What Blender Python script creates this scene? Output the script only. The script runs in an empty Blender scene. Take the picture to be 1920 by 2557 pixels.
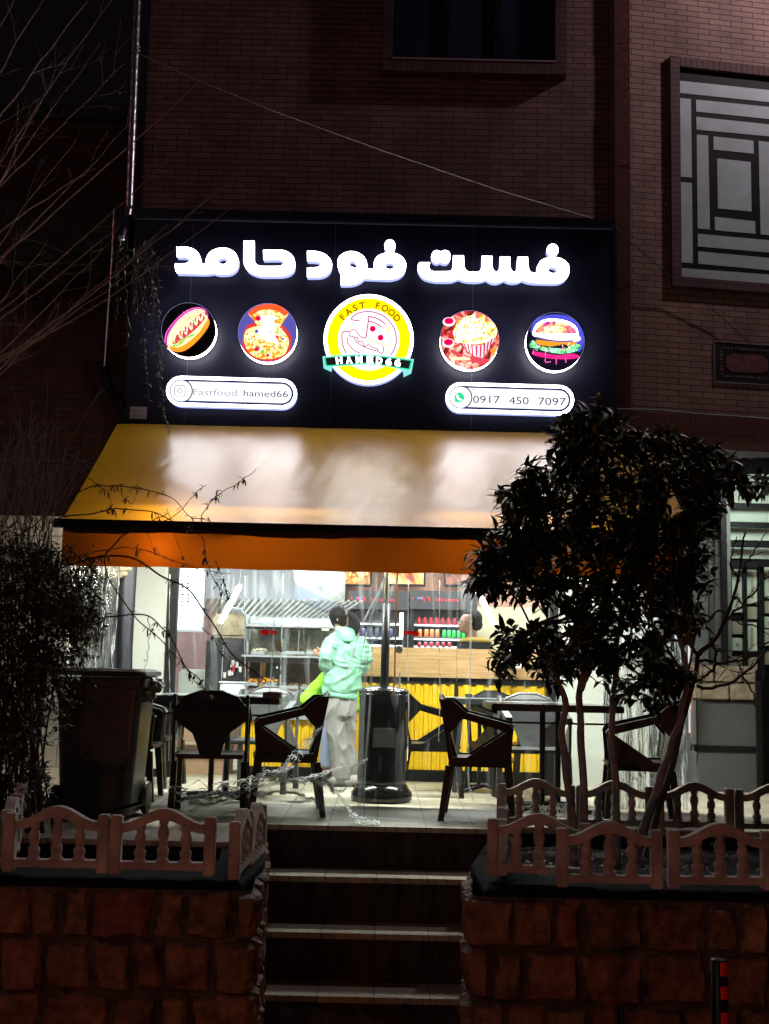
import bpy, bmesh, math, random
from math import radians, sin, cos, pi, tan, atan, sqrt
from mathutils import Vector, Matrix, noise
from mathutils.geometry import tessellate_polygon
random.seed(7)
SC = bpy.context.scene
COL = SC.collection

# ------------------------------------------------------------------ camera
F = 3000.0                       # focal length in pixels of the 1920 px wide photograph
TH = atan(0.129); RO = 0.0225
fwd = Vector((0, cos(TH), sin(TH)))
r0 = Vector((1, 0, 0)); u0 = Vector((0, -sin(TH), cos(TH)))
rc = cos(RO)*r0 + sin(RO)*u0
uc = -sin(RO)*r0 + cos(RO)*u0
CAMP = Vector((0, 0, 0.967))
cam_d = bpy.data.cameras.new('camera'); cam = bpy.data.objects.new('camera', cam_d); COL.objects.link(cam)
cam_d.sensor_fit = 'HORIZONTAL'; cam_d.sensor_width = 36; cam_d.lens = F/1920*36
cam_d.clip_start = 0.05; cam_d.clip_end = 500
M = Matrix((rc, uc, -fwd)).transposed().to_4x4(); M.translation = CAMP
cam.matrix_world = M
SC.camera = cam

# ------------------------------------------------------------------ world, exposure, lights
w = bpy.data.worlds.new("World"); SC.world = w; w.use_nodes = True
nt = w.node_tree; bg = nt.nodes['Background']
sky = nt.nodes.new('ShaderNodeTexSky'); sky.sky_type = 'NISHITA'; sky.sun_disc = False
sky.sun_elevation = radians(-6); sky.sun_rotation = radians(150)
mx = nt.nodes.new('ShaderNodeMixRGB'); mx.blend_type = 'ADD'; mx.inputs[0].default_value = 1.0
mx.inputs[2].default_value = (0.075, 0.05, 0.085, 1)
nt.links.new(sky.outputs[0], mx.inputs[1]); nt.links.new(mx.outputs[0], bg.inputs[0])
bg.inputs[1].default_value = 0.03
SC.view_settings.view_transform = 'Standard'; SC.view_settings.look = 'None'
SC.view_settings.exposure = 0; SC.view_settings.gamma = 1
SC.cycles.max_bounces = 7; SC.cycles.transparent_max_bounces = 24
SC.cycles.diffuse_bounces = 3; SC.cycles.glossy_bounces = 3; SC.cycles.transmission_bounces = 4
SC.cycles.sample_clamp_indirect = 6.0
SC.cycles.use_denoising = True

def lamp(name, kind, loc, power, color, size=0.2, target=None, sizey=None, spot=None, blend=0.5):
    d = bpy.data.lights.new(name, kind); d.energy = power; d.color = color
    if kind == 'AREA':
        d.size = size
        if sizey: d.shape = 'RECTANGLE'; d.size_y = sizey
    else:
        d.shadow_soft_size = size
    if kind == 'SPOT': d.spot_size = radians(spot); d.spot_blend = blend
    o = bpy.data.objects.new(name, d); COL.objects.link(o); o.location = loc
    if target is not None:
        o.rotation_euler = (Vector(target)-Vector(loc)).to_track_quat('-Z', 'Y').to_euler()
    return o
# street lamp high up beside the house, beyond the top of the frame
lamp('street_lamp_light', 'POINT', (5.0, 9.5, 8.4), 250, (1.0, 0.80, 0.86), 0.10)
# a second, weaker street lamp on the camera's side of the street
lamp('street_lamp_light_far', 'POINT', (-7.0, -3.0, 7.5), 105, (0.95, 0.85, 1.0), 0.15)
# sodium lamp farther down the street
lamp('sodium_lamp_light', 'POINT', (-6.5, 3.5, 7.3), 34, (1.0, 0.20, 0.08), 0.10)
# tail lamps of the cars standing in the street
lamp('tail_lamp_light', 'POINT', (-1.6, 1.2, 0.0), 30, (1.0, 0.30, 0.14), 0.07)
lamp('tail_lamp_light_b', 'POINT', (1.7, 1.0, 0.0), 24, (1.0, 0.33, 0.16), 0.07)
# shop ceiling lights, lights under the awning, porch light of the neighbour
lamp('shop_ceiling_light', 'AREA', (-0.9, 11.6, 2.72), 120, (0.82, 0.93, 1.0), 1.4, (-0.9, 11.6, 0), 0.5)
lamp('shop_ceiling_light_b', 'AREA', (0.9, 11.6, 2.72), 120, (0.90, 0.98, 1.0), 1.4, (0.9, 11.6, 0), 0.5)
lamp('awning_light', 'AREA', (-1.1, 9.05, 2.14), 108, (0.93, 1.0, 0.93), 1.5, (-1.1, 9.1, 0), 0.08)
lamp('awning_light_b', 'AREA', (1.1, 9.05, 2.14), 108, (0.97, 1.0, 0.90), 1.5, (1.1, 9.1, 0), 0.08)
lamp('valance_spot_light', 'POINT', (-1.62, 8.82, 1.79), 22, (1.0, 0.85, 0.6), 0.04)
lamp('porch_light', 'AREA', (3.1, 9.75, 2.5), 9, (0.86, 1.0, 0.9), 0.3, (3.2, 10.6, 1.2))

# ------------------------------------------------------------------ picture point -> point of the place
def ray(px, py):
    return (fwd + rc*((px-960)/F) + uc*((1278.5-py)/F))
def W(px, py, D):
    d = ray(px, py); return CAMP + d*(D/d.y)
def WZ(px, py, z):
    d = ray(px, py); return CAMP + d*((z-CAMP.z)/d.z)
PHI = radians(9.5); PB = Vector((2.09, 10.5, 0)); PN = Vector((sin(PHI), -cos(PHI), 0)); PU = Vector((cos(PHI), sin(PHI), 0))
def WR(px, py, off=0.0):
    d = ray(px, py); t = ((PB+PN*off-CAMP).dot(PN))/d.dot(PN); return CAMP + d*t

# ------------------------------------------------------------------ mesh builder
class MB:
    def __init__(s): s.v = []; s.f = []; s.mi = []; s.m = 0
    def add(s, vs, fs):
        b = len(s.v); s.v += [Vector(v) for v in vs]; s.f += [tuple(b+i for i in f) for f in fs]; s.mi += [s.m]*len(fs)
        return s
    def box(s, x0, x1, y0, y1, z0, z1, bev=0.0):
        if bev > 0: return s.bbox(x0, x1, y0, y1, z0, z1, bev)
        v = [(x, y, z) for x in (x0, x1) for y in (y0, y1) for z in (z0, z1)]
        return s.add(v, [(0,1,3,2),(4,6,7,5),(0,4,5,1),(2,3,7,6),(0,2,6,4),(1,5,7,3)])
    def bbox(s, x0, x1, y0, y1, z0, z1, b):
        bm = bmesh.new(); bmesh.ops.create_cube(bm, size=1)
        for v in bm.verts:
            v.co = Vector(((x0+x1)/2+v.co.x*(x1-x0), (y0+y1)/2+v.co.y*(y1-y0), (z0+z1)/2+v.co.z*(z1-z0)))
        bmesh.ops.bevel(bm, geom=list(bm.edges), offset=b, segments=2, affect='EDGES')
        s.bm(bm); return s
    def bm(s, bm):
        bm.verts.index_update(); s.add([v.co.copy() for v in bm.verts], [[v.index for v in f.verts] for f in bm.faces]); bm.free()
    def hexa(s, p):                      # eight corners: 4 of one end (loop), 4 of the other
        return s.add(p, [(3,2,1,0),(4,5,6,7),(0,1,5,4),(1,2,6,5),(2,3,7,6),(3,0,4,7)])
    def prism(s, loops, fn, d0, d1):     # loops: outer + holes, 2-D; fn(u, v, d) -> 3-D
        pts = [p for l in loops for p in l]; n = len(pts)
        tris = tessellate_polygon([[Vector((p[0], p[1], 0)) for p in l] for l in loops])
        vs = [fn(p[0], p[1], d0) for p in pts] + [fn(p[0], p[1], d1) for p in pts]
        fs = [tuple(t) for t in tris] + [tuple(n+i for i in reversed(t)) for t in tris]
        k = 0
        for l in loops:
            m = len(l)
            for i in range(m): j = (i+1) % m; fs.append((k+i, k+j, n+k+j, n+k+i))
            k += m
        return s.add(vs, fs)
    def tube(s, path, rad, n=6, cap=True):
        path = [Vector(p) for p in path]; m = len(path)
        if not hasattr(rad, '__len__'): rad = [rad]*m
        prev = None; rings = []
        for i, p in enumerate(path):
            t = (path[min(i+1, m-1)]-path[max(i-1, 0)])
            t = t.normalized() if t.length > 1e-9 else Vector((0,0,1))
            if prev is None:
                a = Vector((0,0,1)) if abs(t.z) < 0.9 else Vector((1,0,0)); prev = t.cross(a).normalized()
            prev = (prev - t*prev.dot(t)); prev = prev.normalized() if prev.length > 1e-6 else t.orthogonal().normalized()
            q = t.cross(prev)
            rings.append([p + (prev*cos(2*pi*k/n)+q*sin(2*pi*k/n))*rad[i] for k in range(n)])
        vs = [v for r in rings for v in r]; fs = []
        for i in range(m-1):
            for k in range(n):
                a = i*n+k; b = i*n+(k+1) % n; fs.append((a, b, b+n, a+n))
        if cap: fs += [tuple(range(n-1, -1, -1)), tuple((m-1)*n+k for k in range(n))]
        return s.add(vs, fs)
    def lathe(s, c, prof, n=20, sx=1, sy=1):   # prof [(r, z)]
        c = Vector(c); vs = []; fs = []
        for r, z in prof:
            for k in range(n): a = 2*pi*k/n; vs.append(c+Vector((r*cos(a)*sx, r*sin(a)*sy, z)))
        m = len(prof)
        for i in range(m-1):
            for k in range(n):
                a = i*n+k; b = i*n+(k+1) % n; fs.append((a, b, b+n, a+n))
        fs += [tuple(range(n-1, -1, -1)), tuple((m-1)*n+k for k in range(n))]
        return s.add(vs, fs)
    def loft(s, rings, n=16):                 # rings: (centre, axis a vec, axis b vec)
        vs = []; fs = []
        for c, a, b in rings:
            for k in range(n):
                t = 2*pi*k/n; vs.append(Vector(c)+Vector(a)*cos(t)+Vector(b)*sin(t))
        m = len(rings)
        for i in range(m-1):
            for k in range(n):
                x = i*n+k; y = i*n+(k+1) % n; fs.append((x, y, y+n, x+n))
        fs += [tuple(range(n-1, -1, -1)), tuple((m-1)*n+k for k in range(n))]
        return s.add(vs, fs)
    def grid(s, fn, nu, nv):
        vs = [fn(i/nu, j/nv) for j in range(nv+1) for i in range(nu+1)]
        fs = [(j*(nu+1)+i, j*(nu+1)+i+1, (j+1)*(nu+1)+i+1, (j+1)*(nu+1)+i) for j in range(nv) for i in range(nu)]
        return s.add(vs, fs)
    def quad(s, a, b, c, d): return s.add([a, b, c, d], [(0,1,2,3)])
    def sphere(s, c, r, n=12, m=8, sc=(1,1,1)):
        c = Vector(c)
        prof = [(sin(pi*i/m), -cos(pi*i/m)) for i in range(m+1)]
        vs = []; fs = []
        for rr, z in prof:
            for k in range(n): a = 2*pi*k/n; vs.append(c+Vector((rr*cos(a)*sc[0], rr*sin(a)*sc[1], z*sc[2]))*r)
        for i in range(m):
            for k in range(n):
                a = i*n+k; b = i*n+(k+1) % n; fs.append((a, b, b+n, a+n))
        return s.add(vs, fs)
    def slab(s, pts, th, nrm=Vector((0,1,0))):   # flat polygon given in 3-D with a thickness
        n = len(pts); nrm = Vector(nrm)
        vs = [Vector(p) for p in pts]+[Vector(p)+nrm*th for p in pts]
        fs = [tuple(range(n)), tuple(range(2*n-1, n-1, -1))]+[(i, (i+1) % n, n+(i+1) % n, n+i) for i in range(n)]
        return s.add(vs, fs)

def obj(name, mb, mats, parent=None, smooth=False, fixn=False):
    me = bpy.data.meshes.new(name)
    me.from_pydata([tuple(v) for v in mb.v], [], mb.f)
    if not isinstance(mats, (list, tuple)): mats = [mats]
    for m in mats: me.materials.append(m)
    if len(mats) > 1: me.polygons.foreach_set('material_index', mb.mi)
    me.validate()
    bm = bmesh.new(); bm.from_mesh(me); bmesh.ops.recalc_face_normals(bm, faces=bm.faces); bm.to_mesh(me); bm.free()
    if smooth: me.polygons.foreach_set('use_smooth', [True]*len(me.polygons))
    me.update()
    o = bpy.data.objects.new(name, me); COL.objects.link(o)
    if parent is not None:
        o.parent = parent
        if parent.type == 'EMPTY': o.location = -parent.location
    return o
def tag(o, label, cat, group=None):
    o['label'] = label; o['category'] = cat
    if group: o['group'] = group
    return o
def thing(name, label, cat, loc=(0,0,0), group=None):
    o = bpy.data.objects.new(name, None); COL.objects.link(o); o.location = loc; o.empty_display_size = 0.1
    return tag(o, label, cat, group)
def dup(root, loc=None, rotz=None, label=None, scale=None):
    r = root.copy(); COL.objects.link(r)
    if loc is not None: r.location = loc
    if rotz is not None: r.rotation_euler = (0, 0, rotz)
    if scale: r.scale = scale
    if label: r['label'] = label
    for ch in list(root.children):
        c = ch.copy(); COL.objects.link(c); c.parent = r
        for g in ch.children:
            d = g.copy(); COL.objects.link(d); d.parent = c
    return r
def struct(name, mb, m, smooth=False):
    o = obj(name, mb, m, None, smooth); o['kind'] = 'structure'; return o
def remesh(o, vox=0.012, smooth=6):
    md = o.modifiers.new('r', 'REMESH'); md.mode = 'VOXEL'; md.voxel_size = vox
    ms = o.modifiers.new('s', 'SMOOTH'); ms.factor = 0.5; ms.iterations = smooth
    dg = bpy.context.evaluated_depsgraph_get(); me = bpy.data.meshes.new_from_object(o.evaluated_get(dg))
    o.modifiers.clear(); old = o.data; o.data = me; me.name = old.name
    me.polygons.foreach_set('use_smooth', [True]*len(me.polygons)); return o

def crease(o, amp, sc_, seed=0.0):
    me = o.data
    for v in me.vertices:
        p = Vector((v.co.x*sc_[0], v.co.y*sc_[1], v.co.z*sc_[2]+seed)); w_ = noise.noise(p*.35)*1.4
        n = 1-2*abs(noise.noise(p+Vector((w_, 0, w_)))); n2 = noise.noise(p*2.1)
        v.co += v.normal*(amp*(n*n-.45)+amp*.25*n2)
    me.update(); return o

# ------------------------------------------------------------------ materials
def nm(name):
    m = bpy.data.materials.new(name); m.use_nodes = True; return m, m.node_tree, m.node_tree.nodes['Principled BSDF']
def mat(name, col, rough=0.6, metal=0.0, var=0.0, vs=8.0, bump=0.0, bs=60.0, spec=0.5, stretch=None, coat=0.0):
    m, t, p = nm(name)
    p.inputs['Base Color'].default_value = (*col, 1); p.inputs['Roughness'].default_value = rough
    p.inputs['Metallic'].default_value = metal; p.inputs['Specular IOR Level'].default_value = spec
    if coat: p.inputs['Coat Weight'].default_value = coat; p.inputs['Coat Roughness'].default_value = 0.15
    tc = t.nodes.new('ShaderNodeTexCoord'); vec = tc.outputs['Object']
    if stretch:
        mp = t.nodes.new('ShaderNodeMapping'); mp.inputs['Scale'].default_value = stretch
        t.links.new(vec, mp.inputs['Vector']); vec = mp.outputs['Vector']
    if var > 0:
        n = t.nodes.new('ShaderNodeTexNoise'); n.inputs['Scale'].default_value = vs; n.inputs['Detail'].default_value = 5
        n.inputs['Roughness'].default_value = 0.65
        t.links.new(vec, n.inputs['Vector'])
        r = t.nodes.new('ShaderNodeValToRGB')
        r.color_ramp.elements[0].position = 0.3; r.color_ramp.elements[1].position = 0.7
        r.color_ramp.elements[0].color = (*[c*(1-var) for c in col], 1)
        r.color_ramp.elements[1].color = (*[min(1, c*(1+var)) for c in col], 1)
        t.links.new(n.outputs['Fac'], r.inputs['Fac']); t.links.new(r.outputs['Color'], p.inputs['Base Color'])
    if bump > 0:
        n = t.nodes.new('ShaderNodeTexNoise'); n.inputs['Scale'].default_value = bs; n.inputs['Detail'].default_value = 4
        t.links.new(vec, n.inputs['Vector'])
        b = t.nodes.new('ShaderNodeBump'); b.inputs['Strength'].default_value = bump; b.inputs['Distance'].default_value = 0.01
        t.links.new(n.outputs['Fac'], b.inputs['Height']); t.links.new(b.outputs['Normal'], p.inputs['Normal'])
    return m
def emi(name, col, strength, base=0.02):
    m, t, p = nm(name)
    p.inputs['Base Color'].default_value = (base, base, base, 1); p.inputs['Roughness'].default_value = 0.3
    p.inputs['Emission Color'].default_value = (*col, 1); p.inputs['Emission Strength'].default_value = strength
    return m
def ramp_mat(name, stops, scale, emit=0.0, detail=3, dist=0.5, rough=0.5, stretch=None):
    m, t, p = nm(name)
    tc = t.nodes.new('ShaderNodeTexCoord'); vec = tc.outputs['Object']
    if stretch:
        mp = t.nodes.new('ShaderNodeMapping'); mp.inputs['Scale'].default_value = stretch
        t.links.new(vec, mp.inputs['Vector']); vec = mp.outputs['Vector']
    n = t.nodes.new('ShaderNodeTexNoise'); n.inputs['Scale'].default_value = scale; n.inputs['Detail'].default_value = detail
    n.inputs['Distortion'].default_value = dist
    t.links.new(vec, n.inputs['Vector'])
    r = t.nodes.new('ShaderNodeValToRGB'); e = r.color_ramp.elements
    while len(e) < len(stops): e.new(0.5)
    for i, (pos, c) in enumerate(stops): e[i].position = pos; e[i].color = (*c, 1)
    t.links.new(n.outputs['Fac'], r.inputs['Fac'])
    p.inputs['Roughness'].default_value = rough
    if emit > 0:
        p.inputs['Base Color'].default_value = (0.05, 0.05, 0.05, 1)
        t.links.new(r.outputs['Color'], p.inputs['Emission Color']); p.inputs['Emission Strength'].default_value = emit
    else:
        t.links.new(r.outputs['Color'], p.inputs['Base Color'])
    return m
def brick_mat(name, c1, c2, mortar, bw, bh, ms=0.006, bump=0.6, swap=False, rough=0.75, off=0.5):
    m, t, p = nm(name)
    tc = t.nodes.new('ShaderNodeTexCoord'); sp = t.nodes.new('ShaderNodeSeparateXYZ'); cb = t.nodes.new('ShaderNodeCombineXYZ')
    t.links.new(tc.outputs['Object'], sp.inputs[0])
    t.links.new(sp.outputs['Z' if swap else 'X'], cb.inputs[0]); t.links.new(sp.outputs['X' if swap else 'Z'], cb.inputs[1])
    b = t.nodes.new('ShaderNodeTexBrick'); t.links.new(cb.outputs[0], b.inputs['Vector'])
    b.offset = off
    b.inputs['Scale'].default_value = 1; b.inputs['Brick Width'].default_value = bw; b.inputs['Row Height'].default_value = bh
    b.inputs['Mortar Size'].default_value = ms; b.inputs['Mortar Smooth'].default_value = 0.15; b.inputs['Bias'].default_value = 0.0
    b.inputs['Color1'].default_value = (*c1, 1); b.inputs['Color2'].default_value = (*c2, 1); b.inputs['Mortar'].default_value = (*mortar, 1)
    n = t.nodes.new('ShaderNodeTexNoise'); n.inputs['Scale'].default_value = 3.0; n.inputs['Detail'].default_value = 6
    t.links.new(tc.outputs['Object'], n.inputs['Vector'])
    mr = t.nodes.new('ShaderNodeMapRange'); mr.inputs[3].default_value = 0.35; mr.inputs[4].default_value = 1.5
    t.links.new(n.outputs['Fac'], mr.inputs[0])
    mm = t.nodes.new('ShaderNodeVectorMath'); mm.operation = 'SCALE'
    t.links.new(b.outputs['Color'], mm.inputs[0]); t.links.new(mr.outputs[0], mm.inputs['Scale'])
    t.links.new(mm.outputs[0], p.inputs['Base Color']); p.inputs['Roughness'].default_value = rough
    n2 = t.nodes.new('ShaderNodeTexNoise'); n2.inputs['Scale'].default_value = 90; t.links.new(tc.outputs['Object'], n2.inputs['Vector'])
    s1 = t.nodes.new('ShaderNodeMath'); s1.operation = 'MULTIPLY_ADD'; s1.inputs[1].default_value = 0.25
    iv = t.nodes.new('ShaderNodeMath'); iv.operation = 'SUBTRACT'; iv.inputs[0].default_value = 1.0
    t.links.new(b.outputs['Fac'], iv.inputs[1]); t.links.new(n2.outputs['Fac'], s1.inputs[0]); t.links.new(iv.outputs[0], s1.inputs[2])
    bu = t.nodes.new('ShaderNodeBump'); bu.inputs['Strength'].default_value = bump; bu.inputs['Distance'].default_value = 0.008
    t.links.new(s1.outputs[0], bu.inputs['Height']); t.links.new(bu.outputs['Normal'], p.inputs['Normal'])
    return m
def plastic_mat(name, haze=0.05, gloss=0.35, bumps=0.5, scale=(9, 9, 2), tint=(0.97, 1, 0.99), rough=0.08, glint_streak=None):
    m = bpy.data.materials.new(name); m.use_nodes = True; t = m.node_tree; t.nodes.clear()
    out = t.nodes.new('ShaderNodeOutputMaterial')
    tr = t.nodes.new('ShaderNodeBsdfTransparent'); tr.inputs[0].default_value = (*tint, 1)
    gl = t.nodes.new('ShaderNodeBsdfGlossy'); gl.inputs['Roughness'].default_value = rough
    df = t.nodes.new('ShaderNodeBsdfTranslucent'); df.inputs[0].default_value = (0.9, 0.95, 0.95, 1)
    lw = t.nodes.new('ShaderNodeLayerWeight'); lw.inputs['Blend'].default_value = gloss
    tc = t.nodes.new('ShaderNodeTexCoord'); mp = t.nodes.new('ShaderNodeMapping'); mp.inputs['Scale'].default_value = scale
    n = t.nodes.new('ShaderNodeTexNoise'); n.inputs['Scale'].default_value = 1.6; n.inputs['Detail'].default_value = 4; n.inputs['Distortion'].default_value = 0.6
    t.links.new(tc.outputs['Object'], mp.inputs[0]); t.links.new(mp.outputs[0], n.inputs['Vector'])
    b = t.nodes.new('ShaderNodeBump'); b.inputs['Strength'].default_value = bumps; b.inputs['Distance'].default_value = 0.03
    t.links.new(n.outputs['Fac'], b.inputs['Height'])
    t.links.new(b.outputs['Normal'], gl.inputs['Normal']); t.links.new(b.outputs['Normal'], lw.inputs['Normal'])
    m1 = t.nodes.new('ShaderNodeMixShader'); m2 = t.nodes.new('ShaderNodeMixShader'); m1.inputs[0].default_value = haze
    if glint_streak:  # milky noise streaks, painted as bright reflections along the creases
        rs_ = t.nodes.new('ShaderNodeValToRGB'); rs_.color_ramp.elements[0].position = glint_streak[0]; rs_.color_ramp.elements[1].position = glint_streak[1]
        rs_.color_ramp.elements[0].color = (glint_streak[2],)*3+(1,); rs_.color_ramp.elements[1].color = (haze,)*3+(1,)
        t.links.new(n.outputs['Fac'], rs_.inputs[0]); t.links.new(rs_.outputs[0], m1.inputs[0])
    t.links.new(tr.outputs[0], m1.inputs[1]); t.links.new(df.outputs[0], m1.inputs[2])
    t.links.new(lw.outputs['Fresnel'], m2.inputs[0]); t.links.new(m1.outputs[0], m2.inputs[1]); t.links.new(gl.outputs[0], m2.inputs[2])
    t.links.new(m2.outputs[0], out.inputs[0]); return m
def fabric_mat(name, col, trans, tfac=0.4, rough=0.4, coat=0.6, crough=0.22):
    m, t, p = nm(name)
    p.inputs['Base Color'].default_value = (*col, 1); p.inputs['Roughness'].default_value = rough
    p.inputs['Coat Weight'].default_value = coat; p.inputs['Coat Roughness'].default_value = crough; p.inputs['Coat IOR'].default_value = 2.7
    tc = t.nodes.new('ShaderNodeTexCoord')
    mp = t.nodes.new('ShaderNodeMapping'); mp.inputs['Scale'].default_value = (14, 3.2, 3.2); mp.inputs['Rotation'].default_value = (0.0, 0.75, 0.0)
    w1 = t.nodes.new('ShaderNodeMapping'); w1.inputs['Scale'].default_value = (1.5, 500, 500)
    wn_ = t.nodes.new('ShaderNodeTexNoise'); wn_.inputs['Scale'].default_value = 1.0; wn_.inputs['Detail'].default_value = 1
    t.links.new(tc.outputs['Object'], w1.inputs[0]); t.links.new(w1.outputs[0], wn_.inputs['Vector'])
    wb = t.nodes.new('ShaderNodeBump'); wb.inputs['Strength'].default_value = 1.0; wb.inputs['Distance'].default_value = 0.00065
    t.links.new(wn_.outputs['Fac'], wb.inputs['Height'])
    n = t.nodes.new('ShaderNodeTexNoise'); n.inputs['Scale'].default_value = 1.0; n.inputs['Detail'].default_value = 4
    t.links.new(tc.outputs['Object'], mp.inputs[0]); t.links.new(mp.outputs[0], n.inputs['Vector'])
    b = t.nodes.new('ShaderNodeBump'); b.inputs['Strength'].default_value = 0.035; b.inputs['Distance'].default_value = 0.02
    t.links.new(n.outputs['Fac'], b.inputs['Height']); t.links.new(wb.outputs['Normal'], b.inputs['Normal']); t.links.new(b.outputs['Normal'], p.inputs['Normal']); t.links.new(b.outputs['Normal'], p.inputs['Coat Normal'])
    tl = t.nodes.new('ShaderNodeBsdfTranslucent'); tl.inputs[0].default_value = (*trans, 1)
    mi = t.nodes.new('ShaderNodeMixShader'); mi.inputs[0].default_value = tfac
    out = t.nodes['Material Output']
    t.links.new(p.outputs[0], mi.inputs[1]); t.links.new(tl.outputs[0], mi.inputs[2]); t.links.new(mi.outputs[0], out.inputs[0]); return m

BRICK = brick_mat('facade_brick', (0.27, 0.15, 0.13), (0.21, 0.11, 0.10), (0.045, 0.028, 0.03), 0.22, 0.0555, 0.0045, 1.0)
BRICKR = brick_mat('facade_brick_pale', (0.33, 0.20, 0.165), (0.26, 0.15, 0.125), (0.06, 0.04, 0.035), 0.22, 0.0555, 0.0045, 1.0)
BRICKD = brick_mat('dark_trim_brick', (0.12, 0.06, 0.06), (0.10, 0.05, 0.055), (0.03, 0.02, 0.02), 0.30, 0.055, 0.004, 0.8)
BRICKS = brick_mat('dark_soldier_brick', (0.13, 0.065, 0.065), (0.10, 0.05, 0.055), (0.03, 0.02, 0.02), 0.30, 0.055, 0.004, 0.8, swap=True)
GRANITE = mat('red_granite', (0.13, 0.055, 0.05), 0.35, 0, 0.45, 30)
BLACKACM = mat('black_sign_panel', (0.008, 0.008, 0.019), 0.42, 0, spec=0.25)
BLACK = mat('black_paint', (0.010, 0.010, 0.011), 0.5, 0, 0.3, 6, spec=.18)
BLKPL = mat('black_plastic', (0.008, 0.008, 0.009), 0.36, 0, 0.3, 9, 0.08, 120, spec=0.4)
GREYPL = mat('dark_grey_plastic', (0.07, 0.075, 0.08), 0.38, 0, 0.2, 9, 0.05, 100)
DARK = mat('dark_metal', (0.03, 0.03, 0.035), 0.45, 0.3, 0.3, 10)
STEEL = mat('stainless_steel', (0.50, 0.54, 0.6), 0.35, 0.45, 0.12, 12, 0.05, 30)
GALV = mat('galvanised_pipe', (0.6, 0.6, 0.66), 0.30, 1.0, 0.2, 20, 0.06, 50)
COPPER = mat('painted_pipe', (0.42, 0.40, 0.42), 0.26, 1.0, 0.2, 20, 0.06, 50)
WHITE = mat('white_plaster', (0.56, 0.60, 0.56), 0.6, 0, 0.06, 3, 0.05, 40)
CREAM = mat('cream_wall', (0.55, 0.50, 0.34), 0.6, 0, 0.06, 3)
PINK = mat('pink_marble_tile', (0.48, 0.25, 0.18), 0.3, 0, 0.22, 25)
YEL = mat('yellow_sheet', (0.72, 0.46, 0.006), 0.45, 0, 0.10, 5, 0.03, 40)
WOOD = mat('oak_laminate', (0.40, 0.25, 0.11), 0.5, 0, 0.35, 3, 0.05, 30, stretch=(1.2, 3, 22))
CONC = mat('precast_concrete', (0.54, 0.46, 0.40), 0.88, 0, 0.48, 7, 0.35, 110)
SOIL = mat('soil', (0.014, 0.010, 0.008), 0.95, 0, 0.5, 12, 0.8, 50)
BARK = mat('tree_bark', (0.16, 0.125, 0.10), 0.85, 0, 0.4, 30, 0.6, 60)
WHITEW = mat('limewashed_bark', (0.34, 0.29, 0.27), 0.85, 0, 0.35, 24, 0.6, 60)
BARE = mat('bare_twig', (0.40, 0.28, 0.28), 0.7, 0, 0.25, 30)
DTWIG = mat('dark_twig', (0.06, 0.04, 0.035), 0.8, 0, 0.25, 30)
LEAF = mat('glossy_leaf', (0.028, 0.050, 0.014), 0.34, 0, 0.5, 9, spec=0.5)
LEAFY = mat('yellow_green_leaf', (0.20, 0.20, 0.025), 0.4, 0, 0.3, 9)
LEAFS = mat('small_shrub_leaf', (0.045, 0.052, 0.022), 0.5, 0, 0.6, 14)
LEAFV = mat('vine_leaf', (0.11, 0.10, 0.065), 0.5, 0, 0.5, 20)
PLAS = plastic_mat('clear_plastic', 0.15, 0.14, 0.6, (11, 11, 1.0), glint_streak=(.56, .82, .006))
PLASC = plastic_mat('crumpled_plastic', 0.85, 0.30, 1.0, (30, 30, 3), rough=0.10, glint_streak=(.45, .70, .03))
TAPE = plastic_mat('plastic_hem', 0.16, 0.10, 0.2, tint=(0.62, 0.64, 0.64))
GLASS = plastic_mat('clear_glass', 0.01, 0.06, 0.02)
AWN = fabric_mat('yellow_awning_vinyl', (0.62, 0.35, 0.004), (0.80, 0.34, 0.008), 0.16, 0.45, 1.0, 0.16)
VAL = fabric_mat('orange_valance_vinyl', (0.35, 0.09, 0.006), (0.048, 0.0085, 0.0002), 0.62, 0.5, 0.15, 0.35)
E_W = emi('lit_white_acrylic', (1.0, 0.97, 1.0), 12.0)
E_F = emi('lit_white_field', (1.0, 1.0, 1.0), 1.25)
E_S = emi('lit_acrylic_side', (0.40, 0.46, 0.90), 1.3)
E_SD = emi('lit_white_side', (0.80, 0.84, 1.0), 1.6)
E_Y = emi('lit_yellow', (1.0, 0.86, 0.0), 1.3)
E_G = emi('lit_green', (0.02, 0.75, 0.30), 1.1)
E_K = emi('unlit_black_print', (0.02, 0.02, 0.03), 0.5)
E_N = emi('navy_outline', (0.03, 0.05, 0.22), 0.6)
E_R = emi('lit_red', (0.9, 0.0, 0.10), 1.0)
E_M = emi('magenta_line', (0.62, 0.02, 0.22), 0.9)
E_BR = emi('brown_lettering', (0.42, 0.07, 0.0), 0.9)
E_C = emi('lit_cyan', (0.3, 0.9, 0.85), 1.0)
E_P = emi('lit_pink', (1.0, 0.12, 0.6), 1.6)
E_O = emi('lit_orange', (1.0, 0.30, 0.02), 1.4)
E_GRN = emi('lit_lettuce', (0.15, 0.75, 0.12), 1.1)
E_CR = emi('lit_cream', (1.0, 0.75, 0.35), 1.8)
E_VI = emi('lit_violet', (0.16, 0.14, 0.62), 0.75)
E_BL = emi('lit_blue', (0.10, 0.10, 0.85), 1.0)
E_GY = emi('grey_print', (0.05, 0.07, 0.18), 0.8)
E_LG = emi('pale_print', (0.34, 0.40, 0.50), 1.0)
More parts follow.
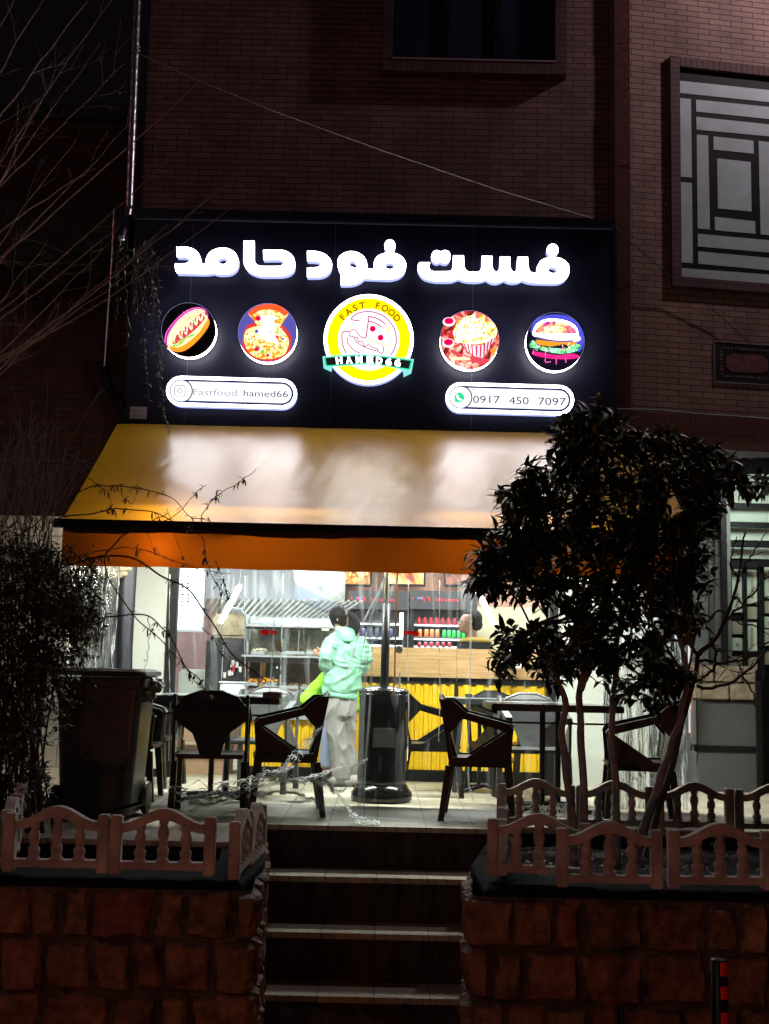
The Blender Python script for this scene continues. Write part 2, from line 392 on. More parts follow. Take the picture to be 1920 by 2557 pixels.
# ------------------------------------------------------------------ ground, terrace, stairs, retaining walls
mb = MB(); mb.quad((-60, -40, -1.15), (60, -40, -1.15), (60, 60, -1.15), (-60, 60, -1.15))
struct('road', mb, mat('asphalt', (0.035, 0.033, 0.034), 0.85, 0, 0.4, 30, 0.5, 200))
TILE = brick_mat('terrace_tile', (0.52, 0.49, 0.41), (0.46, 0.43, 0.36), (0.24, 0.21, 0.17), 0.30, 0.05, 0.004, 0.5)
def tile_floor_mat():
    m, t, p = nm('relief_floor_tile')
    tc = t.nodes.new('ShaderNodeTexCoord')
    mp = t.nodes.new('ShaderNodeMapping'); mp.inputs['Rotation'].default_value = (0, 0, radians(45)); t.links.new(tc.outputs['Object'], mp.inputs[0])
    b = t.nodes.new('ShaderNodeTexBrick'); t.links.new(mp.outputs[0], b.inputs['Vector'])
    b.inputs['Scale'].default_value = 1; b.inputs['Brick Width'].default_value = 0.10; b.inputs['Row Height'].default_value = 0.05
    b.inputs['Mortar Size'].default_value = 0.004; b.inputs['Mortar Smooth'].default_value = 0.4
    b.inputs['Color1'].default_value = (0.50, 0.47, 0.37, 1); b.inputs['Color2'].default_value = (0.56, 0.52, 0.42, 1); b.inputs['Mortar'].default_value = (0.36, 0.33, 0.26, 1)
    b2 = t.nodes.new('ShaderNodeTexBrick'); t.links.new(tc.outputs['Object'], b2.inputs['Vector'])
    b2.inputs['Scale'].default_value = 1; b2.inputs['Brick Width'].default_value = 0.30; b2.inputs['Row Height'].default_value = 0.30; b2.inputs['Mortar Size'].default_value = 0.004
    b2.offset = 0
    b2.inputs['Color1'].default_value = (1, 1, 1, 1); b2.inputs['Color2'].default_value = (1, 1, 1, 1); b2.inputs['Mortar'].default_value = (0.45, 0.42, 0.38, 1)
    n = t.nodes.new('ShaderNodeTexNoise'); n.inputs['Scale'].default_value = 2.2; n.inputs['Detail'].default_value = 6; t.links.new(tc.outputs['Object'], n.inputs['Vector'])
    r = t.nodes.new('ShaderNodeValToRGB'); r.color_ramp.elements[0].position = 0.3; r.color_ramp.elements[0].color = (0.55, 0.5, 0.42, 1); r.color_ramp.elements[1].position = 0.65
    t.links.new(n.outputs['Fac'], r.inputs[0])
    m1 = t.nodes.new('ShaderNodeMixRGB'); m1.blend_type = 'MULTIPLY'; m1.inputs[0].default_value = 1
    m2 = t.nodes.new('ShaderNodeMixRGB'); m2.blend_type = 'MULTIPLY'; m2.inputs[0].default_value = 0.8
    t.links.new(b.outputs['Color'], m1.inputs[1]); t.links.new(b2.outputs['Color'], m1.inputs[2])
    t.links.new(m1.outputs[0], m2.inputs[1]); t.links.new(r.outputs[0], m2.inputs[2]); t.links.new(m2.outputs[0], p.inputs['Base Color'])
    p.inputs['Roughness'].default_value = 0.6
    bu = t.nodes.new('ShaderNodeBump'); bu.inputs['Strength'].default_value = 0.6; bu.inputs['Distance'].default_value = 0.004; bu.invert = True
    t.links.new(b.outputs['Fac'], bu.inputs['Height']); t.links.new(bu.outputs['Normal'], p.inputs['Normal'])
    return m
FLOOR = tile_floor_mat()
mb = MB()
ft = [(-6, 6.74), (-0.70, 6.74), (-0.70, 7.52), (0.72, 7.52), (0.72, 7.60), (6, 7.60), (6, 14.4), (-6, 14.4)]
mb.prism([ft], lambda u, v, d: (u, v, d), 0.0, -0.03)
struct('terrace_floor', mb, FLOOR)
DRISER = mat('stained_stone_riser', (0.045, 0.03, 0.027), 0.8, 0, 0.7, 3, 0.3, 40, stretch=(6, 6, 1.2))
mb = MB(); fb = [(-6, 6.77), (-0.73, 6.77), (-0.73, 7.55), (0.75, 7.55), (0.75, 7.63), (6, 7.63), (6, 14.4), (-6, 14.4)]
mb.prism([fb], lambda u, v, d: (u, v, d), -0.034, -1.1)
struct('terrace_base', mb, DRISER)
# staircase
st = thing('staircase', 'three pale tiled steps with dark risers climbing to the terrace between the stone walls', 'stairs', (0, 7.0, -1.1))
TREAD = brick_mat('step_tile', (0.40, 0.36, 0.31), (0.46, 0.41, 0.36), (0.2, 0.17, 0.15), 0.42, 0.6, 0.004, 0.3)
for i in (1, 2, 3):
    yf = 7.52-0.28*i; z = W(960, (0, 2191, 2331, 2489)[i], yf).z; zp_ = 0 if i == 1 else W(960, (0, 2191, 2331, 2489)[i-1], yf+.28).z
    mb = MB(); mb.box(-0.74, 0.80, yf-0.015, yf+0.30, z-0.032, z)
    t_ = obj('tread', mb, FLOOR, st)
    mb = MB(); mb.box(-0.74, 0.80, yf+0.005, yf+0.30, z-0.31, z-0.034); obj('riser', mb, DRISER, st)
mb = MB()
def rub(u, v):
    x = -0.72+u*1.3; y = 6.67-0.20*v; z = W(960, 2489, 6.68).z-0.035-0.30*v
    n_ = noise.noise(Vector((x*7, y*7, 3)))*0.05
    return (x, y+n_, z+noise.noise(Vector((x*9, 5, y*9)))*0.03)
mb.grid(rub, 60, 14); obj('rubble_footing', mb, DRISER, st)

def stone_wall(name, label, path, ztop, seed, flip=False):
    rnd = random.Random(seed); m, t, p = nm(name+'_stone')
    at = t.nodes.new('ShaderNodeAttribute'); at.attribute_name = 'Col'
    tc = t.nodes.new('ShaderNodeTexCoord'); n = t.nodes.new('ShaderNodeTexNoise'); n.inputs['Scale'].default_value = 11; n.inputs['Detail'].default_value = 8; n.inputs['Roughness'].default_value = 0.7
    t.links.new(tc.outputs['Object'], n.inputs['Vector'])
    mr = t.nodes.new('ShaderNodeMapRange'); mr.inputs[1].default_value = 0.3; mr.inputs[2].default_value = 0.7; mr.inputs[3].default_value = 0.22; mr.inputs[4].default_value = 1.6
    t.links.new(n.outputs['Fac'], mr.inputs[0])
    vm = t.nodes.new('ShaderNodeVectorMath'); vm.operation = 'SCALE'; t.links.new(at.outputs['Color'], vm.inputs[0]); t.links.new(mr.outputs[0], vm.inputs['Scale'])
    t.links.new(vm.outputs[0], p.inputs['Base Color']); p.inputs['Roughness'].default_value = 0.85
    b = t.nodes.new('ShaderNodeBump'); b.inputs['Strength'].default_value = 0.7; b.inputs['Distance'].default_value = 0.01
    n3 = t.nodes.new('ShaderNodeTexNoise'); n3.inputs['Scale'].default_value = 40; n3.inputs['Detail'].default_value = 6; t.links.new(tc.outputs['Object'], n3.inputs['Vector'])
    t.links.new(n3.outputs['Fac'], b.inputs['Height']); t.links.new(b.outputs['Normal'], p.inputs['Normal'])
    pts = [Vector((a, b_, 0)) for a, b_ in path]; L = [0]
    for i in range(1, len(pts)): L.append(L[-1]+(pts[i]-pts[i-1]).length)
    rows = [ztop]; z = ztop
    while z > -1.2: z -= rnd.uniform(0.215, 0.24); rows.append(z)
    cells = []
    for r in rows:
        xs = [-rnd.uniform(0, 0.2)]
        while xs[-1] < L[-1]: xs.append(xs[-1]+rnd.choice([0.14, 0.19, 0.22, 0.25, 0.29])+rnd.uniform(-0.01, 0.01))
        cells.append([(xs[k], xs[k+1], Vector((rnd.uniform(0.16, 0.36), 0, 0)), rnd.uniform(-0.12, 0.12), rnd.uniform(-0.12, 0.12), rnd.random()) for k in range(len(xs)-1)])
    def P(s):
        for i in range(len(pts)-1):
            if s <= L[i+1] or i == len(pts)-2:
                d = (pts[i+1]-pts[i]).normalized(); q = pts[i]+d*(s-L[i])
                # blend the normal near corners
                nn = Vector((d.y, -d.x, 0))
                if flip: nn = -nn
                return q, nn
    du = 0.0125; nu = int(L[-1]/du); nv = int((ztop+1.2)/0.0125)
    vs = []; cols = []
    for j in range(nv+1):
        z = ztop-j*0.0125
        ri = max(k for k in range(len(rows)) if rows[k] >= z-1e-6); ri = min(ri, len(rows)-2)
        for i in range(nu+1):
            s = i*du; q, nn = P(s)
            wob = noise.noise(Vector((s*5, z*5, seed)))*0.028
            ss = s+wob; c = None
            for cc in cells[ri]:
                if cc[0] <= ss < cc[1]: c = cc; break
            if c is None: c = cells[ri][0]
            ez = min(rows[ri]-z, z-rows[ri+1]); ex = min(ss-c[0], c[1]-ss)
            ez += noise.noise(Vector((s*7, z*7, seed+3)))*0.020; ex += noise.noise(Vector((s*7, z*7, seed+9)))*0.014
            e = max(0, min(ex-0.011, ez-0.009)); f = min(1, e/0.016); f = f*f*(3-2*f)
            cx = (c[0]+c[1])/2; cz = (rows[ri]+rows[ri+1])/2
            h = f*(0.036+c[3]*(ss-cx)+c[4]*(z-cz)*1.0+noise.noise(Vector((s*8, z*8, c[5]*50)))*0.030+noise.noise(Vector((s*25, z*25, c[5]*9)))*0.009)
            ridge = (ex < 0.011)
            if ridge: h = 0.010*max(0, 1-abs(ex)/0.006)
            vs.append(q+nn*h+Vector((0, 0, z)))
            g = c[2].x
            col = (0.13+g*0.50, 0.062+g*0.24+c[4]*0.25, 0.042+g*0.13) if f > 0.25 else (0.09, 0.07, 0.06)
            cols.append(col)
    fs = [(j*(nu+1)+i, j*(nu+1)+i+1, (j+1)*(nu+1)+i+1, (j+1)*(nu+1)+i) for j in range(nv) for i in range(nu)]
    me = bpy.data.meshes.new(name); me.from_pydata([tuple(v) for v in vs], [], fs); me.materials.append(m)
    ca = me.color_attributes.new('Col', 'FLOAT_COLOR', 'POINT')
    ca.data.foreach_set('color', [x for c in cols for x in (*c, 1.0)])
    root = thing(name, label, 'stone wall', (pts[0].x, pts[0].y, -1.15))
    o = bpy.data.objects.new('stone_face', me); COL.objects.link(o); o.parent = root; o.location = -root.location
    return root
COPE = mat('black_cement_coping', (0.010, 0.009, 0.009), 0.95, 0, 0.5, 14, 0.8, 35, spec=.08)
def coping(root, pts_in, pts_out, z0, z1):
    n = 40; mb = MB()
    def lerp(pl, t):
        t *= len(pl)-1; i = min(int(t), len(pl)-2); return Vector(pl[i]).lerp(Vector(pl[i+1]), t-i)
    def fn(u, v):
        a = lerp(pts_out, u); b = lerp(pts_in, u)
        prof = [(0.0, z0), (-0.012, (z0+z1)/2), (0.0, z1-0.01), (0.06, z1), (1, z1-0.005)]
        tt = v*(len(prof)-1); i = min(int(tt), 3); f = tt-i
        pa = prof[i][0]*(1-f)+prof[i+1][0]*f; zz = prof[i][1]*(1-f)+prof[i+1][1]*f
        q = a.lerp(b, pa); k = noise.noise(Vector((q.x*11, q.y*11, zz*11)))*0.014
        return Vector((q.x, q.y-k, zz+k*0.6))
    mb.grid(fn, n*2, 12); obj('coping', mb, COPE, root, True)
lw_ = stone_wall('retaining_wall', 'left rough red-brown stone retaining wall with a black cement top under the fence panels', [(-3.2, 5.63), (-0.60, 5.63), (-0.565, 5.67), (-0.60, 6.3), (-0.70, 7.5)], -0.055, 3)
coping(lw_, [(-3.2, 5.98), (-0.95, 5.98), (-0.80, 6.3), (-0.92, 7.5)], [(-3.2, 5.645), (-0.62, 5.645), (-0.57, 6.3), (-0.68, 7.5)], -0.065, -0.02)
rw_ = stone_wall('retaining_wall', 'right rough red-brown stone retaining wall with a black cement top below the leafy tree', [(3.4, 5.63), (0.475, 5.63), (0.44, 5.67), (0.49, 6.3), (0.72, 7.5)], -0.055, 12, flip=True)
coping(rw_, [(3.4, 5.98), (0.80, 5.98), (0.72, 6.5), (0.84, 7.5)], [(3.4, 5.645), (0.50, 5.645), (0.48, 6.3), (0.70, 7.5)], -0.065, -0.02)
def soilpatch(name, x0, x1, y0, y1, z, label_kind='structure'):
    mb = MB()
    mb.grid(lambda u, v: (x0+u*(x1-x0), y0+v*(y1-y0), z+noise.noise(Vector((u*(x1-x0)*6, v*(y1-y0)*6, z)))*0.03+noise.noise(Vector((u*40, v*40, z)))*0.01), 90, 40)
    struct(name, mb, SOIL)
soilpatch('left_flower_bed_soil', -3.3, -0.86, 5.9, 6.80, -0.20)
soilpatch('right_flower_bed_soil', 0.74, 3.6, 5.9, 7.66, -0.10)

# ------------------------------------------------------------------ precast balustrade panels
def arch(x, lo, hi, half):           # bell curve
    t = max(-1, min(1, x/half)); return lo+(hi-lo)*(0.5+0.5*cos(pi*t))
def make_panel():
    r = thing('balustrade_panel', 'x', 'fence panel')
    wd = 0.485; hw = wd/2; y0, y1 = -0.026, 0.026
    for s in (-1, 1):
        mb = MB(); xa, xb = sorted((s*hw, s*(hw-0.052))); mb.box(xa, xb, y0, y1, 0.0, 0.262, 0.005); obj('post', mb, CONC, r)
    mb = MB(); N = 24; x0 = -(hw-0.050)
    top = [(x0+i*(2*-x0)/N, arch(x0+i*(2*-x0)/N, 0.228, 0.297, hw-0.05)) for i in range(N+1)]
    bot = [(x0+i*(2*-x0)/N, arch(x0+i*(2*-x0)/N, 0.188, 0.247, hw-0.06)) for i in range(N, -1, -1)]
    mb.prism([top+bot], lambda u, v, d: (u, d, v), y0+0.003, y1-0.003); obj('arched_rail', mb, CONC, r)
    mb = MB(); mb.box(x0, -x0, y0+0.002, y1-0.002, 0.022, 0.056); obj('bottom_rail', mb, CONC, r)
    for k in (-1, 0, 1):
        cx = k*0.105; h = arch(cx, 0.188, 0.247, hw-0.06)-0.05
        pr = [(0.030, 0), (0.031, .05), (0.022, .10), (0.025, .15), (0.028, .24), (0.027, .32), (0.017, .38), (0.021, .43), (0.017, .48), (0.024, .56), (0.027, .66), (0.024, .76), (0.016, .84), (0.022, .88), (0.024, 1.03)]
        mb = MB(); mb.lathe((cx, 0, 0.054), [(a, b*h) for a, b in pr], 14, 1, 0.85); obj('baluster', mb, CONC, r, True)
    return r
panel0 = make_panel(); first = [True]
def panel(xa, ya, xb, yb, z, label, group):
    loc = ((xa+xb)/2, (ya+yb)/2, z); rz = math.atan2(yb-ya, xb-xa)
    if first[0]:
        first[0] = False; o = panel0; o.location = loc; o.rotation_euler = (0, 0, rz); o['label'] = label
    else: o = dup(panel0, loc, rz, label)
    o['group'] = group; o.rotation_euler = (random.uniform(-.012, .012), random.uniform(-.008, .008), rz); return o
G1 = 'precast fence panels on the retaining walls'; G2 = 'precast fence panels along the terrace edge'
panel(-2.235, 5.70, -1.755, 5.70, -0.01, 'precast balustrade panel cut by the left picture edge on the stone wall', G1)
panel(-1.715, 5.70, -1.235, 5.69, 0.0, 'precast balustrade panel on the left stone wall in front of the wheelie bin', G1)
panel(-1.225, 5.69, -0.745, 5.69, 0.0, 'precast balustrade panel on the left stone wall nearest the stairs, facing the street', G1)
panel(-0.655, 5.68, -0.64, 6.16, -0.02, 'precast balustrade panel seen edge-on beside the stairs, the nearer of the two', G1)
panel(-0.64, 6.17, -0.62, 6.65, -0.045, 'precast balustrade panel seen edge-on beside the stairs, the farther of the two', G1)
panel(-1.74, 5.78, -1.83, 6.25, 0.0, 'precast balustrade panel running back past the bin, nearest the front corner', G1)
panel(-1.84, 6.26, -1.93, 6.73, 0.02, 'precast balustrade panel running back past the bin, behind the corner one', G1)
panel(-1.94, 6.76, -2.02, 7.22, 0.03, 'precast balustrade panel running back past the bin, farthest from the street', G1)
panel(0.525, 5.86, 1.0, 5.78, 0.0, 'precast balustrade panel right of the stairs, partly behind its neighbour', G1)
panel(0.822, 5.68, 1.315, 5.68, -0.012, 'precast balustrade panel right of the stairs, full width before the tree trunks', G1)
panel(1.338, 5.68, 1.823, 5.69, -0.008, 'precast balustrade panel above the striped bollard on the right wall', G1)
panel(1.832, 5.69, 2.317, 5.69, -0.008, 'precast balustrade panel cut by the right picture edge on the stone wall', G1)
panel(0.60, 5.92, 0.66, 6.40, -0.01, 'precast balustrade panel seen edge-on along the right side of the stairs', G1)
panel(0.743, 7.66, 1.225, 7.66, 0.0, 'precast balustrade panel on the terrace edge in front of the right table', G2)
panel(1.235, 7.66, 1.72, 7.66, 0.0, 'precast balustrade panel on the terrace edge in front of the far right chair', G2)
panel(1.73, 7.66, 2.215, 7.66, 0.0, 'precast balustrade panel on the terrace edge in front of the grey plinth', G2)
panel(2.225, 7.66, 2.71, 7.66, 0.0, 'precast balustrade panel on the terrace edge cut by the right picture edge', G2)

# ------------------------------------------------------------------ the house
hs = thing('brick_house', 'brown brick building with a dark red stone pilaster, holding the fast food shop', 'building', (0, 10.5, 0))
mb = MB(); mb.box(-2.28, 1.98, 10.50, 10.80, 2.92, 9.5); obj('wall', mb, BRICK, hs)
xl = W(1534, 500, 10.46).x; xr = W(1573, 500, 10.46).x
mb = MB(); z = 2.6; k = 0
for zz in [W(1550, y, 10.46).z for y in (1110, 880, 570, 417, 266, 112, -40, -200, -400)]:
    if zz > z: mb.box(xl, xr, 10.44+0.003*(k % 2), 10.56, z+0.004, zz); z = zz; k += 1
obj('pilaster', mb, GRANITE, hs)
# right part, turned a little
ang = thing('brick_house_wing', 'pale brown brick wing of the building, right of the dark pilaster', 'building', (PB.x, PB.y, 0))
def onR(a, off, z): return PB+PU*a+PN*off+Vector((0, 0, z))
ang.rotation_euler = (0, 0, PHI)
def objL(name, mb, m, parent, smooth=False):   # mesh given in the wing's own coordinates
    o = obj(name, mb, m, None, smooth); o.parent = parent; return o
def L3(v):                                      # world -> wing coordinates
    d = Vector(v)-PB; return Vector((d.dot(PU), -d.dot(PN), d.z))
zb = L3(WR(1700, 1035)).z
mb = MB(); mb.box(-0.10, 5.5, 0, 0.3, zb, 9.5); objL('wall', mb, BRICKR, ang)
z2 = L3(WR(1760, 1120)).z
mb = MB()
for i in range(9): mb.box(0.02+i*0.62, 0.02+i*0.62+0.616, -0.035, 0.3, z2+0.12, zb-0.004)
mb.box(0.02, 5.5, -0.05, 0.3, z2, z2+0.115); objL('granite_band', mb, GRANITE, ang)
z3 = L3(WR(1800, 1172)).z
mb = MB(); mb.box(-0.04, 5.5, -0.02, 0.3, z3, z2-0.004); objL('lintel', mb, mat('grey_plaster', (0.35, 0.31, 0.30), 0.8, 0, 0.15, 6, 0.1, 50), ang)
# wing window
a = L3(WR(1693, 180)); b = L3(WR(1697, 690)); wx0 = a.x; wz1 = L3(WR(1693, 172)).z; wz0 = L3(WR(1697, 694)).z; wx1 = wx0+1.35
wn = objL('window', MB().box(wx0, wx1, -0.012, 0.06, wz0, wz1), BLACK, ang)
bd = 0.095
mb = MB(); mb.box(wx0-bd, wx0-0.004, -0.05, 0.0, wz0-bd, wz1+bd); t1 = objL('trim', mb, BRICKD, wn)
mb = MB()
n_ = 26
for i in range(n_):
    xa = wx0+i*(wx1+bd-wx0)/n_; mb.box(xa+0.002, xa+(wx1+bd-wx0)/n_-0.002, -0.048, 0.0, wz1+0.004, wz1+bd)
objL('lintel', mb, mat('dark_brick_plain', (0.12, 0.065, 0.06), 0.8, 0, 0.3, 9, 0.3, 90), wn)
mb = MB(); mb.box(wx0, wx1+bd, -0.05, 0.0, wz0-bd, wz0-0.004); objL('sill', mb, BRICKD, wn)
FROST = mat('frosted_glass', (0.50, 0.62, 0.64), 0.45, 0, 0.18, 3, 0.1, 60)
zp = lambda x, y: (1660+x/3.95, 160+y/3.95)
panes = [[(133,165),(1200,278),(1200,395),(133,285)], [(133,335),(255,347),(265,1120),(145,1112)], [(305,352),(1200,442),(1200,562),(308,470)],
 [(308,522),(1200,615),(1200,730),(312,648)], [(312,697),(425,708),(443,1632),(322,1622)], [(478,715),(872,757),(875,885),(478,845)],
 [(513,932),(845,968),(853,1455),(522,1425)], [(922,760),(1040,772),(1050,1690),(943,1680)], [(492,1508),(888,1552),(892,1675),(493,1640)],
 [(145,1163),(265,1175),(275,1965),(153,1955)], [(323,1675),(1200,1755),(1200,1875),(325,1800)], [(327,1848),(1200,1930),(1200,2050),(328,1970)], [(152,2012),(1200,2090),(1200,2190),(155,2095)]]
for pn in panes:
    q = [L3(WR(*zp(*c), 0.012)) for c in pn]
    q = [Vector((v.x, -0.016, v.z)) for v in q]
    objL('pane', MB().slab(q, 0.010), FROST, wn)
# plaque
pa = L3(WR(1783, 855)); pbz = L3(WR(1783, 952)).z; px0 = pa.x; pz1 = pa.z; pw = 0.62
pq = thing('wall_plaque', 'dark carved tile plaque with a red cartouche set in the wing under the grille window', 'plaque', (PB.x, PB.y, 0)); pq.rotation_euler = (0, 0, PHI)
mb = MB(); mb.box(px0, px0+pw, -0.012, 0.0, pbz, pz1)
objL('backing', mb, mat('dark_tile', (0.035, 0.025, 0.03), 0.35, 0, 0.3, 20), pq)
mb = MB(); e = 0.008
mb.box(px0-e, px0+pw+e, -0.018, 0.0, pz1+0.001, pz1+e); mb.box(px0-e, px0+pw+e, -0.018, 0.0, pbz-e, pbz-0.001); mb.box(px0-e, px0-0.001, -0.017, 0.0, pbz, pz1); mb.box(px0+pw+0.001, px0+pw+e, -0.017, 0.0, pbz, pz1)
objL('edge_strip', mb, mat('dusty_edge', (0.28, 0.22, 0.22), 0.6), pq)
ORN = mat('carved_relief', (0.16, 0.11, 0.11), 0.5, 0, 0.4, 30); mb = MB()
x0, x1, za, zb_ = px0+0.06, px0+pw-0.06, pbz+0.05, pz1-0.05
for i in range(44):
    t_ = i/44*2*((x1-x0)+(zb_-za)); 
    if t_ < x1-x0: c = (x0+t_, zb_)
    elif t_ < x1-x0+zb_-za: c = (x1, zb_-(t_-(x1-x0)))
    elif t_ < 2*(x1-x0)+zb_-za: c = (x1-(t_-(x1-x0)-(zb_-za)), za)
    else: c = (x0, za+(t_-2*(x1-x0)-(zb_-za)))
    mb.sphere((c[0], -0.014, c[1]), 0.012, 6, 4, (random.uniform(.6, 1.3), .5, random.uniform(.6, 1.3)))
objL('carved_border', mb, ORN, pq, True)
mb = MB(); cx = (x0+x1)/2; cz = (za+zb_)/2; hw_, hh_ = (x1-x0)/2-0.05, (zb_-za)/2-0.045
pl = []
for i in range(40):
    t_ = 2*pi*i/40; c_, s_ = cos(t_), sin(t_)
    pl.append((cx+hw_*(abs(c_)**0.35)*(1 if c_ > 0 else -1), cz+hh_*(abs(s_)**0.5)*(1 if s_ > 0 else -1)*(1-0.12*abs(c_))))
mb.prism([pl], lambda u, v, d: (u, d, v), -0.018, -0.010); objL('cartouche', mb, mat('red_cartouche', (0.20, 0.08, 0.09), 0.4, 0, 0.4, 25), pq)

# upper window of the main wall
def Wd(px, py, D): return W(px, py, D)
ox0, ox1 = W(957, 100, 10.38).x, W(1415, 100, 10.38).x; oz0 = W(1180, 181, 10.38).z
ix0, ix1 = W(981, 100, 10.38).x, W(1387, 100, 10.38).x; iz0 = W(1180, 150, 10.38).z; ztp = 8.6
w2 = obj('window', MB().box(ix0-.01, ix1+.01, 10.462, 10.49, iz0-.01, ztp), mat('night_glass', (0.02, 0.028, 0.05), 0.12, 0, 0.3, 1.2, spec=0.6), hs)
obj('jamb', MB().box(ox0, ix0, 10.38, 10.498, oz0, ztp), BRICKD, w2); obj('jamb', MB().box(ix1, ox1, 10.38, 10.498, oz0, ztp), BRICKD, w2)
mb = MB(); mb.box(ix0+.001, ix1-.001, 10.379, 10.498, oz0, iz0-0.006); obj('sill', mb, BRICKS, w2)
mb = MB(); mb.box(ix0, ix1, 10.37, 10.44, iz0-0.005, iz0+0.008); obj('sill_lip', mb, mat('sill_stone', (0.4, 0.3, 0.32), 0.5), w2)
for px in (1112, 1242):
    x_ = W(px, 80, 10.45).x; obj('mullion', MB().box(x_-0.03, x_+0.03, 10.435, 10.461, iz0+0.01, ztp), BLACK, w2)

# left neighbour building, boundary wall, ground-floor neighbour parts
nb = thing('neighbour_building', 'dark brick building standing back on the left behind the bare branches', 'building', (-5, 12.5, 0))
obj('wall', MB().box(-9, -2.35, 12.5, 12.8, 0, W(100, 300, 12.5).z), brick_mat('neighbour_brick', (0.13, 0.05, 0.045), (0.10, 0.04, 0.035), (0.05, 0.03, 0.03), 0.23, 0.07, 0.006, 0.8), nb)
obj('roof_edge', MB().box(-9, -2.33, 12.44, 12.85, W(100, 300, 12.5).z+0.002, W(100, 300, 12.5).z+0.16), DARK, nb)
ggz = W(200, 585, 12.3).z
obj('canopy_slab', MB().box(-9, -2.6, 11.4, 12.49, ggz-0.5, ggz), mat('grey_soffit', (0.05, 0.045, 0.05), 0.8, 0, 0.2, 4), nb)
bw_ = obj('boundary_wall', MB().box(-3.6, -2.42, 9.3, 9.45, 0, W(160, 1290, 9.3).z), brick_mat('pale_block', (0.42, 0.38, 0.33), (0.36, 0.32, 0.28), (0.2, 0.18, 0.16), 0.35, 0.16, 0.006, 0.5))
tag(bw_, 'pale block boundary wall left of the awning behind the shrub', 'wall')

# ------------------------------------------------------------------ shop shell (parts of the house)
obj('pillar', MB().box(W(324, 1500, 10.42).x, W(418, 1500, 10.42).x, 10.40, 10.78, 0, 2.92), WHITE, hs)
obj('pillar', MB().box(1.50, 2.30, 10.40, 10.78, 0, 2.92), WHITE, hs)
obj('skirting', MB().box(W(324, 1500, 10.42).x-.01, W(440, 1500, 10.42).x, 10.375, 10.399, 0.002, 0.07), BLACK, hs)
obj('side_wall', MB().box(-2.35, -2.22, 10.79, 13.4, 0, 2.92), WHITE, hs)
obj('side_wall', MB().box(2.10, 2.25, 10.79, 13.4, 0, 2.92), CREAM, hs)
obj('ceiling', MB().box(-2.4, 2.3, 10.55, 13.4, 2.80, 2.91), WHITE, hs)
xm = W(1175, 1550, 13.2).x; zc = W(1250, 1515, 13.2).z
obj('back_wall', MB().box(-2.21, xm, 13.2, 13.4, 0, 2.79), PINK, hs)
obj('back_wall_upper', MB().box(xm+.002, 2.09, 13.2, 13.4, zc, 2.79), PINK, hs)
obj('back_wall_lower', MB().box(xm+.002, 2.09, 13.195, 13.4, 0, zc-.003), CREAM, hs)
mb = MB(); xk0, xk1 = W(417, 1600, 10.45).x, W(441, 1600, 10.45).x
mb.box(xk0, xk1, 10.39, 10.47, 0.002, 2.90)
mb.box(xk1+.001, W(600, 1600, 10.45).x, 10.40, 10.46, W(500, 1797, 10.42).z, W(500, 1785, 10.42).z); obj('window_frame', mb, BLACK, hs)
obj('corner_post', MB().box(W(1364, 1800, 10.4).x, W(1391, 1800, 10.4).x, 10.36, 10.46, 0.002, 2.9), BLACK, hs)
# ------------------------------------------------------------------ signboard
DB = 10.25
sg = thing('signboard', 'wide black lit signboard with white Persian letters, round food pictures and a yellow logo', 'signboard', (0, DB, 3.1))
x0, x1 = W(323, 800, DB).x, W(1531, 800, DB).x; z0 = W(960, 1066, DB).z; z1 = W(960, 560, DB).z; zt = W(960, 538, DB).z
seams = [x0] + [W(px, 640, DB).x for px in (480, 836, 1182)] + [x1]
for i in range(4):
    obj('panel', MB().box(seams[i]+0.0025, seams[i+1]-0.0025, DB, DB+0.23, z0, z1-.003), BLACKACM, sg)
SEAM = mat('seam_filler', (0.16, 0.16, 0.22), 0.4)
obj('seam_strip', MB().box(x0+.01, x1-.01, DB+0.006, DB+0.1, z0+.01, z1-.01), SEAM, sg)
mb = MB(); mb.box(x0-0.01, x1+0.012, DB-0.05, DB+0.24, z1+.004, zt); obj('top_cap', mb, BLACKACM, sg)
obj('top_edge', MB().box(x0, x1, DB-0.008, DB-0.001, z1-0.006, z1+0.003), mat('bare_aluminium_edge', (0.35, 0.36, 0.42), 0.4, 0.6), sg)
obj('side_cap', MB().box(x1+.001, x1+0.03, DB-0.01, DB+0.24, z0, z1), BLACKACM, sg)
for px, py in ((487, 590), (823, 577), (1150, 548)):
    pass
# small label at the lower left corner
lb = obj('label_plate', MB().box(W(324, 1031, DB-.01).x, W(366, 1031, DB-.01).x, DB-0.008, DB-0.002, W(345, 1046, DB).z, W(345, 1016, DB).z), mat('grey_label', (0.40, 0.38, 0.42), 0.4), sg)
mb = MB(); rr = random.Random(4)
for row, yy in ((0, 1026), (1, 1038)):
    x = 328
    while x < 362:
        l_ = rr.uniform(2, 5); a_ = W(x, yy+rr.uniform(-1, 1), DB-.010); b_ = W(x+l_, yy+rr.uniform(-2, 2), DB-.010)
        mb.tube([a_, (a_+b_)/2+Vector((0, 0, rr.uniform(-.006, .004))), b_], 0.0022, 4); x += l_+rr.uniform(.6, 2.2)
obj('label_writing', mb, mat('red_ink', (0.35, 0.02, 0.03), 0.5), lb)

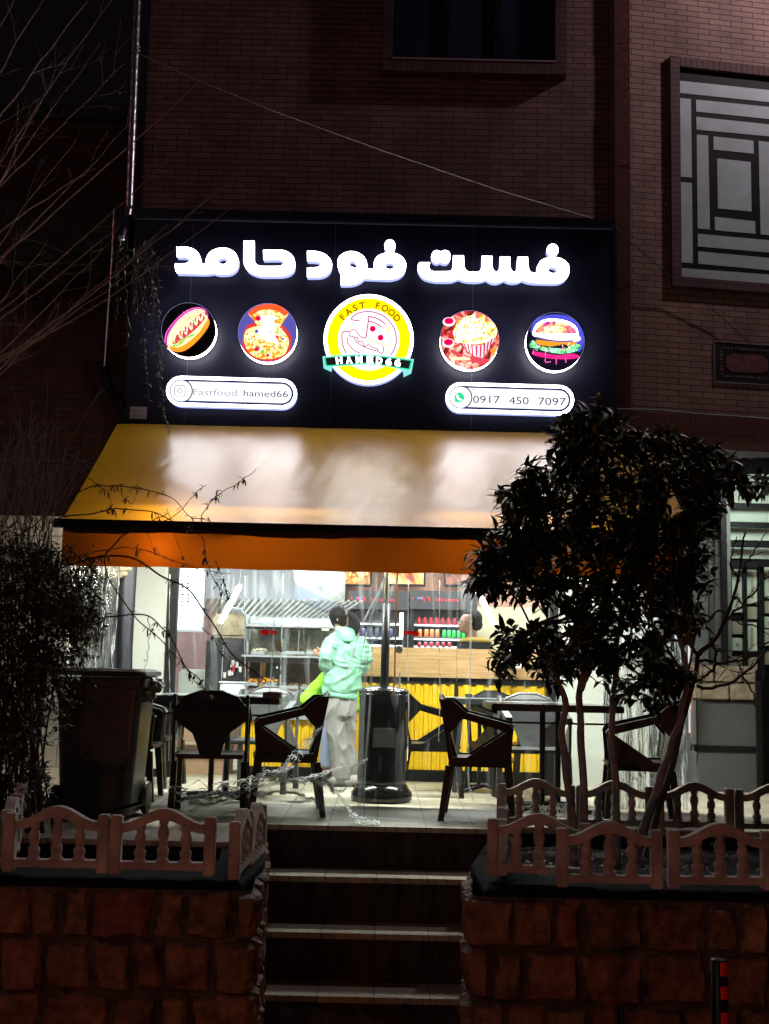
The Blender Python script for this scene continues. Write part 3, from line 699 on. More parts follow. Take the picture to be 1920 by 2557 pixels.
def smooth_loop(pts, sub=5):      # closed Catmull-Rom; a third element marks a corner
    n = len(pts); out = []
    for i in range(n):
        p1 = pts[i]; p2 = pts[(i+1) % n]; c1 = len(p1) > 2; c2 = len(p2) > 2
        a = Vector(p1[:2]); b = Vector(p2[:2]); p0 = Vector(pts[i-1][:2]); p3 = Vector(pts[(i+2) % n][:2])
        if c1 and c2: out.append(tuple(a)); continue
        m1 = (b-a)*0.5 if c1 else (b-p0)*0.5
        m2 = (b-a)*0.5 if c2 else (p3-a)*0.5
        for k in range(sub):
            t = k/sub; t2 = t*t; t3 = t2*t
            q = a*(2*t3-3*t2+1)+m1*(t3-2*t2+t)+b*(-2*t3+3*t2)+m2*(t3-t2); out.append((q.x, q.y))
    return out
def onplane(pts, D): return [(v.x, v.z) for v in (W(p[0], p[1], D) for p in pts)]
def relief(name, loops, D, mface, mside, parent, depth, ft=0.006):
    loops2 = [onplane(l, D) for l in loops]
    mb = MB(); mb.prism(loops2, lambda u, v, d: (u, d, v), D, D+ft); o = obj(name, mb, mface, parent)
    if mside:
        def shrink(l, e):
            return l
        mb = MB(); mb.prism(loops2, lambda u, v, d: (u, d, v), D+ft+0.001, D+depth); obj('letter_side' if 'letter' in name or 'word' in name else 'side_wall', mb, mside, o)
    return o
LD = 0.085
z5 = lambda l: [(420+p[0]/4.885, 570+p[1]/4.885)+tuple(p[2:]) for p in l]
z6 = lambda l: [(740+p[0]/5.19, 570+p[1]/5.19)+tuple(p[2:]) for p in l]
z7 = lambda l: [(1020+p[0]/3.955, 590+p[1]/3.955)+tuple(p[2:]) for p in l]
ell = lambda cx, cy, rx, ry, n=28: [(cx+rx*cos(2*pi*k/n), cy+ry*sin(2*pi*k/n)) for k in range(n)]
A = z5([(100,228,1),(200,225),(290,245),(360,295),(393,360),(402,435,1),(452,435,1),(462,370),(500,300),(570,255),(650,240),(740,250),(815,300),(855,380),(855,440),(830,500),(770,545),(690,558),(610,557),(548,540,1),(500,550),(440,553,1),(108,545,1),(86,500),(83,432,1),(200,430),(240,415),(260,385),(245,360),(200,350),(107,348,1)])
Ah = z5([(605,395),(635,365),(670,357),(712,372),(722,398),(700,430),(660,440),(618,425)])
B = z5([(920,155,1),(1050,155,1),(1050,380),(1060,420),(1090,450),(1130,462,1),(1340,462),(1385,450),(1408,420),(1395,395),(1345,380),(1163,382,1),(1158,265,1),(1380,265),(1470,295),(1525,350),(1545,420),(1540,490),(1505,540),(1440,570),(1360,580,1),(1150,580),(1060,562),(980,520),(935,460),(918,400,1)])
C = z6([(140,295,1),(250,297),(350,325),(420,375),(456,440),(455,510),(420,575),(350,617),(270,630,1),(140,630,1),(140,510,1),(240,508),(290,495),(317,467),(300,440),(250,425),(142,420,1)])
Dd = z6([(920,523,1),(1003,523,1),(1010,430),(1050,365),(1120,328),(1210,316),(1300,330),(1375,375),(1415,440),(1418,510),(1390,580),(1330,630),(1240,656),(1180,660,1),(880,648,1),(830,690),(760,720),(680,732),(574,732,1),(575,607,1),(612,605,1),(560,560),(537,480),(540,400),(580,345),(640,310),(710,298),(790,312),(860,355),(905,420)])
Dh1 = z6([(678,455),(700,430),(735,423),(768,445),(783,490),(784,518,1),(740,508),(700,490)])
Dh2 = z6([(1145,487),(1165,458),(1210,445),(1255,458),(1273,487),(1250,520),(1210,532),(1165,518)])
Dot = z6(ell(1212, 227, 70, 80))
E = z7([(108,258,1),(212,258,1),(205,300),(215,330),(245,347,1),(400,345),(428,330),(437,290),(442,190,1),(545,190,1),(550,290),(565,330),(600,350),(680,350),(712,335),(722,290),(725,195,1),(828,197,1),(828,300),(845,340),(870,348),(893,335),(900,290),(905,200,1),(1003,203,1),(1005,300),(1022,340),(1048,352),(1066,335),(1070,290),(1078,205,1),(1178,205,1),(1182,290),(1200,345),(1235,362),(1265,365,1),(1272,300),(1310,240),(1370,212),(1430,205),(1510,220),(1570,265),(1588,325),(1575,390),(1530,440),(1460,460),(1360,460,1),(1230,455),(1170,445),(1125,428,1),(1080,448),(1030,454),(985,447),(942,428,1),(900,450),(850,457),(805,446),(768,423,1),(710,440),(640,444),(560,437),(493,415,1),(430,438),(360,442),(250,438),(150,410),(100,350),(90,300)])
Eh = z7([(1375,325),(1395,302),(1430,300),(1465,320),(1472,345),(1455,362),(1415,365),(1385,350)])
DD = z7([(226,195),(245,152),(280,138),(318,152,1),(355,138),(395,150),(412,190),(405,235),(375,262),(340,262),(314,250,1),(280,262),(245,248),(228,220)])
SD = z7(ell(1424, 135, 56, 60))
LF = DB-LD
for nme, loops in (('persian_letter', [A, Ah]), ('persian_letter', [B]), ('persian_letter', [C]), ('persian_letter', [Dd, Dh1, Dh2]), ('letter_dot', [Dot]), ('persian_letter', [E, Eh]), ('letter_dot', [DD]), ('letter_dot', [SD])):
    lps = [smooth_loop(l) if len(l) != 28 else l for l in loops]
    relief(nme, lps, LF, E_W, E_S, sg, LD-0.002)

# text
_gc = {}
def glyphs(s, size, bold=0.0):
    cu = bpy.data.curves.new('t', 'FONT'); cu.body = s; cu.size = size; cu.offset = bold; cu.resolution_u = 3; cu.align_x = 'LEFT'
    o = bpy.data.objects.new('t', cu); COL.objects.link(o)
    dg = bpy.context.evaluated_depsgraph_get(); me = bpy.data.meshes.new_from_object(o.evaluated_get(dg))
    r = ([v.co.copy() for v in me.vertices], [tuple(p.vertices) for p in me.polygons])
    bpy.data.objects.remove(o); bpy.data.curves.remove(cu); bpy.data.meshes.remove(me); return r
def text(name, s, px0, px1, py, D, m, parent, hpx, bold=0.0, tilt=0.0):
    """a line of writing between picture columns px0 and px1 with its base at py, cap height hpx (fits width)"""
    v, f = glyphs(s, 1.0, bold); a = min(q.x for q in v); b = max(q.x for q in v); h = max(q.y for q in v)
    p0 = W(px0, py, D); p1 = W(px1, py+tilt*(px1-px0), D); wv = (p1-p0); S = wv.length/(b-a); H = (hpx*D/F)/0.729
    mb = MB(); vs = [p0+wv.normalized()*((q.x-a)*S)+Vector((0, 0, q.y*H)) for q in v]; mb.add(vs, f); return obj(name, mb, m, parent)
def arc_text(name, s, cx, cy, r, a0, a1, D, m, parent, hpx, wfac=1.0, bold=0.0, inward=False):
    mb = MB(); n = len(s); cz = W(cx, cy, D)
    for i, ch in enumerate(s):
        if ch == ' ': continue
        v, f = glyphs(ch, 1.0, bold); a = min(q.x for q in v); b = max(q.x for q in v); c = (a+b)/2
        an = radians(a0+(a1-a0)*i/(n-1)); H = hpx/0.729; vs = []
        for q in v:
            lx = (q.x-c)*H*wfac; ly = q.y*H+r
            X = cx+lx*cos(an)+ly*sin(an); Y = cy-(ly*cos(an)-lx*sin(an)); vs.append(W(X, Y, D))
        mb.add(vs, f)
    return obj(name, mb, m, parent)
def disc(name, cx, cy, r, D, th, m, parent, r2=None, ry=None):
    ry = ry or r
    loops = [onplane(ell(cx, cy, r, ry, 48), D)]
    if r2: loops.append(onplane(ell(cx, cy, r2, r2*ry/r, 48), D))
    return obj(name, MB().prism(loops, lambda u, v, d: (u, d, v), D, D+th), m, parent)
def shape(name, pts, D, m, parent, th=0.0025, sm=True):
    l = smooth_loop(pts) if sm else pts
    return obj(name, MB().prism([onplane(l, D)], lambda u, v, d: (u, d, v), D, D+th), m, parent)
def csm(pts, sub=4):
    pts = [Vector(p[:2]) for p in pts]; n = len(pts)
    if n < 3 or n > 16: return [(p.x, p.y) for p in pts]
    out = []
    for i in range(n-1):
        p1, p2 = pts[i], pts[i+1]; p0 = pts[i-1] if i else p1; p3 = pts[i+2] if i+2 < n else p2
        for k in range(sub):
            t = k/sub; q = .5*((2*p1)+(p2-p0)*t+(2*p0-5*p1+4*p2-p3)*t*t+(-p0+3*p1-3*p2+p3)*t**3); out.append((q.x, q.y))
    return out+[(pts[-1].x, pts[-1].y)]
def lines(name, ls, D, m, parent, wpx):
    mb = MB()
    for l in ls: mb.tube([W(x, y, D) for x, y in csm(l)], wpx*D/F/2, 5)
    return obj(name, mb, m, parent)
def arcp(cx, cy, r, a0, a1, n=24): return [(cx+r*cos(radians(a0+(a1-a0)*k/n)), cy-r*sin(radians(a0+(a1-a0)*k/n))) for k in range(n+1)]

# round lit food pictures: a drum with lit white sides and a printed face
def drum(cx, cy, r, mface, nm_='round_picture'):
    d = DB-0.14
    o = disc(nm_, cx, cy, r, d, 0.004, mface, sg)
    disc('lit_rim', cx, cy, r*1.0, d+0.005, 0.075, E_W, o)
    disc('rear_rim', cx, cy, r*1.005, d+0.081, 0.057, E_S, o)
    return o, d
# hot dog
o, d = drum(471, 824, 68, mat('black_gloss_print', (0.012, 0.014, 0.012), 0.25))
cxy = lambda l, s=3.775, ox=380, oy=740: [(ox+p[0]/s, oy+p[1]/s)+tuple(p[2:]) for p in l]
shape('bun_glow', cxy([(120,430),(135,340),(220,220),(330,130),(430,100),(510,130),(530,200),(500,290),(410,400),(300,500),(200,520),(140,480)]), d-.003, emi('glow_magenta', (0.55, 0.01, 0.35), 0.8), o)
shape('bun', cxy([(140,420),(160,340),(240,230),(340,150),(430,120),(500,145),(520,215),(480,310),(390,420),(290,490),(190,505),(150,470)]), d-.006, E_CR, o)
shape('bun_edge', cxy([(165,470),(250,480),(340,430),(440,340),(525,215),(535,270),(470,370),(370,470),(280,520),(200,515)]), d-.008, E_O, o)
shape('sausage', cxy([(190,430),(230,360),(330,270),(430,180),(500,150),(510,190),(440,280),(350,360),(250,430),(205,450)]), d-.010, emi('lit_sausage', (0.75, 0.06, 0.05), 1.0), o)
lines('mustard', [[(380+x/3.775, 740+y/3.775) for x, y in ((200,420),(240,330),(270,400),(290,290),(320,360),(335,240),(370,320),(380,210),(415,270),(430,180),(460,230),(480,160),(505,200))]], d-.013, emi('lit_mustard', (1, 0.9, 0.6), 1.4), o, 4)
shape('lettuce', cxy([(190,465),(260,430),(330,380),(390,350),(380,375),(320,400),(270,455),(210,475)]), d-.015, E_GRN, o)
lines('neon_outline', [cxy([(120,430),(135,340),(220,225),(330,135),(430,108),(500,130)]), cxy([(150,440),(160,350),(240,245),(345,160),(430,130)])], d-.016, E_P, o, 2.2)
for x, y, m_ in ((150,490,E_CR),(175,500,E_O),(300,155,E_P),(330,137,E_P),(205,430,E_R),(220,455,E_GRN),(440,330,E_CR),(420,400,E_O),(455,350,E_O),(470,200,E_CR),(250,420,E_O)): disc('crumb', 380+x/3.775, 740+y/3.775, 2.6, d-.017, .002, m_, o)
# pizza
PIZ = ramp_mat('pizza_print', [(0.30, (0.75, 0.04, 0.01)), (0.42, (1.0, 0.30, 0.01)), (0.50, (1.0, 0.72, 0.12)), (0.57, (1.0, 0.95, 0.75)), (0.66, (1, 0.55, 0.05)), (0.74, (0.12, 0.5, 0.05))], 24, 1.6, 5, 1.5)
o, d = drum(668, 831, 73.5, E_VI)
shape('sauce_glow', cxy([(850,460),(880,300),(960,250),(1180,250),(1290,340),(1310,450),(1260,560),(1120,610),(980,590),(890,540)]), d-.003, emi('lit_red_sauce', (0.85, 0.05, 0.04), 1.0), o)
shape('pizza_round', cxy([(865,420),(880,330),(950,290),(1080,270),(1200,300),(1275,380),(1285,460),(1240,550),(1110,590),(980,575),(900,510)]), d-.006, PIZ, o)
shape('pizza_slice', cxy([(905,165,1),(980,110),(1080,90),(1190,105),(1285,165,1),(1220,260),(1160,380,1),(1060,390,1),(990,270)]), d-.009, PIZ, o)
shape('crust', cxy([(900,160,1),(970,100),(1080,72),(1200,88),(1285,155,1),(1250,190,1),(1180,140),(1080,125),(1000,140),(930,185,1)]), d-.012, emi('lit_crust', (1.0, 0.10, 0.02), 1.3), o)
shape('melted_cheese', cxy([(1000,190),(1080,180),(1160,200),(1170,290),(1150,370),(1190,430),(1100,430),(1020,390),(985,330),(1030,270)]), d-.014, emi('lit_cheese', (1, 0.93, 0.7), 2.2), o)
for x, y, r_, m_ in ((1000,205,26,E_R),(1170,235,22,E_O),(985,330,18,E_BL),(985,490,26,E_R),(930,400,14,E_R),(1180,380,16,E_R),(1230,400,12,E_BL),(1130,500,18,E_CR),(1040,520,18,E_GRN),(1200,480,12,E_GRN),(1090,555,14,E_R)):
    disc('topping', 380+x/3.775, 740+y/3.775, r_/3.775, d-.0165, .002, m_, o)
# fries
FR = ramp_mat('fries_print', [(0.34, (0.9, 0.10, 0.01)), (0.43, (1.0, 0.42, 0.02)), (0.52, (1.0, 0.85, 0.35)), (0.60, (1, 0.98, 0.85))], 16, 2.0, 3, 0.8, stretch=(1.6, 1, 1))
TBL = ramp_mat('table_print', [(0.36, (0.10, 0.015, 0.01)), (0.48, (0.75, 0.03, 0.04)), (0.56, (0.9, 0.35, 0.25)), (0.66, (0.95, 0.85, 0.75))], 12, 1.1, 3, 1.0)
o, d = drum(1172.5, 849, 73.5, TBL)
c7 = lambda l: [(1060+p[0]/3.775, 740+p[1]/3.775)+tuple(p[2:]) for p in l]
shape('fries_heap', c7([(290,430),(280,300),(350,210),(440,180,1),(470,165,1),(490,220),(540,165,1),(575,185,1),(580,230),(650,250),(685,330),(650,400),(560,440),(440,450),(350,435)]), d-.004, FR, o)
shape('fries_bright', c7([(300,400),(310,290),(380,215),(500,220),(560,300),(520,370),(430,400),(350,410)]), d-.007, emi('lit_fries', (1, 0.93, 0.6), 2.4), o)
for i in range(9):
    fx = 300+i*42; fy = 215+random.uniform(-10, 90)+abs(i-4)*14; an = random.uniform(-.7, .7); L_ = 80
    a_ = (fx-sin(an)*8, fy-8); p_ = [(fx, fy), (fx+18*cos(an), fy+18*sin(an)), (fx+18*cos(an)-L_*sin(an)*-1, fy+18*sin(an)+L_), (fx+L_*sin(an), fy+L_)]
    shape('single_fry', c7(p_), d-.009, random.choice([E_CR, E_O, FR]), o, sm=False)
bx = [(350,435),(460,462),(560,450),(655,385),(640,430),(545,580),(440,555),(395,510)]
shape('carton', c7([(350,432,1),(460,465,1),(470,560,1),(395,508,1)]), d-.012, emi('lit_carton', (1, 0.93, 0.95), 1.6), o)
shape('carton_side', c7([(460,465,1),(560,455,1),(658,382,1),(640,440,1),(545,582,1),(470,560,1)]), d-.012, emi('lit_carton_b', (0.8, 0.85, 0.95), 1.1), o)
for a_, b_ in (((368,437),(400,512)),((408,450),(425,530)),((445,460),(455,552)),((490,464),(492,562)),((530,460),(527,575)),((565,450),(560,560)),((600,425),(588,520)),((635,400),(618,470))):
    shape('carton_stripe', c7([(a_[0]-7,a_[1],1),(a_[0]+8,a_[1]+2,1),(b_[0]+5,b_[1],1),(b_[0]-7,b_[1]-3,1)]), d-.015, E_R, o, sm=False)
for x, y, rx in ((230,240,70),(225,440,70)):
    disc('sauce_bowl', 1060+x/3.775, 740+y/3.775, rx/3.775*0.85, d-.004, .002, emi('lit_bowl', (0.95, 0.85, 0.9), 1.2), o, ry=rx/3.775*.62)
    disc('sauce', 1060+x/3.775, 740+(y-8)/3.775, rx/3.775*0.62, d-.007, .002, E_R, o, ry=rx/3.775*.42)
shape('serviette', c7([(250,500),(400,560),(600,590),(560,640),(400,600),(270,540)]), d-.006, emi('lit_serviette', (0.9, 0.08, 0.12), 1.0), o)
shape('loose_fry', c7([(265,570,1),(420,575,1),(435,600,1),(280,600,1)]), d-.009, E_CR, o, sm=False)
shape('loose_fry', c7([(620,500,1),(690,480,1),(640,570,1)]), d-.009, E_O, o, sm=False)
# burger
o, d = drum(1386, 853, 73, emi('night_print', (0.01, 0.01, 0.03), 0.5))
shape('blue_glow', c7([(1000,330),(1040,230),(1120,185),(1240,170),(1360,190),(1450,260),(1500,360),(1490,480),(1440,520),(1400,400),(1300,300),(1150,300),(1060,380)]), d-.003, E_BL, o)
shape('bun_outline', c7([(1020,350),(1050,270),(1130,220),(1250,215),(1370,245),(1440,310),(1455,420,1),(1400,420),(1100,390),(1040,375)]), d-.006, E_W, o)
shape('top_bun', c7([(1040,335),(1070,280),(1140,240),(1250,232),(1350,258),(1425,315),(1430,355,1),(1200,350),(1045,348,1)]), d-.009, ramp_mat('bun_print', [(0.35, (0.25, 0.01, 0.35)), (0.45, (0.9, 0.05, 0.25)), (0.55, (1, 0.45, 0.1)), (0.65, (1, 0.9, 0.6))], 15, 1.5, 3, 1), o)
shape('white_layer', c7([(1050,350),(1250,372),(1450,375),(1455,420),(1300,425),(1150,405),(1055,385)]), d-.012, emi('lit_layer', (0.85, 0.7, 1.0), 2.2), o)
lines('violet_line', [c7([(1050,385),(1100,398),(1180,415),(1280,425),(1400,420)])], d-.014, E_VI, o, 4)
shape('cheese', c7([(1060,410),(1200,425),(1420,430),(1400,465),(1300,450),(1200,470),(1090,455),(1055,440)]), d-.016, E_O, o)
LET = ramp_mat('lettuce_print', [(0.40, (0.02, 0.25, 0.15)), (0.5, (0.25, 0.9, 0.2)), (0.6, (0.4, 1, 0.8))], 30, 1.4, 3, 1)
shape('lettuce', c7([(990,450),(1020,415),(1050,440),(1080,470),(1150,480),(1250,490),(1330,490),(1420,450),(1470,465),(1440,510),(1380,530),(1280,540),(1150,520),(1060,490),(1000,480)]), d-.018, LET, o)
shape('bottom_bun', c7([(1020,520),(1100,530),(1250,555),(1400,540),(1460,570),(1380,590),(1240,590),(1100,570),(1030,550)]), d-.021, emi('lit_pink_bun', (1.0, 0.02, 0.25), 1.2), o)
lines('sauce_drip', [c7([(1140,580),(1140,620),(1190,615)]), c7([(1240,585),(1242,640)]), c7([(1140,520),(1138,570)]), c7([(1330,580),(1332,625)]), c7([(1020,545),(1030,500)])], d-.023, E_P, o, 2)

# central logo
lx, ly = 920.5, 847; d = DB-0.10
o = disc('logo_disc', lx, ly, 112, d, .004, E_F, sg)
disc('bright_border', lx, ly, 112, d-.0025, .002, E_W, o, r2=104)
disc('side_rim', lx, ly, 112, d+.005, .093, E_S, o)
disc('yellow_ring', lx, ly+1, 103, d-.003, .002, E_Y, o, r2=77.5)
arc_text('lettering', 'FAST', lx+2, ly+1, 79.5, -50, -50+102*3/8, d-.006, E_BR, o, 16.5, 1.0, 0.022)
arc_text('lettering', 'FOOD', lx+2, ly+1, 79.5, -50+102*5/8, 52, d-.006, E_BR, o, 16.5, 1.0, 0.022)
zl = lambda l: [(760+p[0]/5.19, 700+p[1]/5.19)+tuple(p[2:]) for p in l]
lines('pizza_outline', [zl([(825,470),(870,475),(930,492),(990,522),(1050,570)]), zl([(830,530),(880,540),(940,565),(1000,605)]), zl([(825,470),(830,530)]), zl([(828,530),(797,745)]), zl([(715,517),(650,517),(608,500),(640,460),(700,425),(770,408),(840,405),(930,420),(1030,465),(1110,540),(1165,630),(1190,740),(1185,830),(1155,910),(1115,970)]), zl([(590,665),(545,662),(497,672),(487,730),(492,810),(515,890),(545,945)])], d-.008, E_M, o, 3.0)
lines('sausage_outline', [zl([(585,720),(580,675),(625,638),(670,655),(700,700),(745,740),(797,745)]), zl([(560,740),(555,790),(590,850),(650,910),(725,945)]), zl([(580,722),(640,735),(665,785),(700,820),(770,860),(840,890),(940,915),(945,885),(880,870),(832,835),(780,860)]), zl([(640,735),(690,745),(698,795),(750,790),(772,860)]), zl([(1015,845),(1025,900),(1005,948),(945,915)])], d-.008, E_M, o, 2.4)
lines('cheese_outline', [zl([(800,765),(830,785),(1000,825),(1110,850)]), zl([(1065,580),(1100,680),(1110,850)]), zl([(1010,610),(1040,640)])], d-.008, E_Y, o, 2.2)
lines('speed_line', [zl([(548,555),(675,557)]), zl([(508,605),(592,607)])], d-.008, E_C, o, 1.6)
for x, y in ((885, 627), (987, 742)): disc('pepperoni', 760+x/5.19, 700+y/5.19, 7.3, d-.009, .003, E_R, o)
rib = zl([(235,985,1),(500,965),(830,960),(1150,990),(1420,1022,1),(1385,1205,1),(1285,1255,1),(1280,1190,1),(1150,1130),(830,1090),(500,1110),(365,1120,1),(350,1185,1),(250,1140,1)])
o2 = relief('ribbon', [smooth_loop(rib)], d-.012, E_C, None, o, 0)
shape('ribbon_green', zl([(255,1000,1),(500,980),(830,972),(1150,1003),(1400,1035,1),(1368,1160,1),(1150,1125),(830,1080),(500,1100),(275,1115,1)]), d-.015, E_G, o2)
shape('ribbon_field', zl([(272,1008,1),(500,990),(830,982),(1150,1013),(1380,1045,1),(1352,1145,1),(1150,1113),(830,1068),(500,1088),(292,1100,1)]), d-.018, E_K, o2)
hm = [(455, 1078), (582, 1073), (710, 1068), (850, 1070), (968, 1083), (1090, 1097), (1205, 1108)]
mb = MB()
for ch, (x, y) in zip('HAMED66', hm):
    v, f = glyphs(ch, 1.0, 0.035); a_ = min(q.x for q in v); b_ = max(q.x for q in v); c_ = (a_+b_)/2; an = (x-830)/5.19*0.0016
    H = (88/5.19)/0.729; sx_ = (76/5.19)/(b_-a_)
    mb.add([W(760+x/5.19+(q.x-c_)*sx_+q.y*H*an, 700+y/5.19-q.y*H+(q.x-c_)*sx_*an*1.5, d-.021) for q in v], f)
obj('lettering', mb, E_W, o2)

def sprinkle(o, cx, cy, rx, ry, ang, n, mats, d0, seed, s0=1.2, s1=3.4):
    rs = random.Random(seed); mb = MB()
    for k in range(n):
        a = rs.uniform(0, 6.283); r_ = sqrt(rs.random()); lx_, ly_ = r_*cos(a)*rx, r_*sin(a)*ry
        x = cx+lx_*cos(ang)-ly_*sin(ang); y = cy+lx_*sin(ang)+ly_*cos(ang); t = rs.uniform(0, 3.14); L_ = rs.uniform(s0, s1)*2; w_ = rs.uniform(.35, .8)*s0*1.5
        pts = [(x+L_*cos(t), y+L_*sin(t)), (x-w_*sin(t), y+w_*cos(t)), (x-L_*cos(t+.5), y-L_*sin(t+.5)), (x+w_*sin(t), y-w_*cos(t))]
        mb.m = rs.randrange(len(mats)); D = d0-.0002*k
        mb.prism([onplane(smooth_loop(pts, 3), D)], lambda u, v, d: (u, d, v), D, D+.0001)
    return obj('print_detail', mb, mats, o)
pics = [c for c in sg.children if c.name.startswith('round_picture')]
E_HI = emi('print_highlight', (1, .97, .8), 2.0); dd_ = DB-0.14
sprinkle(pics[0], 466, 820, 52, 18, -.95, 34, [E_CR, E_O, E_R, emi('print_sausage_red', (.7, .03, .03), 1), E_P, E_HI, E_GRN], dd_-.018, 1)
sprinkle(pics[1], 668, 848, 46, 38, 0, 44, [E_CR, E_O, E_R, E_HI, E_HI, E_GRN, E_VI], dd_-.019, 2)
sprinkle(pics[1], 668, 790, 30, 14, 0, 12, [E_CR, E_O, E_R, E_HI], dd_-.019, 3)
sprinkle(pics[2], 1180, 820, 46, 30, .3, 40, [E_CR, E_O, E_HI, emi('print_amber', (1, .45, .03), 1.3)], dd_-.019, 4, 1.6, 5)
sprinkle(pics[2], 1150, 900, 34, 12, .2, 14, [E_W if False else E_HI, E_CR, E_R], dd_-.019, 5)
sprinkle(pics[3], 1386, 830, 44, 16, 0, 22, [E_P, E_O, E_HI, E_VI, E_CR], dd_-.025, 6)
sprinkle(pics[3], 1386, 868, 54, 12, 0, 30, [E_GRN, E_O, E_C, E_P, E_VI, E_HI], dd_-.025, 7)

# the two lit pills
def pill(name, x0, x1, yc, tilt, h):
    def caps(x0, x1, yc0, yc1, r, n=12):
        return [(x0-r*sin(pi*k/n), yc0+r*cos(pi*k/n)) for k in range(n+1)]+[(x1+r*sin(pi*k/n), yc1-r*cos(pi*k/n)) for k in range(n+1)]
    r = h/2; y0_ = yc; y1_ = yc+tilt*(x1-x0); d = DB-0.09
    o = relief(name, [caps(x0+r, x1-r, y0_, y1_, r)], d, E_W, E_S, sg, 0.088)
    relief('outline', [caps(x0+r, x1-r, y0_, y1_, r-7.4)], d-.003, E_N, None, o, 0, .002)
    relief('lit_field', [caps(x0+r+14, x1-r, y0_, y1_, r-13)], d-.006, E_F, None, o, 0, .002)
    disc('badge_ring', x0+r, y0_, r-7.5, d-.009, .002, E_N, o); disc('badge', x0+r, y0_, r-10.5, d-.012, .002, E_F, o)
    return o, d
o, d = pill('lit_pill_sign', 415, 741, 976, 0.0215, 74)
text('lettering', 'Fastfood', 482, 591, 986.5, d-.010, E_LG, o, 17.5, 0.0, 0.0215)
text('lettering', 'hamed66', 608, 719, 989.5, d-.010, E_GY, o, 17.5, 0.0, 0.0215)
rr_ = []
for sx_, sy_ in ((1,1),(-1,1),(-1,-1),(1,-1)):
    pass
sq = [(449+a_, 976+b_) for a_, b_ in ((-13,-8),(-13,8),(-11,12),(-8,13),(8,13),(12,11),(13,8),(13,-8),(12,-11),(8,-13),(-8,-13),(-11,-12),(-13,-8))]
lines('camera_mark', [sq, arcp(449, 976, 6, 0, 360, 16)], d-.014, E_GY, o, 1.7)
o, d = pill('lit_pill_sign', 1113, 1433, 992, 0.0215, 74)
text('lettering', '0917', 1181, 1248, 1006, d-.010, E_GY, o, 20.5, 0.0, 0.0215)
text('lettering', '450', 1271, 1320, 1009, d-.010, E_GY, o, 20.5, 0.0, 0.0215)
text('lettering', '7097', 1344, 1413, 1011, d-.010, E_GY, o, 20.5, 0.0, 0.0215)
disc('bubble_mark', 1147, 992.5, 12, d-.014, .0015, E_G, o)
shape('bubble_tail', [(1136,995,1),(1136,1005,1),(1146,1003,1)], d-.014, E_G, o, .0015, sm=False)
lines('handset_mark', [[(1142,987),(1143,993),(1148,998),(1153,999)]], d-.017, E_W, o, 3.0)

# ------------------------------------------------------------------ awning
aw = thing('awning', 'sloping yellow awning with a black front bar and an orange hanging valance over the terrace', 'awning', (0, 10.3, 2.0))
DF = 8.65; XA0, XA1 = -2.335, 2.25
za_, zf_ = W(960, 1066, 10.30).z, W(600, 1315, DF).z+0.015
def can(u, v):
    x = XA0+u*(XA1-XA0); y = 10.30+(DF-10.30)*v; z = za_+(zf_-za_)*v
    z += -0.012*sin(pi*v) + 0.006*noise.noise(Vector((x*3+z*4, y*2, 1.3))) + 0.004*sin(v*pi)*noise.noise(Vector((x*14+v*9, y*3, 5)))
    return Vector((x, y, z))
obj('canopy', MB().grid(can, 150, 60), AWN, aw, True)
mb = MB(); mb.box(XA0-0.06, XA1+0.06, DF-0.05, DF+0.02, zf_-0.052, zf_+0.010, 0.008); obj('front_bar', mb, BLACK, aw)
vb0 = W(300, 1412, DF).z; vb1 = W(1200, 1437, DF).z
mb = MB(); HP = [Vector((XA0+.02+i*(XA1-XA0-.04)/90, DF-.006, zf_-.075-.018*max(0, sin(i*.21+1.2*sin(i*.07)))-.010*noise.noise(Vector((i*.3, 0, 0))))) for i in range(91)]
for i in range(90): mb.quad(HP[i], HP[i+1], Vector((HP[i+1].x, DF-.004, zf_-.05)), Vector((HP[i].x, DF-.004, zf_-.05)))
obj('valance_top_fold', mb, mat('dark_orange_fold', (.10, .03, .004), .6), aw)  # dark wavy strip along the top hem, painted as the bar's shadow
def vf(u, v):
    x = XA0+0.01+u*(XA1-XA0-0.02); zb_l = (vb0+vb1)/2
    z = (zf_-0.05)*(1-v)+zb_l*v; y = DF+0.012*sin(x*3.1+1)*v+0.03*v*noise.noise(Vector((x*2.2, 0, z*1.5)))+0.012*v*sin(x*11+2*sin(x*3)); z += 0.008*v*noise.noise(Vector((x*4, 3, 3)))
    return Vector((x, y, z))
obj('valance', MB().grid(vf, 120, 12), VAL, aw, True)
mb = MB(); mb.box(XA0, XA1, 10.25, 10.40, za_-0.10, za_-0.01); obj('cassette', mb, BLACK, aw)
for s in (-1, 1):
    mb = MB(); xe = s*0.9; xc = s*1.7
    mb.tube([(xc*0.5, 10.3, 2.5), (s*2.0, 9.4, 2.25)], 0.025, 8); mb.tube([(s*2.0, 9.4, 2.25), (s*1.0, DF+.03, zf_-0.03)], 0.02, 8); obj('folding_arm', mb, DARK, aw)
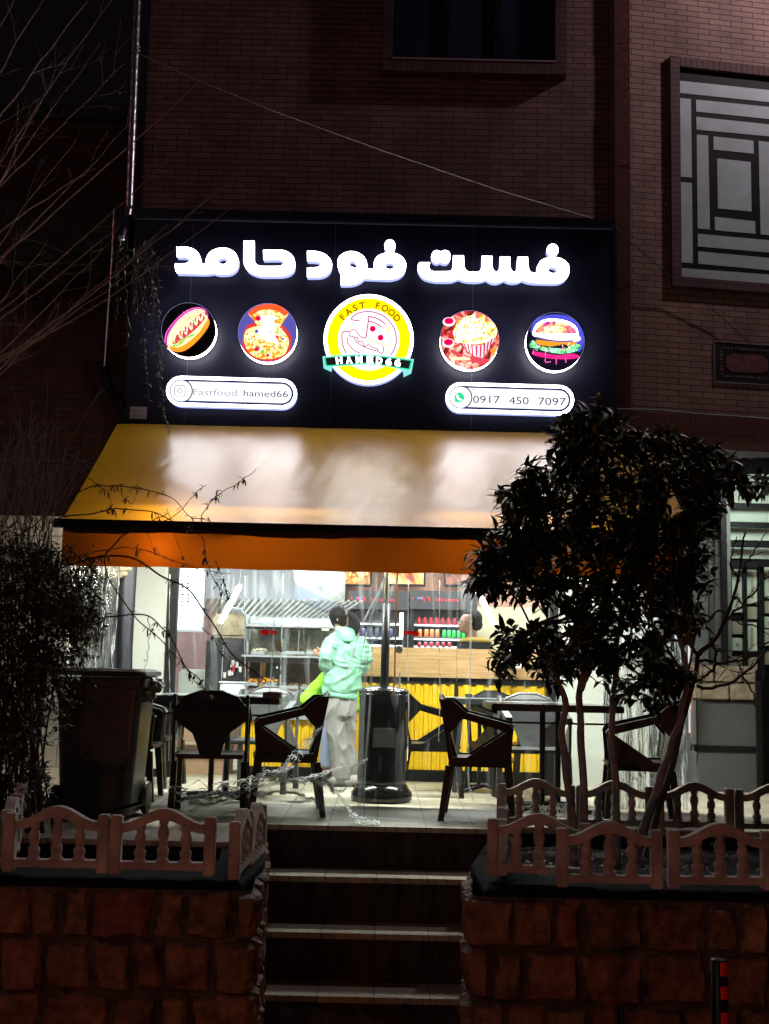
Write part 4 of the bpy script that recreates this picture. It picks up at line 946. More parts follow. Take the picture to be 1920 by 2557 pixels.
# ------------------------------------------------------------------ pipes, cables
pp = thing('downpipe', 'bright galvanised spiral downpipe on the corner of the brick building', 'downpipe', (W(340, 60, 10.35).x, 10.35, 3.0))
def spiral(path, r, pitch, name, m, parent):
    path = [Vector(p) for p in path]; mb = MB(); L_ = []
    pts = []
    for i in range(len(path)-1):
        n_ = max(2, int((path[i+1]-path[i]).length/0.02))
        for k in range(n_): pts.append(path[i].lerp(path[i+1], k/n_))
    pts.append(path[-1])
    rad = []; s = 0
    for i, p in enumerate(pts):
        if i: s += (pts[i]-pts[i-1]).length
        rad.append(r*(1.0+(0.06 if (s % pitch) < 0.02 else 0)))
    mb.tube(pts, rad, 18); return obj(name, mb, m, parent, True)
spiral([W(343, -60, 10.35), W(321, 520, 10.35)], 0.044, 0.13, 'pipe_run', GALV, pp)
spiral([W(321, 520, 10.35), W(316, 548, 10.33), W(300, 600, 10.2)], 0.043, 0.5, 'pipe_elbow', GALV, pp)
for y in (118, 128): obj('pipe_clamp', MB().tube([W(337, y, 10.35), W(337, y+5, 10.35)], 0.052, 18), GALV, pp)
p2 = thing('downpipe', 'thinner downpipe glowing orange left of the signboard, ending in a crooked elbow', 'downpipe', (W(280, 600, 10.6).x, 10.6, 3.0))
spiral([W(287, 520, 10.6), W(282, 640, 10.6), W(262, 925, 10.6)], 0.032, 0.12, 'pipe_run', COPPER, p2)
spiral([W(262, 925, 10.6), W(272, 968, 10.55), W(305, 1010, 10.45), W(312, 1040, 10.45)], 0.045, 0.2, 'pipe_elbow', DARK, p2)
obj('pipe_clamp', MB().tube([W(263, 915, 10.6), W(263, 922, 10.6)], 0.05, 14), DARK, p2)
def cable(name, label, pts, r, m):
    P_ = []
    for i in range(len(pts)-1):
        for k in range(10):
            P_.append(pts[i].lerp(pts[i+1], k/10))
    P_.append(pts[-1]); o = obj(name, MB().tube(P_, r, 5), m); tag(o, label, 'cable'); return o
CAB = mat('pale_cable', (0.45, 0.40, 0.5), 0.5); CABD = mat('black_cable', (0.02, 0.02, 0.022), 0.5)
cable('overhead_cable', 'thin pale cable sagging across the brick wall above the sign', [W(338, 130, 10.28), W(480, 195, 10.1), W(690, 280, 9.9), W(960, 378, 9.9), W(1230, 470, 10.1), W(1480, 545, 10.2)], 0.0035, CAB)
cable('overhead_cable', 'thin dark cable running down the brick wing past the grille window', [W(1530, 560, 10.25), W(1570, 600, 10.3), W(1690, 705, 10.5), W(1800, 790, 10.6), W(1872, 858, 10.65)], 0.0045, CABD)
cable('wall_cable', 'black cable along the foot of the brick wing above the red granite band', [W(1530, 1022, 10.33), W(1640, 1024, 10.4), W(1740, 1034, 10.5), W(1840, 1040, 10.5), W(1960, 1050, 10.5)], 0.010, CABD)
# ------------------------------------------------------------------ serving counter
def wx(px, py, D): return W(px, py, D).x
def wz(px, py, D): return W(px, py, D).z
DC = 10.52
ct = thing('serving_counter', 'long serving counter with yellow corrugated front and a wide oak band on its right part', 'counter', (0.4, DC, 0))
def corr(x0, x1, y, z0, z1, pitch=0.075, dep=0.016):
    mb = MB(); xs = []; x = x0; k = 0
    prof = [(0, 0), (0.30, 0), (0.42, 1), (0.88, 1), (1.0, 0)]
    while x < x1:
        for a_, b_ in prof[:-1]:
            if x+a_*pitch <= x1: xs.append((x+a_*pitch, b_*dep))
        x += pitch
    xs.append((x1, 0))
    for i in range(len(xs)-1):
        (a, b), (c, d_) = xs[i], xs[i+1]
        mb.quad((a, y-b, z0), (c, y-d_, z0), (c, y-d_, z1), (a, y-b, z1))
    return mb
zt_ = wz(1100, 1619, DC-.05); zw = wz(1100, 1692, DC-.05); zr = wz(1100, 1708, DC)
xa, xb_, xc = wx(872, 1700, DC), wx(1138, 1800, DC), wx(1364, 1800, DC)
obj('wood_band', MB().box(xa, xc-.002, DC-0.06, DC+0.5, zw, zt_), WOOD, ct)
obj('rail', MB().box(xa, xc-.002, DC-0.02, DC+0.4, zr, zw-.002), BLACK, ct)
obj('yellow_sheet', corr(xa+.02, xb_-0.016, DC, 0.10, zr), YEL, ct)
obj('yellow_sheet', corr(xb_+0.018, xc-.002, DC, 0.10, zr, 0.115), YEL, ct)
obj('upright', MB().box(xb_-0.016, xb_+0.016, DC-0.03, DC+.05, 0.10, zr), BLACK, ct)
obj('base_rail', MB().box(wx(600, 1900, DC), xc-.002, DC-0.025, DC+.05, 0.004, 0.10), BLACK, ct)
zl_ = wz(750, 1787, DC)
obj('yellow_sheet', corr(wx(600, 1850, DC), xa+.018, DC+.002, 0.10, zl_-0.03), YEL, ct)
obj('shelf_top', MB().box(wx(585, 1780, DC), xa-.002, DC-0.06, DC+0.55, zl_-0.03, zl_), STEEL, ct)
obj('back_panel', MB().box(wx(600, 1850, DC), xc, DC+0.06, DC+0.08, 0, zl_-.05), DARK, ct)
card = obj('menu_card', MB().box(wx(1255, 1640, 10.2), wx(1305, 1640, 10.2), 10.28, 10.285, wz(1280, 1668, 10.28), wz(1280, 1622, 10.28)), mat('white_card', (0.8, 0.8, 0.75), 0.5))
tag(card, 'small white card standing before the oak band at the right end of the counter', 'card')

# ------------------------------------------------------------------ glass display on the counter, kitchen
gd = thing('display_case', 'two-tier stainless and glass food display case on the left of the counter', 'display case', (-0.85, 10.9, 0.6))
DG = 10.85
gx0, gx1 = wx(613, 1600, DG), wx(830, 1600, DG)
def zy(py): return wz(720, py, DG)
obj('hood_top', MB().hexa([(gx0, DG, zy(1566)), (gx1, DG, zy(1566)), (gx1, DG, zy(1562)), (gx0, DG, zy(1562)), (gx0+.06, DG+.5, zy(1566)), (gx1, DG+.5, zy(1566)), (gx1, DG+.5, zy(1538)), (gx0+.10, DG+.5, zy(1538))]), STEEL, gd)
obj('upper_rail', MB().box(gx0, gx1, DG+.01, DG+.04, zy(1572), zy(1567)), BLACK, gd)
obj('price_plate', MB().box(wx(803, 1570, DG), wx(822, 1570, DG), DG, DG+.012, zy(1573), zy(1565)), WHITE, gd)
obj('glass_pane', MB().quad((gx0, DG+.02, zy(1637)), (gx1, DG+.02, zy(1637)), (gx1, DG+.02, zy(1573)), (gx0, DG+.02, zy(1573))), GLASS, gd)
obj('steel_shelf', MB().box(gx0-.03, gx1, DG-.02, DG+.5, zy(1642), zy(1637)), STEEL, gd)
obj('dark_band', MB().box(gx0-.02, gx1, DG-.01, DG+.5, zy(1654), zy(1643)), BLACK, gd)
obj('glass_pane', MB().quad((gx0, DG+.02, zy(1722)), (gx1, DG+.02, zy(1722)), (gx1, DG+.02, zy(1655)), (gx0, DG+.02, zy(1655))), GLASS, gd)
obj('back_panel', MB().box(gx0, gx1, DG+.42, DG+.44, zy(1640), zy(1566)), mat('grey_steel_back', (0.30, 0.30, 0.27), 0.4, 0.4, 0.7, 7), gd)
obj('lower_back', MB().box(gx0, gx1, DG+.42, DG+.44, zy(1722), zy(1655)), mat('brown_back', (0.20, 0.15, 0.13), 0.5, 0, 0.6, 6), gd)
obj('base_shelf', MB().box(gx0-.02, gx1, DG-.03, DG+.5, zy(1734), zy(1727)), STEEL, gd)
obj('lower_body', MB().box(gx0, gx1, DG+.0, DG+.5, zl_+.002, zy(1735)), DARK, gd)
rr = random.Random(5)
def tray(px0, px1, py, name, label, m, h=14, dd=0.15):
    x0_, x1_ = wx(px0, py, DG+dd), wx(px1, py, DG+dd); z_ = wz((px0+px1)/2, py, DG+dd); hh = h*(DG+dd)/F
    t_ = thing(name, label, 'food tray', ((x0_+x1_)/2, DG+dd, z_))
    mb = MB(); mb.box(x0_, x1_, DG+dd, DG+dd+.2, z_, z_+.012); mb.box(x0_, x1_, DG+dd, DG+dd+.006, z_+.012, z_+.03); obj('tray', mb, STEEL, t_)
    mb = MB()
    for i in range(26): mb.sphere((rr.uniform(x0_+.01, x1_-.01), DG+dd+rr.uniform(.02, .16), z_+.012+rr.uniform(.3, 1)*hh*.7), rr.uniform(.012, .024), 6, 4, (rr.uniform(.7, 1.6), 1, rr.uniform(.5, 1)))
    obj('food', mb, m, t_, True)
tray(655, 690, 1712, 'fries_tray', 'steel tray of orange fries in the lower display case', mat('orange_food', (0.9, 0.35, 0.02), 0.5, 0, 0.3, 30), 20)
tray(615, 642, 1712, 'food_tray', 'small tray of orange chips at the left end of the lower display case', mat('orange_food_b', (0.8, 0.30, 0.03), 0.5, 0, 0.3, 30), 16)
tray(700, 745, 1720, 'food_tray', 'tray of brown fillings in the middle of the lower display case', mat('brown_food', (0.22, 0.12, 0.08), 0.5, 0, 0.4, 30), 12)
tray(750, 815, 1722, 'food_tray', 'long tray of pale fillings at the right of the lower display case', mat('pale_food', (0.5, 0.33, 0.24), 0.5, 0, 0.4, 30), 10)
tray(628, 660, 1634, 'food_tray', 'tray with a lump of pale bread in the upper display case', mat('bread', (0.7, 0.66, 0.5), 0.6), 14)
tray(700, 760, 1634, 'food_tray', 'dark tray in the middle of the upper display case', mat('dark_food', (0.12, 0.09, 0.06), 0.5, 0, 0.4, 20), 14)
tray(765, 820, 1634, 'food_tray', 'tray of olive-brown food at the right of the upper display case', mat('olive_food', (0.25, 0.19, 0.10), 0.5, 0, 0.4, 20), 12)
for i, (px, wpx) in enumerate(((655, 13),)):
    o = obj('wooden_post', MB().box(wx(px-wpx/2, 1690, DG+.3), wx(px+wpx/2, 1690, DG+.3), DG+.30, DG+.34, zy(1722), zy(1656)), mat('orange_wood', (0.75, 0.35, 0.10), 0.5)); tag(o, 'short orange wooden post standing behind the display glass', 'post')
# exhaust hood
hd = thing('exhaust_hood', 'big stainless exhaust hood over the kitchen with ribbed grease filters', 'exhaust hood', (-1.1, 11.2, 1.8))
a_ = W(500, 1494, 11.1); b_ = W(735, 1496, 11.1); c_ = W(860, 1548, 12.6)
zt2 = 2.75
HS = mat('hood_steel', (0.30, 0.35, 0.45), 0.45, 0.2, 0.08, 3)
mb = MB(); mb.slab([a_, b_, (b_.x, b_.y, wz(735, 1455, 11.1)), (W(690, 1425, 11.1).x-.02, 11.1, zt2), (a_.x, 11.1, zt2)], 0.01, (0, 1, 0)); obj('front_panel', mb, HS, hd)
mb = MB(); b2 = (b_.x, b_.y+.011, wz(735, 1455, 11.1)); mb.slab([Vector(b_)+Vector((0, .011, 0)), c_, Vector(c_)+Vector((0, 0, .12)), b2], 0.008, (-1, 0, 0)); obj('side_panel', mb, HS, hd)
mb = MB()
xL = a_.x; zb_ = a_.z
for i in range(26):
    u = i/26; x_ = xL+u*(c_.x-xL+.25)
    p0 = Vector((x_, 11.13, zb_+0.0)); p1 = Vector((x_-0.28, 12.5, zb_-0.10))
    mb.slab([p0, p0+Vector((0.022, 0, 0.0)), p1+Vector((0.022, 0, .0)), p1], 0.02, (0, 0, 1))
obj('grease_filter', mb, mat('filter_steel', (0.42, 0.42, 0.38), 0.4, 0.6, 0.5, 6), hd)
obj('filter_back', MB().box(xL, c_.x, 12.55, 12.6, zb_-.35, zt2), mat('kitchen_wall', (0.30, 0.30, 0.27), 0.4, 0.2, 0.6, 4), hd)
# left kitchen things seen through the window
lbx = thing('menu_lightbox', 'glaring white menu lightbox with dark print at its top inside the left shop window', 'lightbox', (wx(470, 1500, 11.0), 11.0, 1.5))
bx0, bx1 = wx(435, 1500, 11.0), wx(503, 1500, 11.0); bz0 = wz(470, 1572, 11.0)
obj('lit_face', MB().box(bx0, bx1, 11.0, 11.03, bz0, 2.6), emi('lightbox_white', (0.90, 0.96, 1.0), 3.2), lbx)
obj('casing', MB().box(bx0-.02, bx1+.02, 11.035, 11.09, bz0-.02, 2.62), STEEL, lbx)
mb = MB()
for cx in (455, 470):
    for k in range(9):
        y = 1437+k*9
        if rr.random() < .85: mb.box(wx(cx-3, y, 10.99), wx(cx+rr.uniform(1, 4), y, 10.99), 10.992, 10.998, wz(cx, y+4.5, 10.99), wz(cx, y, 10.99))
obj('print_blocks', mb, mat('blue_black_print', (0.03, 0.05, 0.12), 0.5), lbx)
fz = thing('white_cabinet', 'white cabinet with rounded doors standing inside the left window', 'cabinet', (wx(480, 1750, 11.2), 11.2, 0))
cx0, cx1 = wx(443, 1740, 11.2), wx(520, 1740, 11.2)
obj('body', MB().box(cx0, cx1, 11.2, 11.7, 0.0, wz(480, 1672, 11.2), 0.02), WHITE, fz)
obj('door', MB().box(cx0+.01, cx1-.01, 11.18, 11.197, .1, wz(480, 1706, 11.2), 0.006), WHITE, fz)
obj('red_wall_patch', MB().box(cx0-.05, wx(510, 1600, 12.9), 12.9, 12.95, 0, wz(480, 1560, 12.9)), mat('reddish_cupboard', (0.42, 0.22, 0.20), 0.4, 0, 0.2, 4), fz) if False else None
rc_ = obj('reddish_cupboard', MB().box(wx(440, 1600, 12.2), wx(515, 1600, 12.2), 12.2, 12.6, 0, wz(480, 1545, 12.2)), mat('reddish_cupboard', (0.36, 0.20, 0.19), 0.4, 0, 0.25, 4)); tag(rc_, 'tall reddish cupboard behind the white cabinet inside the left window', 'cupboard')
# dark coffee machine, with pipes, cups; white sink box in front of it
cm = thing('drinks_machine', 'black and chrome drinks machine draped with clear film, left of the display case', 'machine', (wx(575, 1650, 10.9), 10.9, .6))
mx0, mx1 = wx(512, 1650, 10.95), wx(610, 1650, 10.95)
obj('body', MB().box(mx0, mx1, 10.95, 11.3, 0.5, wz(560, 1592, 10.95), 0.03), mat('machine_black', (0.035, 0.038, 0.045), 0.3, 0, 0.8, 7), cm)
obj('upper_body', MB().box(wx(530, 1560, 11.15), wx(618, 1560, 11.15), 11.15, 11.4, 1.2, wz(570, 1532, 11.15), .03), mat('aged_steel', (0.42, 0.38, 0.26), 0.35, 0.4, 0.5, 8), cm)
obj('chrome_pipe', MB().tube([W(560, 1520, 11.1), W(600, 1523, 11.1), W(616, 1540, 11.1), W(616, 1640, 11.1)], 0.02, 8), STEEL, cm)
mb = MB()
for k in range(8):
    x = 558+rr.uniform(0, 45); y = 1655+rr.uniform(-8, 30); mb.lathe(W(x, y+10, 10.9), [(.012, 0), (.016, .05)], 8)
obj('cup', mb, mat('white_cup', (0.7, 0.68, 0.7), 0.4), cm)
obj('red_knob', MB().lathe(W(583, 1676, 10.88), [(.012, 0), (.012, .05)], 8), mat('red_plastic', (0.6, 0.02, 0.03), 0.4), cm)
sb = thing('white_tub', 'white tub on the ledge left of the display case', 'tub', (wx(580, 1740, 10.7), 10.7, .6))
obj('tub_body', MB().box(wx(548, 1730, 10.7), wx(611, 1730, 10.7), 10.70, 10.9, wz(580, 1742, 10.7), wz(580, 1703, 10.7), .015), mat('white_enamel', (0.72, 0.74, 0.82), 0.3), sb)
obj('tub_rim', MB().box(wx(546, 1730, 10.7), wx(612, 1730, 10.7), 10.69, 10.91, wz(580, 1705, 10.7), wz(580, 1702, 10.7)), mat('white_enamel_rim', (0.8, 0.82, 0.88), 0.3), sb)
lg = obj('ledge', MB().box(wx(441, 1790, 10.6), wx(600, 1790, 10.6), 10.62, 10.95, wz(520, 1792, 10.6), wz(520, 1786, 10.6)), STEEL, ct)
pb = thing('brown_carton', 'brown cardboard carton on the floor under the ledge behind the front chair', 'carton', (wx(520, 1930, 10.7), 10.7, 0))
obj('carton_body', MB().box(wx(450, 1900, 10.7), wx(572, 1900, 10.7), 10.7, 11.0, 0.0, wz(520, 1800, 10.7)-.02), mat('cardboard', (0.36, 0.24, 0.15), 0.7, 0, 0.15, 5), pb)
obj('tape', MB().box(wx(450, 1900, 10.7)-.001, wx(572, 1900, 10.7)+.001, 10.695, 10.699, 0.25, 0.28), mat('carton_tape', (0.5, 0.42, 0.33), 0.4), pb)
pl = thing('potted_plant', 'small green plant with long leaves inside the left window', 'plant', (wx(535, 1760, 10.62), 10.62, .75))
mb = MB()
for x, y, tx, ty in ((540, 1785, 520, 1700), (545, 1785, 585, 1735), (538, 1785, 560, 1720), (536, 1785, 505, 1740)):
    a_ = W(x, y, 10.62); b_ = W(tx, ty, 10.60); c_ = (a_+b_)/2+Vector((.01, 0, .03)); s_ = Vector((.016, 0, .008)); mb.add([a_, c_-s_, b_, c_+s_], [(0, 1, 2, 3)])
obj('foliage', mb, mat('plant_green', (0.08, 0.16, 0.06), 0.4), pl)
obj('pot', MB().lathe(W(540, 1790, 10.62), [(.03, 0), (.04, .04)], 12), DARK, pl)

# posters
def poster(px0, px1, py1, label, m, D=12.9, frame=BLACK):
    x0_, x1_ = wx(px0, py1, D), wx(px1, py1, D); z0_ = wz((px0+px1)/2, py1, D); z1_ = z0_+0.42
    p_ = thing('food_poster', label, 'poster', ((x0_+x1_)/2, D, z0_), 'framed food posters high on the back wall')
    obj('frame', MB().box(x0_, x1_, D, D+.03, z0_, z1_), frame, p_)
    obj('print', MB().box(x0_+.02, x1_-.02, D-.004, D-.001, z0_+.025, z1_-.02), m, p_)
    return p_, x0_, x1_, z0_, z1_
p_, x0_, x1_, z0_, z1_ = poster(815, 928, 1464, 'framed pizza poster on the pink wall above the pony-tailed person', ramp_mat('wood_print', [(0.3, (.35, .10, .02)), (0.7, (.85, .4, .12))], 9))
PZ2 = ramp_mat('poster_pizza', [(0.34, (.10, .03, .01)), (0.44, (.7, .14, .02)), (0.54, (.95, .5, .1)), (0.66, (.95, .8, .4))], 30, 0, 5, 1)
mb = MB(); mb.prism([[((x0_+x1_)/2+.03+.17*cos(t/16*pi), z0_+.15+.11*sin(t/16*pi)) for t in range(32)]], lambda u, v, d: (u, d, v), 12.890, 12.894); obj('pizza_motif', mb, PZ2, p_)
poster(962, 1062, 1464, 'framed roast chicken poster in the middle of the back wall', ramp_mat('chicken_print', [(0.35, (.25, .03, .01)), (0.5, (.75, .3, .08)), (0.65, (.9, .6, .3))], 7))
poster(1108, 1180, 1466, 'dark framed poster at the right end of the back wall', ramp_mat('dark_print', [(0.35, (.03, .02, .02)), (0.6, (.25, .08, .05))], 9))
# ------------------------------------------------------------------ two drinks fridges with red lettering
def fridge(px0, px1, label, words, tx0, tx1, lit):
    D = 12.3; x0_, x1_ = wx(px0, 1600, D), wx(px1, 1600, D); zc_ = wz((px0+px1)/2, 1522, D); zt3 = wz((px0+px1)/2, 1476, D)
    f_ = thing('drinks_fridge', label, 'fridge', ((x0_+x1_)/2, D, 0), 'drinks fridges behind the counter')
    obj('header', MB().box(x0_, x1_, D-.02, D+.5, zc_, zt3), mat('fridge_header', (0.03, 0.03, 0.035), .35), f_)
    t_ = text('lettering', words, tx0, tx1, 1501, D-.024, emi('red_led_text', (1, .02, .05), 1.6), f_, 9, .01, .0225)
    mb = MB()
    for k in (0, 1):
        for j in range(4): mb.tube([W(tx0-34+k*14+j*1.5, 1490+j*3, D-.024), W(tx0-26+k*14, 1494+j*3, D-.024)], .004, 4)
    mb.add(*[[W(px0+10+a, 1494+b, D-.025) for a, b in ((-3, 0), (0, -3), (3, 0), (0, 3))], [(0, 1, 2, 3)]])
    obj('logo_mark', mb, emi('red_led_mark', (1, .02, .05), 1.4), t_)
    obj('blue_mark', MB().box(wx(px0+20, 1494, D), wx(px0+34, 1494, D), D-.026, D-.022, wz(px0+25, 1497, D), wz(px0+25, 1491, D)), emi('blue_led_mark', (.25, .35, .8), .8), t_)
    for s in (0, 1):
        xx = (x0_, x0_+.05) if s == 0 else (x1_-.05, x1_); obj('side_frame', MB().box(xx[0], xx[1], D, D+.5, 0, zc_-.002), BLACK, f_)
    obj('back', MB().box(x0_+.05, x1_-.05, D+.45, D+.5, 0, zc_-.002), mat('fridge_inside', (0.45, 0.5, 0.6), .5), f_)
    for y in (1562, 1597, 1616): obj('wire_shelf', MB().box(x0_+.051, x1_-.051, D+.05, D+.44, wz(1100, y+2, D), wz(1100, y-3, D)), mat('shelf_white', (.75, .78, .85), .4), f_)
    obj('led_strip', MB().box(lit[0], lit[1], D+.01, D+.03, wz(1000, 1592, D), wz(1000, 1530, D)), emi('fridge_led', (.9, 1, 1), 6), f_)
    return f_
fridge(868, 1018, 'left drinks fridge with an upright light tube, partly behind the heater pole', 'Zand Universite', 925, 985, (wx(998, 1560, 12.3), wx(1007, 1560, 12.3)))
fridge(1021, 1190, 'right drinks fridge with rows of red, orange and green cans', 'Zand Universite', 1086, 1145, (wx(1031, 1560, 12.3), wx(1034, 1560, 12.3)))
CANG = 'drinks cans on the fridge shelves'
def can0(px, py, col, label, h=17, w_=9.5):
    D = 12.36; r_ = w_/2*D/F; H = h*D/F; b_ = W(px, py, D)
    key = 'can_'+label.split()[0]
    m_ = bpy.data.materials.get(key) or mat(key, col, .3, 0.2)
    m_.name = key
    o = thing('drinks_can', label, 'can', (b_.x, b_.y, b_.z), CANG)
    obj('can_body', MB().lathe(b_, [(r_*.85, 0), (r_, .006), (r_, H-.01), (r_*.8, H)], 12), m_, o, True)
    obj('can_lid', MB().lathe(b_+Vector((0, 0, H+.0005)), [(r_*.78, 0), (r_*.74, .003)], 12), STEEL, o, True)
ordn = ['first', 'second', 'third', 'fourth', 'fifth', 'sixth', 'seventh']
for i in range(7): can0(1046+i*14.8, 1558+i*.35, (.75, .05, .08), 'red drinks can, %s from the left on the upper shelf of the right fridge' % ordn[i])
for i in range(4): can0(1048+i*13.5+(3 if i else 0), 1591+i*.3, (.70, .22, .08), 'orange drinks can, %s from the left on the middle shelf of the right fridge' % ordn[i], 19, 11)
for i in range(5): can0(1109+i*12, 1592+i*.3, (.06, .62, .14), 'green drinks can, %s green one from the left in the right fridge' % ordn[i], 18, 9.5)
for i in range(6): can0(890+i*17, 1590+i*.3, (.05, .06, .14), 'dark blue drinks can, %s from the left on the shelf of the left fridge' % ordn[i], 20, 12)
for i in range(6): can0(1047+i*15, 1615, (.40, .04, .06), 'maroon drinks can, %s from the left on the lowest visible shelf of the right fridge' % ordn[i], 11, 11)
# push / pull arrow stickers and knobs are on the sheets, see below
# led tubes under the awning
for (a, b, lab) in (((598, 1464), (549, 1556), 'bright LED tube slanting down to the left beside the exhaust hood'), ((1184, 1458), (1234, 1560), 'bright LED tube slanting down to the right beside the man behind the counter')):
    D = 10.30; t_ = thing('led_tube', lab, 'lamp', W(a[0], a[1], D))
    obj('lit_tube', MB().tube([W(*a, D), W(*b, D)], .024, 10), emi('led_white', (.95, 1, 1), 7), t_)
    obj('end_cap', MB().tube([W(*a, D)+Vector((0, 0, .02)), W(*a, D)+Vector((0, 0, .001))], .026, 10), WHITE, t_)
    obj('hanger', MB().tube([W(*a, D)+Vector((0, 0, .02)), W(*a, D)+Vector((0, .2, .5))], .003, 5), STEEL, t_)

# ------------------------------------------------------------------ plastic armchair
def make_chair(m, grp_label):
    S_ = .93
    r = thing('plastic_armchair', grp_label, 'chair')
    # side panels; u = front(0) -> back, z up
    outer = [(0.02, .40), (0.00, .60), (.035, .635), (.36, .70), (.50, .80), (.60, .80), (.56, .62), (.52, .40), (.50, .355), (.03, .355)]
    hole = [(.055, .592), (.405, .672), (.515, .57), (.485, .415), (.375, .415)]
    for s in (-1, 1):
        x0_ = s*0.285; x1_ = s*0.262
        obj('armrest_panel', MB().prism([outer, hole[::-1]], lambda u, v, d: (d, u-.28, v), x0_, x1_), m, r)
        mb = MB(); xa_, xb2 = sorted((s*.20, s*.29)); mb.box(xa_, xb2, -.285, .16, .632, .645) if False else None
        armt = [(s*.295, -.285, .60), (s*.245, -.285, .61), (s*.245, .09, .695), (s*.295, .09, .70), (s*.295, -.25, .645), (s*.235, -.25, .645), (s*.235, .09, .715), (s*.295, .09, .715)]
        mb = MB(); mb.hexa([armt[0], armt[1], armt[2], armt[3], armt[4], armt[5], armt[6], armt[7]]); obj('armrest', mb, m, r)
        for y_, yb_ in ((-.27, -.305), (.20, .27)):
            mb = MB(); w_ = .062; x_ = s*.285; xi = s*.240
            mb.hexa([(x_, y_, .36), (xi, y_, .36), (xi, y_+w_, .36), (x_, y_+w_, .36), (s*.295, yb_, 0), (s*.245, yb_, 0), (s*.245, yb_+w_*.75, 0), (s*.295, yb_+w_*.75, 0)]); obj('leg', mb, m, r)
    obj('seat', MB().box(-.26, .26, -.28, .22, .375, .405, .012), m, r)
    bk = [(-.075, .385), (-.10, .46), (-.135, .54), (-.27, .63), (-.275, .68), (-.20, .775), (-.08, .815), (.08, .815), (.20, .775), (.275, .68), (.27, .63), (.135, .54), (.10, .46), (.075, .385)]
    mb = MB()
    def bf(u, v, d): return (u, .17+(v-.38)*.35+d-abs(u)*.22*max(0, (v-.5))*2, v)
    mb.prism([bk], bf, 0, .02); 
    # faceted shoulders
    obj('backrest', mb, m, r)
    mb = MB(); mb.tube([bf(u, v, .01) for u, v in bk[3:11]], .016, 6); obj('back_rim', mb, m, r)
    for c_ in r.children: c_.data.transform(Matrix.Diagonal((.84, .80, .96, 1)))
    return r
ch0 = make_chair(BLKPL, 'x'); ch0['group'] = 'black plastic armchairs on the terrace'
chg = make_chair(GREYPL, 'x'); chg['group'] = 'grey plastic armchairs on the terrace'
def put(src, x, y, rz, label, used=[set()]):
    if src.name in used[0]: return dup(src, (x, y, 0.001), radians(rz), label)
    used[0].add(src.name); src.location = (x, y, .001); src.rotation_euler = (0, 0, radians(rz)); src['label'] = label; return src
# rz: 0 = faces the street (-Y)
put(ch0, wx(522, 2000, 7.95), 7.98, 184, 'black plastic armchair with its rounded back to the street, left of the stairs')
put(ch0, wx(705, 2000, 8.1)+.02, 8.12, -84, 'black plastic armchair turned left, between the left table and the heater')
put(ch0, wx(385, 1980, 8.7)-.22, 8.75, 92, 'black plastic armchair half hidden behind the wheelie bin')
put(ch0, wx(1070, 1980, 9.5)+.0, 9.45, 93, 'black plastic armchair just right of the heater, against the yellow counter')
put(ch0, wx(1196, 2030, 8.05), 8.10, 84, 'black plastic armchair in front of the right table, nearest the stairs')
put(ch0, wx(1600, 2000, 8.0), 8.05, -97, 'black plastic armchair at the far right, framed by crumpled clear plastic')
put(ch0, wx(1262, 1900, 9.75), 9.7, 25, 'black plastic armchair behind the right table, mostly hidden by the grey one')
put(ch0, wx(400, 1900, 9.7)-.1, 9.7, 80, 'black plastic armchair behind the left table, touching the white pillar')
put(chg, wx(1330, 1900, 9.2), 9.15, 4, 'grey plastic armchair facing the street behind the right table')
put(chg, wx(655, 1900, 9.55), 9.5, -8, 'grey plastic armchair facing the street behind the left table')

# ------------------------------------------------------------------ tables
def make_table(w_, d_, h, label):
    r = thing('bistro_table', label, 'table', (0, 0, 0), 'dark square tables on the terrace')
    obj('tabletop', MB().box(-w_/2, w_/2, -d_/2, d_/2, h-.045, h, .006), mat('table_edge', (.03, .032, .035), .4, 0, .2, 8), r)
    obj('table_cover', MB().box(-w_/2+.006, w_/2-.006, -d_/2+.006, d_/2-.006, h+.0005, h+.003), mat('glass_top', (.30, .33, .35), .12), r)
    for dx in (-.055, .055): obj('post', MB().tube([(dx, 0, .03), (dx, 0, h-.046)], .02, 10), DARK, r)
    mb = MB()
    for s in (-1, 1): mb.tube([(-.25, s*.22, .015), (0, 0, .05), (.25, -s*.22, .015)], .016, 8)
    obj('foot', mb, DARK, r)
    obj('stretcher_bar', MB().tube([(-w_*.42, -d_*.2, h-.13), (w_*.42, -d_*.2, h-.13)], .008, 6), DARK, r)
    return r
tb = make_table(.90, .75, .735, 'dark square table on the left, behind the chair with its back to the street')
tb.location = (wx(545, 1900, 8.75), 8.8, .001)
dup(tb, (wx(1376, 1900, 8.55), 8.6, .001), 0, 'dark square table on the right, seen between the tree trunks')
dup(tb, (wx(1215, 1900, 9.8)-.02, 9.75, .001), 0, 'dark table farthest back, close to the yellow counter', (.8, .8, 1))
nbk = thing('napkin_box', 'small tan napkin box on the right corner of the left table', 'box', (wx(690, 1770, 8.6), 8.6, .74))
obj('box_body', MB().box(wx(655, 1765, 8.45), wx(700, 1765, 8.45), 8.45, 8.60, .739, .775), mat('tan_box', (.25, .21, .14), .6), nbk)
obj('box_slot', MB().box(wx(665, 1765, 8.45), wx(690, 1765, 8.45), 8.50, 8.54, .7755, .779), BLACK, nbk)
bot = thing('water_bottle', 'small clear bottle standing at the edge of the counter shelf', 'bottle', W(690, 1722, 10.4))
obj('bottle_body', MB().lathe(W(690, 1722, 10.4), [(.018, 0), (.02, .01), (.02, .12), (.008, .16), (.008, .18)], 10), GLASS, bot, True)
obj('bottle_cap', MB().lathe(W(690, 1722, 10.4)+Vector((0, 0, .181)), [(.009, 0), (.009, .015)], 10), WHITE, bot)

